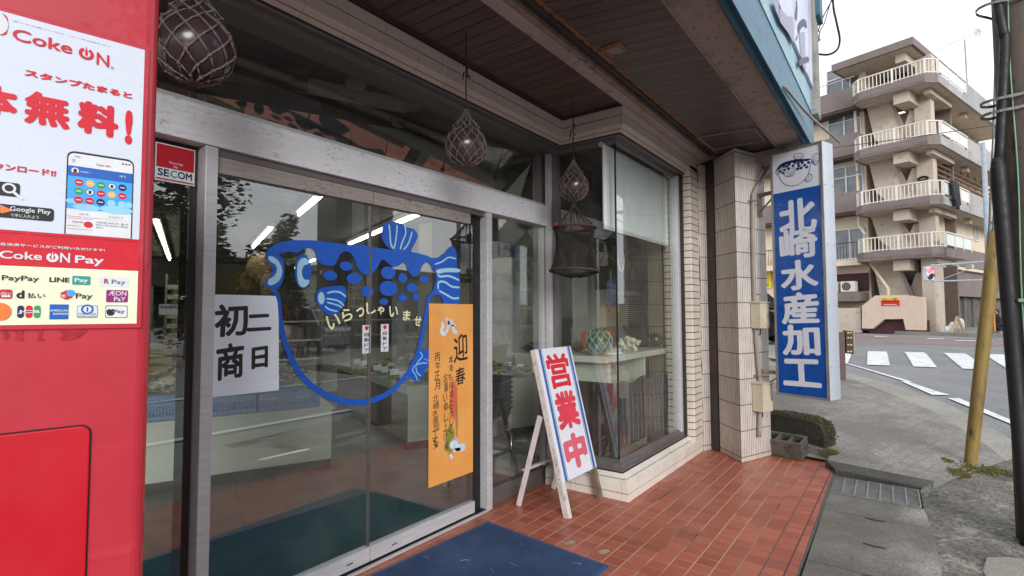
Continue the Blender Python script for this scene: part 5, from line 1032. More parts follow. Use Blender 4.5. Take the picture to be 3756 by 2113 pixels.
mb.tube(smooth2([tuple(tp), tuple(q(3686, 190)), tuple(q(3680, 120)), tuple(q(3665, 40)), tuple(q(3655, -80)), tuple(q(3650, -300))]), .028, 10); mb.tube([LE(ctr, z) for z in (2.3, 2.32, 2.42, 2.46)], [.03, .036, .036, .03], 16); P('riser_cable', mb, POLE_B, bp, smooth=True)
grn = [cu+V(0, 0, z)+lft*.13-V(_f.x, _f.y, 0)*.065+V(.006*math.sin(z*3), .006*math.cos(z*4), 0) for z in [0.1+.25*i for i in range(18)]]
wire('earth_wire', 'thin pale green earth wire down the dark pole', grn, .005, plain('green_wire', (120, 160, 130), .5), group=None)
mb = MB(); z_ = q(3740, 1108).z; mb.obox(LE(ctr, z_)-V(_f.x, _f.y, 0)*.052, V(_r.x, _r.y, 0)*.1, V(_f.x, _f.y, 0)*-.012, (0, 0, .02)); P('cable_clip', mb, GALV, bp)
# overhead cables
W0 = on_y(2950, 640, .9)
wire('overhead_cable', 'thin black cable crossing before the apartment tower', [V(5.95, .62, 3.05), on_plane(3070, 540, V(9, 0, 0), V(1, 0, 0)), on_plane(3340, 505, V(10, 0, 0), V(1, 0, 0)), on_plane(3660, 457, V(11, 0, 0), V(1, 0, 0)), on_plane(3900, 420, V(12, 0, 0), V(1, 0, 0))], .006, CABLE)
pe_ = V(6.035, .62, 0)
e_ = lambda u, v: on_plane(u, v, V(6.05, .6, 0), V(_f.x, _f.y, 0).normalized())
wire('drop_cable', 'thick black cable looping off the grey pier by a white gland', [e_(2995, 198), e_(3040, 200), e_(3072, 180), e_(3080, 140), e_(3068, 80), e_(3055, 0), e_(3058, -200)], .011, CABLE)
hk = thing('cable_hook', 'rusty hook with twisted tie wires on the grey pier', 'hook', tuple(e_(2999, 150))); mb = MB(); mb.bar(e_(2992, 130), e_(3003, 152), .03, .03); mb.tube([e_(3000, 135), e_(2990, 122), e_(2998, 110), e_(3008, 120), e_(3004, 135)], .006, 6); P('hook', mb, RUST, hk)
mb = MB(); mb.tube([e_(3000, 118), e_(3020, 60), e_(3052, 0), e_(3090, -80)], .006, 5); mb.tube([e_(3006, 118), e_(3022, 90), e_(3040, 30), e_(3062, -40)], .005, 5); P('tie_wire', mb, CABLE, hk)
wire('awning_rod', 'thin grey rod slanting down from the blue fascia end', [on_y(2878, 318, .64), on_y(2975, 430, .60), e_(3080, 522)], .012, DUCT, 'rod')
# ================================================================== STICKERS AND NOTICES ON THE GLASS
gf = Face((0, 2.5555, 0), (1, 0, 0), (0, -1, 0))
D = lambda pts: [gf.px(940+x/2.0125, 780+y/2.0125) for x, y in pts]
def E(mb, x, y, rx, ry, d=.001):
    a, b = D(((x, y), (x+rx, y+ry))); a2 = D(((x, y+ry),))[0]; a3 = D(((x+rx, y),))[0]
    gf.ell(mb, a[0], a[1], abs(a3[0]-a[0]), abs(a2[1]-a[1]), d)
K = .00112  # metres per traced unit at the middle of the doors
fish = thing('pufferfish_decal', 'big blue pufferfish window decal with spots, across both glass doors', 'decal', tuple(gf.at(2.05, 1.0, .002)))
b = MB(); l = MB()
gf.blob(b, D(((70, 310), (100, 262), (160, 225), (250, 206), (350, 203), (450, 207), (560, 222), (680, 235), (800, 242), (880, 256), (1000, 275), (1160, 292), (1300, 336), (1312, 400), (1310, 440), (1285, 385), (1255, 368), (1225, 395), (1205, 445), (1180, 472), (1150, 466), (1122, 428), (1108, 384), (1080, 372), (1055, 390), (1010, 400), (960, 362), (930, 346), (905, 385), (875, 432), (830, 460), (782, 445), (745, 400), (725, 345), (700, 302), (662, 286), (625, 300), (603, 340), (580, 384), (540, 393), (490, 380), (450, 342), (438, 292), (400, 263), (340, 270), (300, 298), (250, 290), (190, 300), (120, 330)))); 
gf.blob(b, D(((72, 318), (110, 295), (160, 312), (195, 345), (206, 420), (196, 505), (160, 552), (105, 560), (62, 535), (70, 500), (100, 470), (122, 432), (105, 385), (80, 355))), .0012)
gf.blob(l, D(((86, 330), (112, 322), (158, 352), (188, 410), (184, 470), (158, 512), (112, 536), (86, 528), (90, 495), (128, 470), (150, 430), (142, 388), (102, 360))), .0018); P('pale_mouth', l, DECAL_L, fish, norm=False); l = MB()
E(b, 345, 434, 60, 127, .0012); gf.blob(l, D(((338, 337), (372, 340), (388, 375), (352, 392), (336, 430), (340, 468), (356, 494), (388, 496), (384, 526), (360, 548), (326, 545), (306, 502), (300, 420), (312, 362))), .0018); P('pale_eye', l, DECAL_L, fish, norm=False)
for x, y, rx, ry in ((663, 395, 46, 35), (545, 465, 52, 37), (722, 487, 55, 40), (820, 583, 47, 40), (973, 445, 52, 47), (1080, 483, 33, 35), (975, 560, 65, 55), (940, 658, 33, 25), (1150, 555, 42, 32), (1242, 492, 33, 27), (1078, 628, 32, 27), (1178, 622, 26, 26)): E(b, x, y, rx, ry)
P('body', b, DECAL, fish, norm=False)
b = MB(); gf.ribbon(b, D(((112, 560), (150, 600), (166, 700), (185, 850), (220, 980), (280, 1120), (360, 1235), (460, 1315), (580, 1375), (700, 1400), (800, 1398), (900, 1370), (990, 1320), (1060, 1255), (1120, 1180), (1175, 1080), (1210, 970), (1240, 830), (1262, 700), (1275, 630), (1310, 590))), [.024, .03, .032, .034, .034, .032, .03], .001, False); P('belly_outline', b, DECAL, fish, norm=False)
def fin2(nm, out, strokes, blobs=()):
    b = MB(); gf.blob(b, D(out), .0014); f = P(nm, b, DECAL, fish, norm=False); l = MB()
    for pts, wd in strokes: l = MB(); gf.ribbon(l, D(pts), wd*K/2.2*2.0125/1.8, .0022); P('pale_stripe', l, DECAL_L, f, norm=False)
    for q in blobs: l = MB(); gf.blob(l, D(q), .0022); P('pale_spot', l, DECAL_L, f, norm=False)
fin2('pectoral_fin', ((470, 560), (540, 545), (610, 540), (650, 548), (668, 590), (658, 645), (622, 718), (570, 758), (530, 755), (490, 722), (452, 675), (437, 630), (448, 585)), [(((520, 595), (570, 583), (620, 590), (660, 622)), 18), (((515, 635), (560, 640), (610, 655), (648, 690)), 16), (((520, 662), (560, 672), (610, 688), (632, 704)), 14), (((505, 690), (540, 715), (600, 730)), 16)], [((478, 585), (500, 610), (500, 655), (480, 678), (458, 655), (456, 610))])
fin2('dorsal_fin', ((925, 130), (945, 85), (1000, 66), (1060, 78), (1110, 108), (1160, 122), (1190, 160), (1180, 205), (1150, 265), (1130, 305), (1090, 305), (980, 262), (935, 205)), [(((978, 85), (985, 150), (992, 230), (1012, 268)), 22), (((1038, 90), (1035, 150), (1025, 220), (1014, 268)), 20), (((1090, 85), (1102, 150), (1072, 230), (1062, 272)), 20), (((1150, 138), (1122, 225), (1085, 275)), 18)])
fin2('tail_fin', ((1295, 345), (1345, 330), (1390, 298), (1440, 250), (1464, 268), (1478, 312), (1482, 420), (1500, 470), (1503, 600), (1490, 690), (1465, 718), (1430, 714), (1392, 690), (1372, 640), (1350, 610), (1300, 600), (1308, 560), (1325, 500), (1320, 430)), [(((1315, 382), (1370, 362), (1420, 330), (1474, 342)), 18), (((1342, 445), (1352, 472), (1420, 468), (1498, 500)), 26), (((1342, 565), (1345, 515), (1390, 512), (1440, 545), (1500, 552)), 26), (((1345, 575), (1400, 605), (1450, 632), (1496, 630)), 24)], [((1328, 424), (1400, 410), (1492, 414), (1496, 440), (1400, 440), (1340, 452))])
fin2('anal_fin', ((1112, 1190), (1150, 1120), (1182, 1055), (1230, 1012), (1272, 1008), (1282, 1050), (1268, 1110), (1232, 1195), (1190, 1242), (1155, 1235)), [(((1205, 1025), (1225, 1060), (1200, 1090), (1180, 1120)), 12), (((1240, 1080), (1275, 1095)), 12), (((1165, 1130), (1220, 1110), (1262, 1112)), 10), (((1150, 1165), (1172, 1125), (1185, 1180), (1215, 1205)), 12), (((1145, 1160), (1175, 1200), (1185, 1240)), 11)])
b = MB()
for ch, x, y, s_, rt in (('い', 568, 805, 74, .25), ('ら', 668, 755, 64, .15), ('っ', 766, 736, 50, .1), ('し', 845, 706, 62, .05), ('ゃ', 918, 722, 46, 0), ('い', 1012, 730, 62, 0), ('ま', 1108, 760, 58, -.1), ('せ', 1190, 800, 56, -.2)):
    cx, cy = D(((x, y),))[0]; h = s_*K*.5
    ex, ez = math.cos(rt), math.sin(rt); c = gf.at(cx, cy, .0026); e = gf.e*ex+gf.up*ez; u_ = gf.up*ex-gf.e*ez
    b = MB(); write(b, ch, c-e*h-u_*h, c+e*h-u_*h, c-e*h+u_*h, .02, .03); P('welcome_character', b, DECAL_Y, fish, norm=False)
# automatic door stickers
for i, (x0, x1, y0, y1, lab) in enumerate(((783, 841, 828, 1040, 'narrow white automatic door sticker with red hand on the left door leaf'), (920, 974, 821, 1027, 'narrow white automatic door sticker with red hand on the right door leaf'))):
    (a0, b1), (a1, b0) = D(((x0, y0+3), (x1, y1-3)))
    t = thing('door_sticker', lab, 'sticker', tuple(gf.at((a0+a1)/2, b0, .003)), 'automatic door stickers'); m = MB(); gf.slab(m, a0, a1, b0, b1, .001, .002); P('sticker_sheet', m, WHITE_P, t)
    m = MB(); w_ = a1-a0; cx = (a0+a1)/2; h = b1-b0; gf.ell(m, cx, b1-h*.15, w_*.17, h*.035, .0024)
    for k in range(5): an = rad(150-30*k); r_ = w_*.32; gf.ribbon(m, [(cx, b1-h*.14), (cx+r_*.6*math.cos(an), b1-h*.135+r_*.6*math.sin(an)), (cx+r_*math.cos(an), b1-h*.135+r_*math.sin(an))], w_*.1, .0026)
    P('red_hand', m, RED_S, t, norm=False); m = MB()
    for k, ch in enumerate('自動ドア'): gf.text(m, ch, cx-w_*.27, cx+w_*.27, b1-h*(.40+.19*k), b1-h*(.26+.19*k), .0024, .02)
    P('lettering', m, NAVY_P, t, norm=False)
# security sticker
S = lambda x, y: gf.px(540+x/3.623, 250+y/3.623); (a0, b1), (a1, _), (_, b0) = S(124, 970), S(650, 1088), S(124, 1478)
t = thing('security_sticker', 'red and white square security sticker in the dark pane by the machine', 'sticker', tuple(gf.at((a0+a1)/2, b0, .01))); m = MB(); gf.slab(m, a0, a1, b0, b1, -.009, -.008); w_, h = a1-a0, b1-b0
P('sticker_sheet', m, WHITE_P, t); m = MB(); gf.rect(m, a0+w_*.025, a1-w_*.025, b0+h*.36, b1-h*.025, -.0076); gf.rect(m, a0+w_*.025, a1-w_*.025, b0+h*.035, b0+h*.075, -.0076); P('red_field', m, plain('sticker_red', (172, 12, 28), .4, var=.05), t)
m = MB(); gf.text(m, 'Security', a0+w_*.34, a0+w_*.69, b0+h*.475, b0+h*.56, -.0072); gf.text(m, 'by', a0+w_*.46, a0+w_*.56, b0+h*.38, b0+h*.46, -.0072); P('small_lettering', m, WHITE_P, t, norm=False)
m = MB(); gf.text(m, 'SE', a0+w_*.06, a0+w_*.345, b0+h*.13, b0+h*.33, -.0072, .03); P('navy_lettering', m, NAVY_P, t, norm=False); m = MB(); gf.text(m, 'OM', a0+w_*.56, a0+w_*.93, b0+h*.13, b0+h*.33, -.0072, .03); P('navy_lettering', m, NAVY_P, t, norm=False); m = MB(); gf.text(m, 'C', a0+w_*.37, a0+w_*.545, b0+h*.13, b0+h*.33, -.0072, .03); P('teal_lettering', m, TEAL_P, t, norm=False)
# first-sale notice
S = lambda x, y: gf.px(760+x/3.45, 1060+y/3.45)
t = thing('sale_notice', 'white paper notice with four bold black brush characters on the left door', 'notice', tuple(gf.at(1.35, .9, 0)))
m = MB(); q = [S(98, 70), S(500, 78), S(865, 90), S(890, 180), S(903, 400), S(905, 1280), S(65, 1370), S(85, 600)]; q[0] = (1.139, q[0][1]); q[6] = (1.139, q[6][1]); q[7] = (1.1395, q[7][1])
m.prism([gf.at(*p, .0015) for p in q], gf.n*-.0005); P('paper', m, PAPER, t); m = MB()
for ch, x0, x1, y0, y1, bo in (('初', 90, 512, 180, 605, .03), ('二', 500, 808, 320, 535, .04), ('商', 118, 460, 690, 1135, .03), ('日', 562, 765, 735, 1005, .04)):
    (a0, b1), (a1, b0) = S(x0, y0+(8 if x0 < 400 else 0)), S(x1, y1-8); gf.text(m, ch, a0, a1, b0, b1, .0022, bo, .05)
P('lettering', m, INK, t, norm=False)
m = MB(); gf.rect(m, 1.14, S(903, 1122)[0], S(500, 1160)[1], S(500, 1154)[1], .0021); P('paper_seam', m, WHITE_P, t)
# orange new-year poster
S = lambda x, y: gf.px(1540+x/1.959, 1080+y/1.959); (a0, b1), (a1, _), (_, b0) = S(65, 65), S(380, 72), S(66, 1390)
t = thing('new_year_poster', 'tall orange paper poster with black brush writing on the right door', 'poster', tuple(gf.at((a0+a1)/2, b0, 0))); m = MB(); gf.slab(m, a0, a1, b0, b1, .001, .0016); P('paper', m, ORANGE_PAPER, t)
m = MB()
def col(s_, cx, y0, y1, w_, bo=.012, br=.12):
    n = len(s_)
    for k, ch in enumerate(s_):
        ya, yb = y0+(y1-y0)*k/n, y0+(y1-y0)*(k+.86)/n; (p0, q1), (p1, q0) = S(cx-w_/2+4*math.sin(k*2.1), ya), S(cx+w_/2+4*math.sin(k*2.1), yb); gf.text(m, ch, p0, p1, q0, q1, .0022, bo, br)
col('迎', 292, 290, 510, 100, .012, .1); col('春', 288, 530, 665, 70, .012, .1); col('丙午正月', 125, 420, 690, 38, .006, .06); col('北崎水産加工', 112, 725, 1035, 42, .004, .04); col('(有)', 112, 1040, 1105, 40, .004, .0); col('本年も何卒よろしく', 222, 440, 1010, 30, .006); col('お願い申し上げ候', 184, 570, 1130, 28, .006)
P('lettering', m, INK, t, norm=False); PBRUSH = plain('pale_brush_paint', (196, 214, 226), .5)
for pts, wd in ((((160, 200), (165, 230), (155, 270), (185, 290)), .03), (((185, 165), (205, 215), (185, 280)), .028), (((200, 210), (225, 195), (235, 225), (240, 255), (268, 280)), .03), (((215, 225), (262, 222)), .022), (((215, 1090), (250, 1075), (270, 1100), (325, 1095)), .05), (((215, 1150), (235, 1180)), .05), (((240, 1120), (290, 1110)), .05)):
    m = MB(); gf.ribbon(m, [S(*p) for p in pts], wd, .002); P('white_brush_mark', m, PBRUSH, t, norm=False)
for (u, v), lab in (((2.99, 0), 0),): pass
# ================================================================== INSIDE THE SHOP
a23 = rad(22.5); h1_ = V(math.cos(a23), -math.sin(a23), 0); h2_ = V(math.sin(a23), math.cos(a23), 0)
def lamp(lab, a, b, lit=True):
    a, b = Vector(a), Vector(b); t = thing('ceiling_light', lab, 'ceiling light', tuple((a+b)/2), 'ceiling lights in the shop' if lit else None); d = (b-a).normalized(); s_ = V(d.y, -d.x, 0)
    m = MB(); m.bar(a+V(0, 0, .04), b+V(0, 0, .04), .09 if lit else .2, .035); m.bar(a+V(0, 0, .062), b+V(0, 0, .062), .08, .03); P('fitting', m, TUBE_OFF, t, bev=.004)
    if lit: m = MB(); m.tube([a+d*.03, b-d*.03], .016, 10); P('tube', m, TUBE_ON, t, smooth=True)
def lz(u, v, z=2.58): return on_z(u, v, z)
for lab, p, q in (('long lit strip light deep in the shop beyond the dark fixed pane', (2.55, 7.2), (4.6, 12.2)), ('lit strip light over the first counter, left of the fish', (3.7, 6.65), (4.6, 8.85)), ('lit strip light nearest the doors, above the fish head', (2.90, 4.28), (3.39, 5.52)), ('long lit strip light running behind the fish dorsal fin', (4.16, 4.30), (5.35, 7.25)), ('lit strip light far back above the fish eye', (6.4, 9.8), (7.3, 12.0))): lamp(lab, (*p, 2.585), (*q, 2.585))
lamp('added strip light hidden behind the roller blind, brightening the bay', (6.5, 2.5, 2.8), (7.5, 2.75, 2.8))  # extra lamp put in to brighten the cooler seen through the bay
lamp('unlit white light fitting on the dark front ceiling above the doors', on_z(972, 305, 3.0), on_z(1505, 412, 3.0), False)
sm = on_z(1305, 297, 3.09); m = MB(); m.lathe([(.0, -.06), (.06, -.055), (.07, -.03), (.07, .02), (.0, .025)], tuple(sm), 20); P('smoke_detector', m, TUBE_OFF, label='round white smoke detector on the dark front ceiling', cat='smoke detector', smooth=True)
m = MB(); m.lathe([(.0, -.09), (.05, -.085), (.09, -.05), (.1, .02)], tuple(sm+V(.45, -.08, 0)), 18); P('ceiling_speaker', m, GALV, label='grey ribbed ceiling fitting beside the smoke detector', cat='fitting')
m = MB(); m.bar(on_z(560, 215, 3.02), on_z(1130, 300, 3.02), .14, .1); P('ceiling_beam', m, plain('patched_beam', (92, 70, 50), .9, var=.3, scale=3, dirt=(120, 84, 44)), shop)
# tilted mirror hung behind the transom
md = h1_; pe2 = on_y(1958, 556, 2.66); p0 = on_plane(694, 336, pe2, h2_); Lm = (pe2-p0).dot(md)
for L in (Lm,):
    dn = V(h2_.x*.36, h2_.y*.36, -.52)
    m = MB(); m.obox(p0, md*L, dn, V(h2_.x, h2_.y, .5)*.012)
    mr_ = thing('tilted_mirror', 'long tilted mirror hung on wires behind the transom glass', 'mirror', tuple(p0+md*1.5+dn*.5)); P('mirror_sheet', m, MIRROR, mr_)
    for k in range(5):
        q = p0+md*(Lm*(.12+.19*k)); m = MB(); nrm = md.cross(dn).normalized(); nrm = nrm if nrm.y < 0 else -nrm
        m.tube([q+V(0, 0, .5), q-V(0, 0, 0), q+dn*.42+nrm*.006], .003, 5); c = q+dn*.42+nrm*.008
        for an in (0, 90): dd_ = md if an == 0 else dn.normalized(); m.bar(c-dd_*.022, c+dd_*.022, .012, .006, nrm)
        P('mirror_clip', m, BLACKGAP, mr_)
# counters
def counter(lab, o, L, dep, h, top, ex=None, side=COUNTER_S):
    t = thing('display_counter', lab, 'counter', tuple(o), 'white display counters'); o = Vector(o)
    m = MB(); m.obox(o+h2_*.04+V(0, 0, .005), h1_*L, h2_*(dep-.08), (0, 0, .1)); P('toe_kick', m, TOE, t)
    m = MB(); m.obox(o+V(0, 0, .1), h1_*L, h2_*dep, (0, 0, h-.1)); P('counter_body', m, side if ex else COUNTER, t, bev=.004)
    if ex: m = MB(); m.obox(o-h2_*.006+V(0, 0, .1), h1_*L, h2_*.006, (0, 0, h-.1)); P('front_panel', m, COUNTER, t)
    e = top; m = MB()
    m.obox(o-h2_*.02-h1_*.02+V(0, 0, h+.001), h1_*(L+.04), h2_*(dep+.04), (0, 0, .025)); P('counter_top', m, COUNTER, t)
    if e:
        m = MB(); z = V(0, 0, h+.0265); q = o-h2_*.02-h1_*.02
        m.obox(q+z, h1_*(L+.04), h2_*.025, (0, 0, e)); m.obox(q+z+h2_*(dep+.015), h1_*(L+.04), h2_*.025, (0, 0, e)); m.obox(q+z+h2_*.026, h1_*.025, h2_*(dep-.012), (0, 0, e)); m.obox(q+z+h1_*(L+.015)+h2_*.026, h1_*.025, h2_*(dep-.012), (0, 0, e)); P('counter_rim', m, COUNTER, t)
    return t
c1 = V(3.05, 4.36, 0); counter('low white counter under the sale notice, carrying blue crates', c1-h1_*3.4, 3.4, .95, .56, 0)
c2_ = V(3.90, 4.25, 0); counter('counter with beige side and white front, past the fish decal', c2_, 1.9, 3.2, .60, .06, True)
counter('white counter in the far right of the shop with dark wares', c2_+h1_*2.3+h2_*.5, 2.4, 1.1, .82, 0)
counter('white counter along the back behind the two door stickers', V(5.2, 8.3, 0), 3.2, .9, .8, 0)
counter('narrow white counter at the far left behind the fixed pane', V(1.9, 7.2, 0), 1.3, 3.0, .75, 0)
# packets of dried fish: one crinkled bag copied about
def packet():
    m = MB(); nx, ny = 7, 10; vs = []
    for s_ in (1, -1):
        for i in range(nx+1):
            for j in range(ny+1):
                x, y = i/nx-.5, j/ny-.5; e = max(0, (1-(2*x)**4)*(1-(2*y)**4)); vs.append(V(x*.16, y*.24, s_*(.022*e*(1+.5*rnd.uniform(-1, 1))+.001)+.026))
    n = (nx+1)*(ny+1); fs = []
    for s_ in (0, 1):
        for i in range(nx):
            for j in range(ny): a = s_*n+i*(ny+1)+j; fs.append((a, a+1, a+ny+2, a+ny+1))
    m.add(vs, fs); return m
pk0 = None; pkn = [0]
def scatter(o, L, dep, z, n, lab, grp, sc_=(1, 1.3), pile=.05, mat=None):
    global pk0
    for k in range(n):
        p = Vector(o)+h1_*rnd.uniform(.08, L-.08)+h2_*rnd.uniform(.1, dep-.1); p.z = z+rnd.random()**1.5*pile
        if k == 0 or pk0 is None: ob = mesh_obj('fish_packet', packet(), mat or CELLO, origin=(0, 0, 0), label=lab, cat='packet', group=grp, smooth=False); pk0 = ob
        else: ob = pk0.copy(); COLL.objects.link(ob)
        ob.location = p; ob.rotation_euler = (rnd.uniform(-.35, .35), rnd.uniform(-.35, .35), rnd.uniform(0, 6.28)); s_ = rnd.uniform(*sc_); ob.scale = (s_, s_, s_)
PD = plain('dried_squid_brown', (110, 72, 48), .5, var=.5, scale=40, bump=.5); PG = plain('dark_packet', (60, 60, 62), .2, var=.6, scale=40)
scatter(c2_+h2_*.05, 1.85, 3.1, .63, 46, 'shiny clear packet of dried fish heaped on the beige sided counter', 'fish packets on the beige sided counter', pile=.13)
scatter(c1-h1_*3.3+h2_*.0, 3.2, .9, .74, 44, 'shiny clear packet of dried fish lying in the blue crates', 'fish packets in the blue crates', pile=.16)
scatter(c2_+h1_*2.3+h2_*.5, 2.4, 1.1, .86, 22, 'dark packet on the far right counter', 'packets on the far right counter', pile=.08, mat=PG)
scatter(V(1.9, 7.2, 0), 1.3, 3.0, .79, 26, 'packet on the narrow far left counter', 'packets on the narrow far left counter', pile=.25, mat=PD)
scatter(V(5.2, 8.3, 0), 3.2, .9, .84, 24, 'packet on the back counter', 'packets on the back counter', pile=.2, mat=PG)
# blue crates along the first counter
def crate_mesh(w_, d_, h):
    m = MB(); wl = .008
    for o, ax, ay in ((V(0, 0, 0), h1_*w_, h2_*wl), (h2_*(d_-wl), h1_*w_, h2_*wl), (h2_*wl, h1_*wl, h2_*(d_-2*wl)), (h1_*(w_-wl)+h2_*wl, h1_*wl, h2_*(d_-2*wl))):
        m.obox(o, ax, ay, (0, 0, .03)); m.obox(o+V(0, 0, h-.035), ax, ay, (0, 0, .035))
        lon = ax if ax.length > ay.length else ay; sh_ = ay if lon is ax else ax; n = max(4, int(lon.length/.022))
        for k in range(n): m.obox(o+lon*(k/n)+V(0, 0, .03), lon*(.45/n), sh_, (0, 0, h-.065))
        for zz in (.06, .09): m.obox(o+V(0, 0, zz), lon, sh_*.9, (0, 0, .008))
    m.obox(V(0, 0, .002), h1_*w_, h2_*d_, (0, 0, .006)); return m
cr0 = None
for k in range(6):
    p = c1-h1_*(.62+.545*k)+h2_*.04+V(0, 0, .588)
    lab = ('blue plastic crate on the white counter, nearest the notice edge', 'blue plastic crate partly behind the paper notice', 'blue plastic crate seen just left of the door post', 'blue plastic crate beside the red machine edge', 'blue plastic crate hidden mostly by the machine', 'blue plastic crate at the far end of the counter')[k]
    if cr0 is None: cr0 = mesh_obj('plastic_crate', crate_mesh(.52, .4, .15), CRATE, origin=(0, 0, 0), cat='crate', group='blue crates on the white counter'); ob = cr0
    else: ob = cr0.copy(); COLL.objects.link(ob)
    ob.location = p; ob['label'] = lab
# stacked black shopping baskets on a wheeled cart
bo = on_y(1815, 1680, 3.0); bo.z = 0; bx = V(3.66, 3.0, 0)
ct = thing('basket_cart', 'chrome wheeled cart under the black shopping baskets', 'cart', tuple(bx)); m = MB()
for sx in (-.2, .2):
    for sy in (-.14, .14): m.tube([bx+V(sx, sy, .09), bx+V(sx, sy, .40)], .011, 7)
m.tube([bx+V(-.2, -.14, .40), bx+V(.2, -.14, .40), bx+V(.2, .14, .40), bx+V(-.2, .14, .40)], .011, 7, closed=True); P('cart_frame', m, CHROME, ct, smooth=True)
for sx in (-.2, .2):
    for sy in (-.14, .14): m = MB(); m.tube([bx+V(sx-.012, sy, .045), bx+V(sx+.012, sy, .045)], .042, 14); P('castor', m, TYRE, ct)
bk0 = None
for k in range(7):
    if bk0 is None:
        m = MB(); z = .412
        for (a, b, c, d) in ((-.19, .19, -.125, -.117), (-.19, .19, .117, .125), (-.19, -.182, -.116, .116), (.182, .19, -.116, .116)):
            m.hexa([bx+V(a*.88, c*.88, z), bx+V(b*.88, c*.88, z), bx+V(b*.88, d*.88, z), bx+V(a*.88, d*.88, z)], [bx+V(a*1.1, c*1.1, z+.2), bx+V(b*1.1, c*1.1, z+.2), bx+V(b*1.1, d*1.1, z+.2), bx+V(a*1.1, d*1.1, z+.2)])
        m.tube([bx+V(-.21, -.14, z+.2), bx+V(.21, -.14, z+.2), bx+V(.21, .14, z+.2), bx+V(-.21, .14, z+.2)], .012, 6, closed=True); m.box(bx.x-.165, bx.x+.165, bx.y-.105, bx.y+.105, z, z+.006)
        bk0 = mesh_obj('shopping_basket', m, BASKET, origin=tuple(bx+V(0, 0, z)), label='black shopping basket in the nested stack on the cart', cat='basket', group='nested shopping baskets'); ob = bk0
    else: ob = bk0.copy(); COLL.objects.link(ob); ob.location = tuple(bx+V(0, 0, .412+.045*k))
# white box with dark panes standing in for a reflection, back-wall signs, shelves, hanging things
ca = [on_y(1880, 1055, 5.4), on_y(1960, 1055, 5.4)]; x0, x1 = ca[0].x, ca[1].x; zt_ = on_y(1900, 945, 5.4).z; cabt = thing('reflection_box', 'tall white box with dark square panes, standing in for a reflection by the door post', 'cabinet', (x0, 5.6, 0))
m = MB(); m.box(x0, x1, 5.4, 5.9, 0, zt_); P('reflection_box_body', m, plain('reflection_box_white', (220, 220, 208), .4, var=.03), cabt, bev=.01); cf = Face((0, 5.399, 0), (1, 0, 0), (0, -1, 0))
for a, b, c, d in ((1895, 1914, 955, 996), (1926, 1945, 957, 980), (1926, 1945, 1002, 1026), (1912, 1951, 1065, 1122), (1912, 1951, 1136, 1190)):
    (p0_, q1), (p1_, q0) = cf.px(a, c), cf.px(b, d); m = MB(); cf.slab(m, p0_, p1_, q0, q1, .001, .012); P('dark_pane', m, CARGL, cabt)
def board(nm, lab, u0, v0, u1, v1, y, bgm, lines, inkm, cat='sign'):
    f_ = Face((0, y, 0), (1, 0, 0), (0, -1, 0)); (a, d), (b, c) = f_.px(u0, v0), f_.px(u1, v1); t = thing(nm, lab, cat, tuple(f_.at((a+b)/2, c, 0))); m = MB(); f_.slab(m, a, b, c, d, -.01, 0); P('board', m, bgm, t); m = MB()
    for txt, x0_, x1_, y0_, y1_ in lines: f_.text(m, txt, a+(b-a)*x0_, a+(b-a)*x1_, c+(d-c)*y0_, c+(d-c)*y1_, .003, .01)
    P('lettering', m, inkm, t, norm=False)
board('hanging_sign', 'cream hanging sign with black characters, deep inside beside the fish', 1278, 1030, 1336, 1130, 8.0, PAPER_C, (('特売', .08, .92, .78, .97), ('コーナー', .05, .98, .55, .74), ('お茶でもどうぞ', .05, .95, .4, .47), ('休憩所', .06, .95, .1, .34)), INK)
board('souvenir_sign', 'brown souvenir sign with pale characters deep in the shop', 1055, 1055, 1175, 1080, 9.0, BROWNP, (('おみやげ品・お菓子', .06, .94, .2, .8),), PAPER_C)
board('small_notice', 'small white notice with coloured squares behind the dark fixed pane', 584, 1116, 662, 1154, 6.6, PAPER, (('飲食物持込', .05, .95, .55, .9),), GREY_P, 'notice')
for k, (u, v, w_, h, y) in enumerate(((1010, 985, 30, 30, 9), (1020, 1010, 46, 20, 9.4), (1215, 1010, 40, 30, 10), (1100, 1110, 46, 34, 9.4))):
    q = on_y(u, v, y); m = MB(); m.sphere(q, .0028*w_*y/6, 12, 8, (1.4, .6, .8), .25); P('dried_pufferfish', m, DRIED, label=('dried round fish hung below the notice edge', 'larger dried fish hung at the left wall', 'dried fish hung under the far lamps', 'dark round lantern shape above the back counter')[k], cat='dried fish')
for k in range(9):
    z = .55+.11*k; 
sh_ = thing('tray_rack', 'rack of stacked pale trays at the far left of the shop', 'rack', (3.35, 9.6, 0)); q0_ = on_y(668, 1130, 9.4)
for k in range(9): m = MB(); m.obox((q0_.x-.22, 9.4, .62+.155*k), (.46, -.12, 0), (.12, .4, 0), (0, 0, .07)); P('tray', m, PAPER_C, sh_)
m = MB()
for a in (-.25, .26): m.bar((q0_.x+a, 9.38, 0), (q0_.x+a, 9.38, 2.1), .03, .03)
P('rack_post', m, GALV, sh_)
for k, (u, lab) in enumerate(((600, 'pale narrow locker nearest the machine'), (628, 'pale narrow locker second from the machine'), (560, 'pale locker half behind the machine edge'))):
    q = on_y(u, 1100, 11.5); m = MB(); m.box(q.x-.18, q.x+.14, 11.5, 11.9, .0, 2.0); m.box(q.x-.02, q.x+.0, 11.49, 11.5, .9, 1.1); P('locker', m, plain('locker%d' % k, (150, 146, 128), .5), label=lab, cat='locker', group='pale lockers')
ys = thing('yellow_basket_stack', 'stack of yellow plastic baskets by the red machine edge, inside', 'baskets', tuple(V(*on_y(575, 1300, 6.0)[:2], .6)))
q = on_y(575, 1300, 6.0); m = MB()
for k in range(8): m.box(q.x-.16, q.x+.14, 6.0, 6.3, .62+.07*k, .665+.07*k)
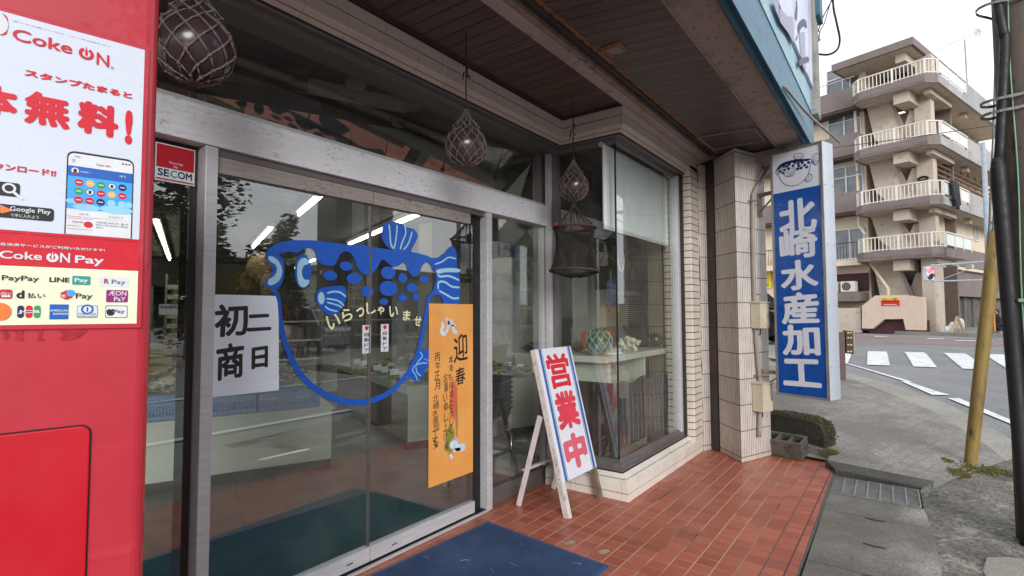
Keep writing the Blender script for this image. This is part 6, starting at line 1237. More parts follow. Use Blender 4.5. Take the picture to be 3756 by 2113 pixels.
P('baskets', m, plain('yellow_plastic', (150, 136, 62), .5), ys); m = MB(); m.box(q.x-.17, q.x+.15, 6.0, 6.31, 0, .61); P('stand', m, TOE, ys)
# ================================================================== BAY WINDOW DISPLAY
sy = 2.02; fl_ = on_y(2226, 1312, sy); szt = fl_.z+.005; sx0 = 4.02; sx1 = on_y(2445, 1270, sy).x
tb = thing('display_table', 'white display table standing in the bay window', 'table', ((sx0+sx1)/2, sy+.25, 0)); tx0 = fl_.x-.0
m = MB(); m.box(tx0, sx1, sy, sy+.62, szt-.055, szt); P('table_top', m, COUNTER, tb, bev=.004)
for x in (tx0+.12, sx1-.5): m = MB(); m.box(x, x+.05, sy+.05, sy+.5, 0, szt-.056); P('leg', m, COUNTER, tb)
gcen = on_y(2196, 1252, sy+.16); gr_ = .118; gcen.z = szt+gr_*.98
netball('glass_float', 'green glass float in white netting on the bay window table', tuple(gcen), gr_, FLOAT_G, 0, mesh=10, rows=6, cord=.0028, cordmat=ROPE_W, hang=False)
m = MB(); cq = on_y(2312, 1250, sy+.14); cq.z = szt+.055
for k in range(34): m.sphere(cq+V(rnd.uniform(-.12, .13), rnd.uniform(-.05, .07), rnd.uniform(-.04, .055)), rnd.uniform(.018, .04), 8, 6, jit=.25)
m.sphere(cq+V(.15, -.02, .03), .03, 8, 6, (2.4, .6, .5), .2)
P('coral', m, CORAL, label='knobbly white coral lump on the bay window table', cat='coral')
m = MB(); dq = on_y(2402, 1252, sy+.12); m.sphere((dq.x, dq.y, szt+.082), .08, 22, 14); P('dark_float', m, FLOAT_D, label='dark brown round float at the right end of the bay table', cat='float', smooth=True)
for k in range(3): m = MB(); q = on_y(2265, 1290, sy+.05); m.box(q.x-.05, q.x+.09, q.y, q.y+.1, szt+.001+.018*k, szt+.016+.018*k); P('booklet', m, (PAPER, PLASTIC_W, PAPER_C)[k], label=('white booklet at the bottom of the pile on the bay table', 'white booklet in the middle of the pile', 'cream booklet on top of the pile')[k], cat='booklet', group='booklets on the bay table')
m = MB(); q = on_y(2110, 1270, sy+.5); m.sphere((q.x+.05, q.y, szt+.05), .05, 12, 8, (1.4, 1, 1)); P('clay_pot', m, plain('clay', (110, 84, 62), .8), label='brown clay pot left of the green float', cat='pot')
m = MB(); m.box(4.75, 5.42, 2.62, 2.64, szt-.05, szt+.18); P('orange_board', m, plain('orange_board', (168, 70, 40), .5), label='orange board behind the coral in the bay', cat='board')
# dried fish strung across the bay
dr0 = None
for k, (u, v, s_) in enumerate(((2282, 990, 1.2), (2306, 965, 1.), (2288, 1052, 1.3), (2315, 1005, .9), (2338, 950, 1.), (2346, 935, .9), (2240, 1010, 1.3), (2322, 1000, 1.), (2232, 1120, .8), (2275, 1100, .8))):
    q = on_y(u, v, 2.35); t = thing('dried_fish', 'small dried fish hanging on a cord in the bay window', 'dried fish', tuple(q), 'dried fish hanging in the bay'); m = MB()
    m.sphere(q, .05*s_, 8, 10, (.32, .18, 1.05), .1); m.poly([q+V(0, 0, -.045*s_), q+V(.02*s_, 0, -.085*s_), q+V(-.02*s_, 0, -.085*s_)]); P('fish_body', m, DRIED, t, smooth=True); m = MB(); m.tube([q+V(0, 0, .05*s_), V(q.x, q.y, 2.02)], .0018, 4); P('cord', m, ROPE_D, t)
m = MB(); a, b = on_y(2210, 905, 2.35), on_y(2400, 930, 2.35); m.tube(smooth2([tuple(a), tuple(on_y(2260, 960, 2.35)), tuple(on_y(2320, 915, 2.35)), tuple(b)]), .006, 6); P('drift_branch', m, WOOD_G, label='thin branch carrying the dried fish in the bay', cat='branch')
m = MB(); hc = on_y(2278, 955, 2.3); m.tube([hc+V(.07*math.cos(t), 0, .11*math.sin(t)) for t in [2*math.pi*i/28 for i in range(28)]], .007, 6, closed=True); P('rope_ring', m, ROPE_W, label='pale rope ring hanging behind the bay glass', cat='ring')
# louvred white cooler unit seen through the bay
lx = 5.55; 
lf = Face((0, 3.3, 0), (1, 0, 0), (0, -1, 0)); (a, d), (b, c) = lf.px(2222, 1062), lf.px(2358, 1195); cl = thing('air_cooler', 'white cooler unit with a louvred grille behind the bay window', 'cooler', ((a+b)/2, 3.4, szt)); m = MB(); lf.slab(m, a, b, c, d, -.4, 0); P('cooler_body', m, plain('cooler_white', (206, 208, 204), .4, var=.03), cl, bev=.02); m = MB(); wa, wb = a+(b-a)*.32, a+(b-a)*.98; lf.rect(m, wa, wb, c, d-(d-c)*.13, .002); P('grille_back', m, GREY_P, cl); m = MB()
for k in range(15): z = c+(d-c)*(.02+.056*k); lf.slab(m, wa+.01, wb-.01, z, z+(d-c)*.03, .004, .02)
P('louvre', m, PLASTIC_W, cl)
m = MB(); lf.slab(m, a-.1, b+.1, szt-.9, c-.002, -.5, -.01); P('cooler_stand', m, COUNTER, label='white stand below the cooler unit', cat='stand')
# blind, corrugated sheet, brown panels
bt0, bb0, bb1 = on_y(2236, 520, 1.965), on_y(2212, 838, 1.965), on_y(2464, 945, 1.965)
rb = thing('roller_blind', 'white roller blind half lowered in the bay window', 'blind', (4.7, 1.97, 2.1)); xa = on_y(2215, 700, 1.965).x; zb_ = bb0.z; m = MB(); n = 40; xz = [(xa+(bb1.x-xa)*i/n) for i in range(n+1)]
m.box(xa, bb1.x, 1.964, 1.967, zb_+.03, 2.86); P('fabric', m, BLIND, rb); m = MB(); m.box(xa, bb1.x, 1.958, 1.972, zb_, zb_+.03); P('bottom_bar', m, PLASTIC_W, rb); m = MB(); m.tube([(xa, 1.99, 2.86), (bb1.x, 1.99, 2.86)], .022, 12); P('roller', m, PLASTIC_W, rb)
m = MB()
for k in range(44): m.sphere((xa-.012, 1.966, zb_+.05+k*(2.84-zb_-.05)/44), .007, 6, 4)
P('bead_chain', m, PLASTIC_W, rb)
m = MB(); n = 60; vs = []; cx0, cx1 = on_y(2262, 1500, 2.0).x, 5.44; ct_ = on_y(2400, 1375, 2.0).z
m.v = []; m.f = []
for i in range(n+1):
    x = cx0+(cx1-cx0)*i/n; y = 2.0+.005*math.sin(i*math.pi*2/5)
    m.v += [V(x, y+.03*math.sin(.4), .27), V(x+.015, y, .55), V(x, y, ct_+.02*math.sin(i*.3))]
for i in range(n):
    for j in range(2): m.f.append((i*3+j, i*3+3+j, i*3+4+j, i*3+1+j))
cs_ = P('corrugated_sheet', m, CORR, label='grey corrugated plastic sheet low in the bay window', cat='sheet', smooth=True)
for k in range(12):
    m = MB(); x = cx0+(cx1-cx0)*(k*5+3.75)/60; ph_k = rnd.uniform(-.3, .3); m.tube([(x+.014*math.sin(5.5*z+ph_k), 1.977, z) for z in [.28+.05*j for j in range(int((ct_-.30)/.05))]], .0022, 4); P('sheet_highlight', m, plain('highlight_line_%d' % k, (136, 136, 142), .4), cs_, smooth=True)  # pale wavy tubes stand in for highlights on the corrugations
m = MB(); q = on_y(2330, 1500, 1.985); m.tube([(q.x+.22, 1.98, ct_+.03), (q.x+.21, 1.985, .75), (q.x+.23, 1.985, .3)], .012, 7); P('brown_stick', m, plain('brown_stick_wood', (108, 76, 44), .7), label='thin brown stick leaning on the corrugated sheet', cat='stick')
for k, (y0_, y1_) in enumerate(((1.95, 2.12), (2.125, 2.30), (2.305, 2.44))): m = MB(); m.box(4.04, 4.055, y0_, y1_, .2, ct_+.03); P('plywood_sheet', m, BROWNP, label=('brown panel nearest the bay glass corner', 'middle brown panel behind the folding sign', 'brown panel nearest the doors')[k], cat='panel', group='brown panels in the bay', bev=.004)
# pale board behind the trap; dark sheet stands for the unlit interior
m = MB(); m.box(on_y(2107, 1100, 3.2).x, on_y(2184, 1100, 3.2).x, 3.2, 3.23, szt-.2, on_y(2150, 1010, 3.2).z+.35); P('pale_board', m, plain('pale_board', (140, 138, 130), .7), label='tall pale board behind the green float', cat='board')
m = MB(); m.box(4.34, 5.15, 2.7, 2.72, 2.42, 3.0); P('unlit_interior_sheet', m, BROWNP, label='dark sheet standing in for unlit interior beside the roller blind', cat='screen')
for k, (u, v) in enumerate(((1995, 1028), (2003, 1052))):
    q = gf.px(u, v); m = MB(); gf.ell(m, q[0]-.0, q[1], .028, .017, .003, 14); m.poly([gf.at(q[0]+.02, q[1], .003), gf.at(q[0]+.045, q[1]+.016, .003), gf.at(q[0]+.045, q[1]-.016, .003)]); P('fish_sticker', m, DECAL_L, label=('upper small pale blue fish sticker on the side pane', 'lower small pale blue fish sticker on the side pane')[k], cat='sticker', group='small fish stickers', norm=False)

# ---------------- more of the shop's stock: shelves of jars, price cards and hanging notices
jar0 = None; JC = [plain('jar_%d' % k, c, .3, var=.2, scale=20) for k, c in enumerate(((60, 44, 36), (120, 92, 60), (46, 52, 50)))]
def jar_mesh():
    m = MB(); m.lathe([(.045, 0), (.05, .01), (.05, .12), (.036, .135), (.038, .165)], (0, 0, 0), 12); return m
def shelf(lab, o, L, grp, lv=(.75, 1.05, 1.35), dirv=None, n=9):
    d = dirv or h1_; o = Vector(o); b = V(-d.y, d.x, 0); t = thing('goods_shelf', lab, 'shelf', tuple(o)); m = MB()
    for a in (0, L-.03): m.obox(o+d*a, d*.03, b*.34, (0, 0, lv[-1]+.34))
    P('side_panel', m, COUNTER_S, t)
    for z in lv: m = MB(); m.obox(o+d*.031+V(0, 0, z-.025), d*(L-.062), b*.33, (0, 0, .024)); P('shelf_board', m, COUNTER, t)
    global jar0
    js = {}
    for z in lv:
        for k in range(n):
            c = rnd.randrange(3); p = o+d*(.1+(L-.2)*(k+.5*rnd.random())/n)+b*rnd.uniform(.05, .12)+V(0, 0, z)
            if c not in js: js[c] = mesh_obj('jar', jar_mesh(), JC[c], origin=(0, 0, 0), smooth=True, label=('dark brown jar on the ', 'pale brown jar on the ', 'grey green jar on the ')[c]+grp, cat='jar', group='jars on the '+grp); ob = js[c]
            else: ob = js[c].copy(); COLL.objects.link(ob)
            ob.location = p; s_ = rnd.uniform(.8, 1.5); ob.scale = (s_, s_, s_)
shelf('shelf of dark jars behind the fish tail, along the back of the shop', tuple(V(on_y(1480, 1200, 7.2).x, 7.2, 0)), 2.4, 'jar shelf behind the fish tail')
shelf('shelf of jars deep in the shop behind the fish spots', tuple(V(on_y(1180, 1200, 9.0).x, 9.0, 0)), 2.2, 'jar shelf behind the fish spots')
shelf('low shelf of wares behind the white notice', tuple(V(on_y(800, 1200, 8.2).x, 8.2, 0)), 1.5, 'wares shelf behind the notice')
PC = {}
for k in range(16):
    base = (c2_+h2_*(.25+.35*(k % 8))+h1_*(.12 if k < 8 else 1.75)+V(0, 0, .70)) if True else None
    m = MB(); m.obox(base, h1_*.11, V(0, 0, .075)+h2_*.02, h2_*.002)
    if not PC: PC[0] = mesh_obj('price_card', m, PAPER, origin=tuple(base), label='small white price card stuck on the beige sided counter', cat='price card', group='price cards on the counter')
    else: ob = PC[0].copy(); COLL.objects.link(ob); ob.location = base; ob.rotation_euler = (0, 0, rnd.uniform(-.3, .3))
for k, (u0, v0, u1, v1, y, c, lab) in enumerate(((1030, 1120, 1052, 1170, 8.6, (176, 60, 50), 'red paper strip on the shop wall beside the notice'), (1400, 1040, 1440, 1085, 10., (196, 176, 80), 'yellow paper notice far back above the counters'), (1450, 1035, 1482, 1090, 10.2, (210, 206, 196), 'white paper notice far back behind the fish spots'), (1600, 1020, 1650, 1080, 10.4, (110, 140, 170), 'blue poster far back behind the tail'), (850, 1000, 900, 1060, 11., (120, 96, 60), 'brown board on the far left wall'), (1180, 1100, 1205, 1140, 10.4, (200, 190, 170), 'cream slip on the far wall under the brown sign'))):
    a, b = on_y(u0, v1, y), on_y(u1, v0, y); m = MB(); m.box(a.x, b.x, y, y+.01, a.z, b.z); P('wall_notice', m, plain('notice_%d' % k, c, .6, var=.1), label=lab, cat='notice')
for k, (u, v, y, r) in enumerate(((955, 985, 8.4, .22), (930, 1035, 8.6, .2), (985, 1045, 8.2, .16), (905, 1060, 9.0, .18))):
    q = on_y(u, v, y); m = MB(); m.sphere(q, r, 12, 8, (1, .7, 1.1), .18); P('woven_basket', m, plain('woven_straw_%d' % k, ((130, 108, 70), (112, 92, 60), (140, 124, 90), (104, 84, 54))[k], .8, var=.4, scale=40, bump=.6), label=('round straw basket hung above the notice, uppermost', 'round straw basket hung above the notice, darker', 'small pale straw basket hung above the notice', 'brown straw basket hung nearest the door post')[k], cat='basket', group='straw baskets hung above the notice')
# ================================================================== APARTMENT TOWER ACROSS THE CROSSING
_d = ray(3450, 1226); B0 = CAM+_d*(22.6/_d.dot(_f)); B0.z = .5
bh = rad(17.3); bA = V(math.sin(bh), math.cos(bh), 0); bB = V(math.cos(bh), -math.sin(bh), 0)
tw = thing('apartment_tower', 'beige apartment block with open stair tower, brown bands and white railings', 'apartment building', tuple(B0))
lfc = Face(B0, -bA, -bB); rfc = Face(B0, bB, -bA)     # left (stair) face: x runs to the right; right face
def bpt(a, b, z): return B0+bA*a+bB*b+V(0, 0, z)      # a along the stair face (away, left), b into the block, z up
def bbox(mb, a0, a1, b0, b1, z0, z1): return mb.obox(bpt(a0, b0, z0), bA*(a1-a0), bB*(b1-b0), V(0, 0, z1-z0))
sc_ = 22.6/25
def lz_(u, v, b=0.): # height of a sight line on the stair face set back b
    q = on_plane(u, v, bpt(0, b, 0), bB)-B0; return q.dot(bA), q.z
def rz_(u, v, a=0.):
    q = on_plane(u, v, bpt(a, 0, 0), bA)-B0; return q.dot(bB), q.z
PL_ = -1.15  # balcony projection in front of the columns (towards the viewer)
# balcony slabs: octagonal plan; top and bottom heights measured on the stair face
lev = []
for tv, bv, rv in (((3400, 265), (3440, 297), (3395, 213)), ((3412, 492), (3450, 525), (3405, 440)), ((3420, 715), (3460, 745), (3415, 660)), ((3425, 905), (3470, 938), (3420, 850))):
    lev.append((lz_(*tv, PL_)[1], lz_(*bv, PL_+.35)[1], lz_(*rv, PL_)[1]))
aL = lz_(3128, 560, PL_)[0]; aR = lz_(3400, 480, PL_)[0]; aR2 = lz_(3443, 400, PL_+.45)[0]
Wd = 11.0
def plan(off=0.): return [(aR2-off*.0, PL_+.45+1.0), (aR2-off, PL_+.45), (aR-off*.4, PL_+off*1.), (aL-.30, PL_+off), (aL-off*.6, PL_+.3), (aL-off, PL_+1.3)]
for i, (zt2, zb2, zr2) in enumerate(lev):
    pl_ = [(aR2, 2.4 if i == 3 else Wd), (aR2, PL_+.45), (aR, PL_), (aL-.3, PL_), (aL, PL_+.3), (aL, 1.0), (aR+1.2, 1.0), (aR+1.2, Wd if i < 3 else 2.4)]
    m = MB(); m.prism([bpt(a, b, zb2) for a, b in pl_], V(0, 0, .12)); sl_ = P('balcony_slab', m, BT, tw)
    m = MB()
    for (a0, b0), (a1, b1) in zip(pl_[1:5], pl_[2:6]): m.obox(bpt(a0, b0, zb2-.02), bpt(a1, b1, 0)-bpt(a0, b0, 0), -bB*.0+(bA*.08 if a0 == a1 else bB*.08), V(0, 0, zt2-zb2+.02))
    P('brown_band', m, BBAND, tw)
    m = MB()   # white railing with posts and balusters
    for (a0, b0), (a1, b1) in zip(pl_[1:4], pl_[2:5]):
        p, q = bpt(a0, b0+.05, 0), bpt(a1, b1+.05, 0); L = (q-p).length; n = max(2, int(L/.145))
        m.bar(p+V(0, 0, zr2), q+V(0, 0, zr2), .06, .05); m.bar(p+V(0, 0, zt2+.06), q+V(0, 0, zt2+.06), .05, .04)
        for k in range(n+1): big = k == 0 or k == n or (n > 8 and k == n//2); c = p.lerp(q, k/n); m.bar(c+V(0, 0, zt2), c+V(0, 0, zr2), .085 if big else .035, .085 if big else .03)
    P('railing', m, RAIL, tw)
    # right-hand parapet with frosted panels near the corner
    m = MB(); b1 = PL_+.45+.08; b2 = rz_(*((3539, 330), (3545, 545), (3552, 760), (3560, 900))[i], aR2)[0]
    m.obox(bpt(aR2-.03, b1, zt2+.1), bB*(b2-b1), bA*.03, V(0, 0, zr2-zt2-.15)); P('frosted_panel', m, PANELG, tw)
    m = MB()
    for t_ in (0, .33, .66, 1): c = bpt(aR2-.04, b1+(b2-b1)*t_, 0); m.bar(c+V(0, 0, zt2), c+V(0, 0, zr2), .05, .05)
    m.bar(bpt(aR2-.04, b1, zr2), bpt(aR2-.04, b2, zr2), .06, .05); P('panel_frame', m, RAIL, tw)
    if i < 3:
        m = MB(); m.obox(bpt(aR2-.06, b2+.05, zb2-.02), bB*(Wd-b2), bA*.12, V(0, 0, zr2-zb2)); P('grey_parapet', m, BGREY, tw)
        m = MB(); m.obox(bpt(aR2-.05, b1-.08, zb2-.02), bB*(b2-b1+.12), bA*.10, V(0, 0, zt2-zb2)); P('grey_fascia', m, BGREY, tw)
    else:
        m = MB(); m.obox(bpt(aR2-.05, b1-.08, zb2-.02), bB*(2.3-b1), bA*.10, V(0, 0, zt2-zb2)); P('brown_band', m, BBAND, tw)
    # big bracket beam poking out over the stair and a small beam at the column
    q = lz_(3310, (352, 570, 785, 965)[i], PL_+.5); m = MB(); bbox(m, q[0]-.30, q[0]+.30, PL_+.35, 1.2, zb2-.50, zb2-.03); P('bracket_beam', m, BT, tw)
    m = MB(); bbox(m, aR2+.35, aR2+.6, -.3, 2.6, zb2-.24, zb2-.03); P('small_beam', m, BT, tw); m = MB(); bbox(m, aR2+.35, aR2+.6, 4.6, 5.0, zb2-.24, zb2-.03); P('small_beam', m, BT, tw)
    m = MB(); bbox(m, lz_(3225, 400, 0)[0], lz_(3180, 400, 0)[0], -.3, -.24, zb2-.06, zb2-.01); bbox(m, aR2+.8, aR2+1.0, 1.2, 1.3, zb2-.07, zb2-.01); P('ceiling_lamp', m, RAIL, tw)
zfl = [v[0]-.15 for v in lev]+[0.]
# columns and the zig-zag stairs
cA = lz_(3415, 800, .1)[0]
m = MB(); bbox(m, aR2+.55, aR2+1.15, .35, .85, 0, lev[0][1]+.1); P('corner_column', m, BT, tw)
m = MB(); bbox(m, aL-.5, aL-.15, 1.2, 1.8, 0, lev[0][1]); P('stair_column', m, BT, tw)
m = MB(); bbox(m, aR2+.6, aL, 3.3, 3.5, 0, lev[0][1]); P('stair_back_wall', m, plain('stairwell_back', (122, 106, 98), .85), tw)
for i in range(4):
    zt2 = lev[i][0] if i < 4 else 0; ztop = lev[i][1]; zbot = (lev[i+1][0] if i < 3 else .95); zm = zbot+(ztop-zbot)*.45
    m = MB(); w1, w0 = aL-.15, aL-1.45   # wide flight on the left: rises towards the right, underside seen
    m.hexa([bpt(w1, .2, ztop-.1), bpt(w1-.9, .2, ztop-.1), bpt(w1-.9, .32, ztop-.1), bpt(w1, .32, ztop-.1)], [bpt(w1, .2, ztop), bpt(w1-.9, .2, ztop), bpt(w1-.9, .32, ztop), bpt(w1, .32, ztop)])
    ws = [bpt(w1, .25, ztop), bpt(w1-1.0, .25, ztop), bpt(w1-1.55, .25, zbot+.55), bpt(w1-1.50, .25, zbot-.05), bpt(w1-.95, .25, zbot-.05), bpt(w1-.25, .25, zbot+.75)]
    m.prism(ws, bB*.22); P('stair_flight', m, BT, tw)
    m = MB(); q = aR2+.85
    ws = [bpt(q+.1, .45, ztop-.55), bpt(q+.50, .45, ztop-.55), bpt(q+1.12, .45, zbot), bpt(q+.30, .45, zbot)]
    m.prism(ws, bB*.2); P('stair_flight', m, BT, tw)
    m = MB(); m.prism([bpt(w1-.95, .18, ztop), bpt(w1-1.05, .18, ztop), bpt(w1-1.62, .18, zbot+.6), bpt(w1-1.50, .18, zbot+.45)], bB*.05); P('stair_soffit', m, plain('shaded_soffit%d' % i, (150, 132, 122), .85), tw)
    m = MB(); m.bar(bpt(w1-1.55, .9, zbot+.3), bpt(w1-1.9, 1.2, zbot+1.2), .03, .03); P('handrail', m, DARKIN, tw)
# roof canopy
rt = lz_(3348, 133, PL_)[1]; rb_ = lz_(3352, 160, PL_)[1]; aRl = lz_(3041, 250, PL_)[0]; aRr = lz_(3348, 133, PL_)[0]
m = MB(); m.prism([bpt(aRr, PL_, rb_), bpt(aRl-.1, PL_, rb_), bpt(aRl-.1, 2.4, rb_), bpt(aRr, 3.6, rb_)], V(0, 0, rt-rb_)); rfo = P('roof', m, BBAND, tw)
m = MB(); m.prism([bpt(aRr+.12, PL_+.12, rb_-.012), bpt(aRl-.22, PL_+.12, rb_-.012), bpt(aRl-.22, 2.3, rb_-.012), bpt(aRr+.12, 3.5, rb_-.012)], V(0, 0, .01)); P('roof_soffit', m, BT, tw)
q = lz_(3300, 205, PL_+.4); m = MB(); bbox(m, q[0]-.18, q[0]+.2, PL_+.5, 1.6, rb_-.4, rb_-.015); P('roof_beam', m, BT, tw)
m = MB(); bbox(m, aR2+.5, aR2+1.1, .5, 1.0, lev[0][1], rb_); P('top_column', m, BT, tw)
m = MB(); bbox(m, aL-.2, aL+.05, .1, 2.2, lev[0][1], rb_); P('top_side_wall', m, BT_L, tw)
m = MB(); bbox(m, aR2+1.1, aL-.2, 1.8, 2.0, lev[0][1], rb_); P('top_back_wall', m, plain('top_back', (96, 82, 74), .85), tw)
# ground-floor stair enclosure
sp_ = [lz_(u, v, PL_+.2) for u, v in ((3162, 1204), (3162, 1122), (3210, 1084), (3320, 1082), (3388, 1091), (3392, 1137), (3392, 1212), (3322, 1210), (3313, 1170), (3244, 1171), (3200, 1206))]
m = MB(); m.prism([bpt(a, PL_+.2, max(z, .02)) for a, z in sp_], bB*.25); P('stair_enclosure', m, plain('pale_peach_wall', (208, 186, 168), .85, var=.04), tw)
m = MB(); bbox(m, sp_[0][0]-.2, sp_[4][0], PL_+.45, 1.5, .02, .6); P('enclosure_void', m, DKRED, tw)
m = MB(); bbox(m, lz_(3440, 1100, 0)[0], lz_(3395, 1100, 0)[0], -.35, .9, 0, lev[3][1]); P('corner_column', m, BT, tw)
(a, d), (b, c) = lz_(3232, 1091, PL_+.19), lz_(3300, 1121, PL_+.19); ym = Face(bpt(0, PL_+.195, 0), -bA, -bB)
m = MB(); ym.slab(m, -a, -b, (c+d*2)/3, d, .001, .02); nb = P('warning_board', m, YELL_P, tw, label='yellow and red camera warning board'); m = MB(); ym.slab(m, -a, -b, c, (c+d*2)/3-.001, .001, .02); P('red_field', m, RED_S, nb); m = MB(); w_ = (a-b); h = d-c
ym.text(m, '防犯カメラ作動中', -a+w_*.06, -b-w_*.06, d-h*.30, d-h*.10, .022, .03); ym.text(m, '関係者以外立入禁止', -a+w_*.06, -b-w_*.06, d-h*.58, d-h*.38, .022, .03); P('lettering', m, INK, nb, norm=False); m = MB(); ym.rect(m, -a+w_*.14, -b-w_*.14, c+h*.09, c+h*.15, .022); P('white_line', m, WHITE_P, nb, norm=False)
# right wing lower floors
zz0, zz1 = rz_(3560, 1195, aR2+1.2)[1], rz_(3560, 1140, 0)[1]
m = MB(); bbox(m, aR2+1.25, aR2+8, 2.3, Wd+6, 2.45, lev[0][1]); P('wing_wall', m, BT_L, tw)
m = MB(); bbox(m, aR2+1.2, aR2+1.25, .9, Wd+6, 1.75, 3.05); P('brown_band', m, BBAND, tw); m = MB(); bbox(m, aR2+1.6, aR2+8, .9, Wd+6, 0, 2.44); P('shop_level_wall', m, plain('grey_shopfront', (92, 86, 80), .8, var=.3, scale=2), tw)
m = MB(); bbox(m, aR2+1.0, aR2+1.35, .9, Wd+6, 3.06, lev[3][1]-.05); P('wing_wall', m, BT_L, tw); m = MB(); bbox(m, aR2+.95, aR2+1.3, 2.3, Wd+6, lev[3][1]-.04, lev[3][0]+.5); P('brown_band', m, BBAND, tw)
m = MB(); bbox(m, aR2+.98, aR2+1.34, 2.3, Wd+6, lev[3][0]+.51, lev[2][1]); P('wing_wall', m, BT_L, tw)
wf = Face(bpt(aR2+.97, 0, 0), bB, -bA)
def win(face, x0, x1, y0, y1, n=2, bars=1, curtain=False):
    m = MB(); fw = .05
    for a, b, c, d in ((x0, x1, y0, y0+fw), (x0, x1, y1-fw, y1), (x0, x0+fw, y0+fw, y1-fw), (x1-fw, x1, y0+fw, y1-fw)): face.slab(m, a, b, c, d, .0, .06)
    for k in range(1, n): x = x0+(x1-x0)*k/n; face.slab(m, x-fw*.6, x+fw*.6, y0+fw, y1-fw, .0, .055)
    for k in range(bars): y = y0+(y1-y0)*.62; face.slab(m, x0+fw, x1-fw, y-fw*.5, y+fw*.5, .0, .05)
    f_ = P('window', m, WIN_F, tw); m = MB(); face.rect(m, x0+.02, x1-.02, y0+.02, y1-.02, .012); P('pane', m, WINGL, f_)
for u, v, w_ in ((3578, 850, .5), (3665, 885, .5), (3672, 1030, .5)):
    x, y = wf.px(u, v); win(wf, x-.3, x+.3, y-.5, y+.5, 2, 0)
m = MB()
for k in range(6): x = 1.2+1.7*k; wf.slab(m, x, x+.06, -.6+0.6, 1.7, -.6, -.5)
P('shopfront_post', m, GALV, tw)
for i in range(3): # dark access galleries behind the parapets and pipes
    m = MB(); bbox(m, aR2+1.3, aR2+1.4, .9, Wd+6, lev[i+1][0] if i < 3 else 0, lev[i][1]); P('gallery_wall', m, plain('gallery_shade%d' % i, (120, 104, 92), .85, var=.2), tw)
m = MB()
for k, z in enumerate((.35, .6, .85)): m.tube([bpt(aR2+.7, 1.0, lev[1][1]-z), bpt(aR2+.7, Wd, lev[1][1]-z)], .06, 8)
for k in range(8): m.bar(bpt(aR2+.72, 1.5+1.2*k, lev[1][1]-.03), bpt(aR2+.72, 1.5+1.2*k, lev[1][1]-1.0), .05, .05)
P('gallery_pipes', m, plain('brown_pipes', (116, 92, 74), .7), tw)
m = MB(); c = lz_(3385, 655, .3); t0 = bpt(c[0], .3, c[1]); m.tube([t0+bA*.18*math.cos(t)+V(0, 0, .08*math.sin(t)) for t in [2*math.pi*i/16 for i in range(16)]], .04, 6, closed=True); P('hanging_ring', m, TYRE, tw)
# left wing behind the blade sign: floors with windows and brown balconies
L0 = aL+.02; lw = Face(bpt(0, .35, 0), -bA, -bB)
m = MB(); bbox(m, L0, L0+14, .35, 8, .0, lev[0][0]+.0); P('wing_wall', m, BT_L, tw)
zb5, zt5 = lz_(3060, 415, -.2)[1], lz_(3060, 345, -.2)[1]
for zt3, zb3 in ((zt5, zb5), (lz_(3060, 510, -.2)[1], lz_(3060, 585, -.2)[1]), (lz_(3075, 715, -.2)[1], lz_(3075, 785, -.2)[1])):
    m = MB(); bbox(m, L0+.02, L0+14, -.45, .34, zb3, zt3); P('brown_band', m, BBAND, tw)
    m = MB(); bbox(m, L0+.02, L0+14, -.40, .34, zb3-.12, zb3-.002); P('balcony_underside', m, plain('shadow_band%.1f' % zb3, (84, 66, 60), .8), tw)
    for k in range(3):
        a0 = L0+.12+2.6*k; win(lw, -(a0+1.5), -a0, zt3+.05, zt3+1.45, 2, 1)
m = MB()
for zt3, n in ((zt5, 0),):
    m.bar(bpt(L0+.1, -.35, zt3+.5), bpt(L0+14, -.35, zt3+.5), .04, .04)
    for k in range(8): m.bar(bpt(L0+.3+1.2*k, -.35, zt3), bpt(L0+.3+1.2*k, -.35, zt3+.5), .03, .03)
P('roof_rail', m, RAIL, tw)
zr1 = lz_(3090, 960, -.6); m = MB(); bbox(m, L0+.02, L0+5, -.6, .34, lz_(3090, 975, -.6)[1], lz_(3090, 955, -.6)[1]); P('balcony_slab', m, BT_L, tw); m = MB(); z0_, z1_ = lz_(3090, 955, -.6)[1], lz_(3090, 892, -.6)[1]
m.bar(bpt(L0+.05, -.55, z1_), bpt(L0+5, -.55, z1_), .05, .04)
for k in range(36): m.bar(bpt(L0+.05+.14*k, -.55, z0_), bpt(L0+.05+.14*k, -.55, z1_), .02, .02)
P('dark_railing', m, DARKIN, tw); win(lw, -(L0+2.1), -(L0+.15), z0_+.1, lz_(3090, 842, .35)[1], 3, 0)
m = MB(); bbox(m, L0+.03, L0+1.9, .30, .345, lz_(3100, 1070, .3)[1], lz_(3100, 1005, .3)[1]); P('maroon_recess', m, DKRED, tw)
m = MB(); bbox(m, L0+.05, L0+3.2, -.7, .34, lz_(3110, 1105, -.7)[1], lz_(3110, 1072, -.7)[1]); P('brown_band', m, BBAND, tw)
zau = lz_(3110, 1072, -.7)[1]
for k in range(2):
    q = L0+.32+.75*k; t = thing('condenser', ('white air conditioner unit on the brown ledge, nearer the stair tower', 'white air conditioner unit on the brown ledge, nearer the blade sign')[k], 'air conditioner', tuple(bpt(q, -.4, zau)), 'air conditioner units on the ledge'); m = MB(); bbox(m, q, q+.62, -.55, -.2, zau+.02, zau+.52); P('casing', m, RAIL, t, bev=.02); m = MB(); ff = Face(bpt(q+.36, -.552, zau+.28), -bA, -bB); ff.ell(m, 0, 0, .19, .19, .002); P('fan_guard', m, DARKIN, t); m = MB(); ff.ring(m, 0, 0, .13, .11, .004, 0, 360); ff.ring(m, 0, 0, .06, .04, .004, 0, 360); P('fan_ring', m, GALV, t)
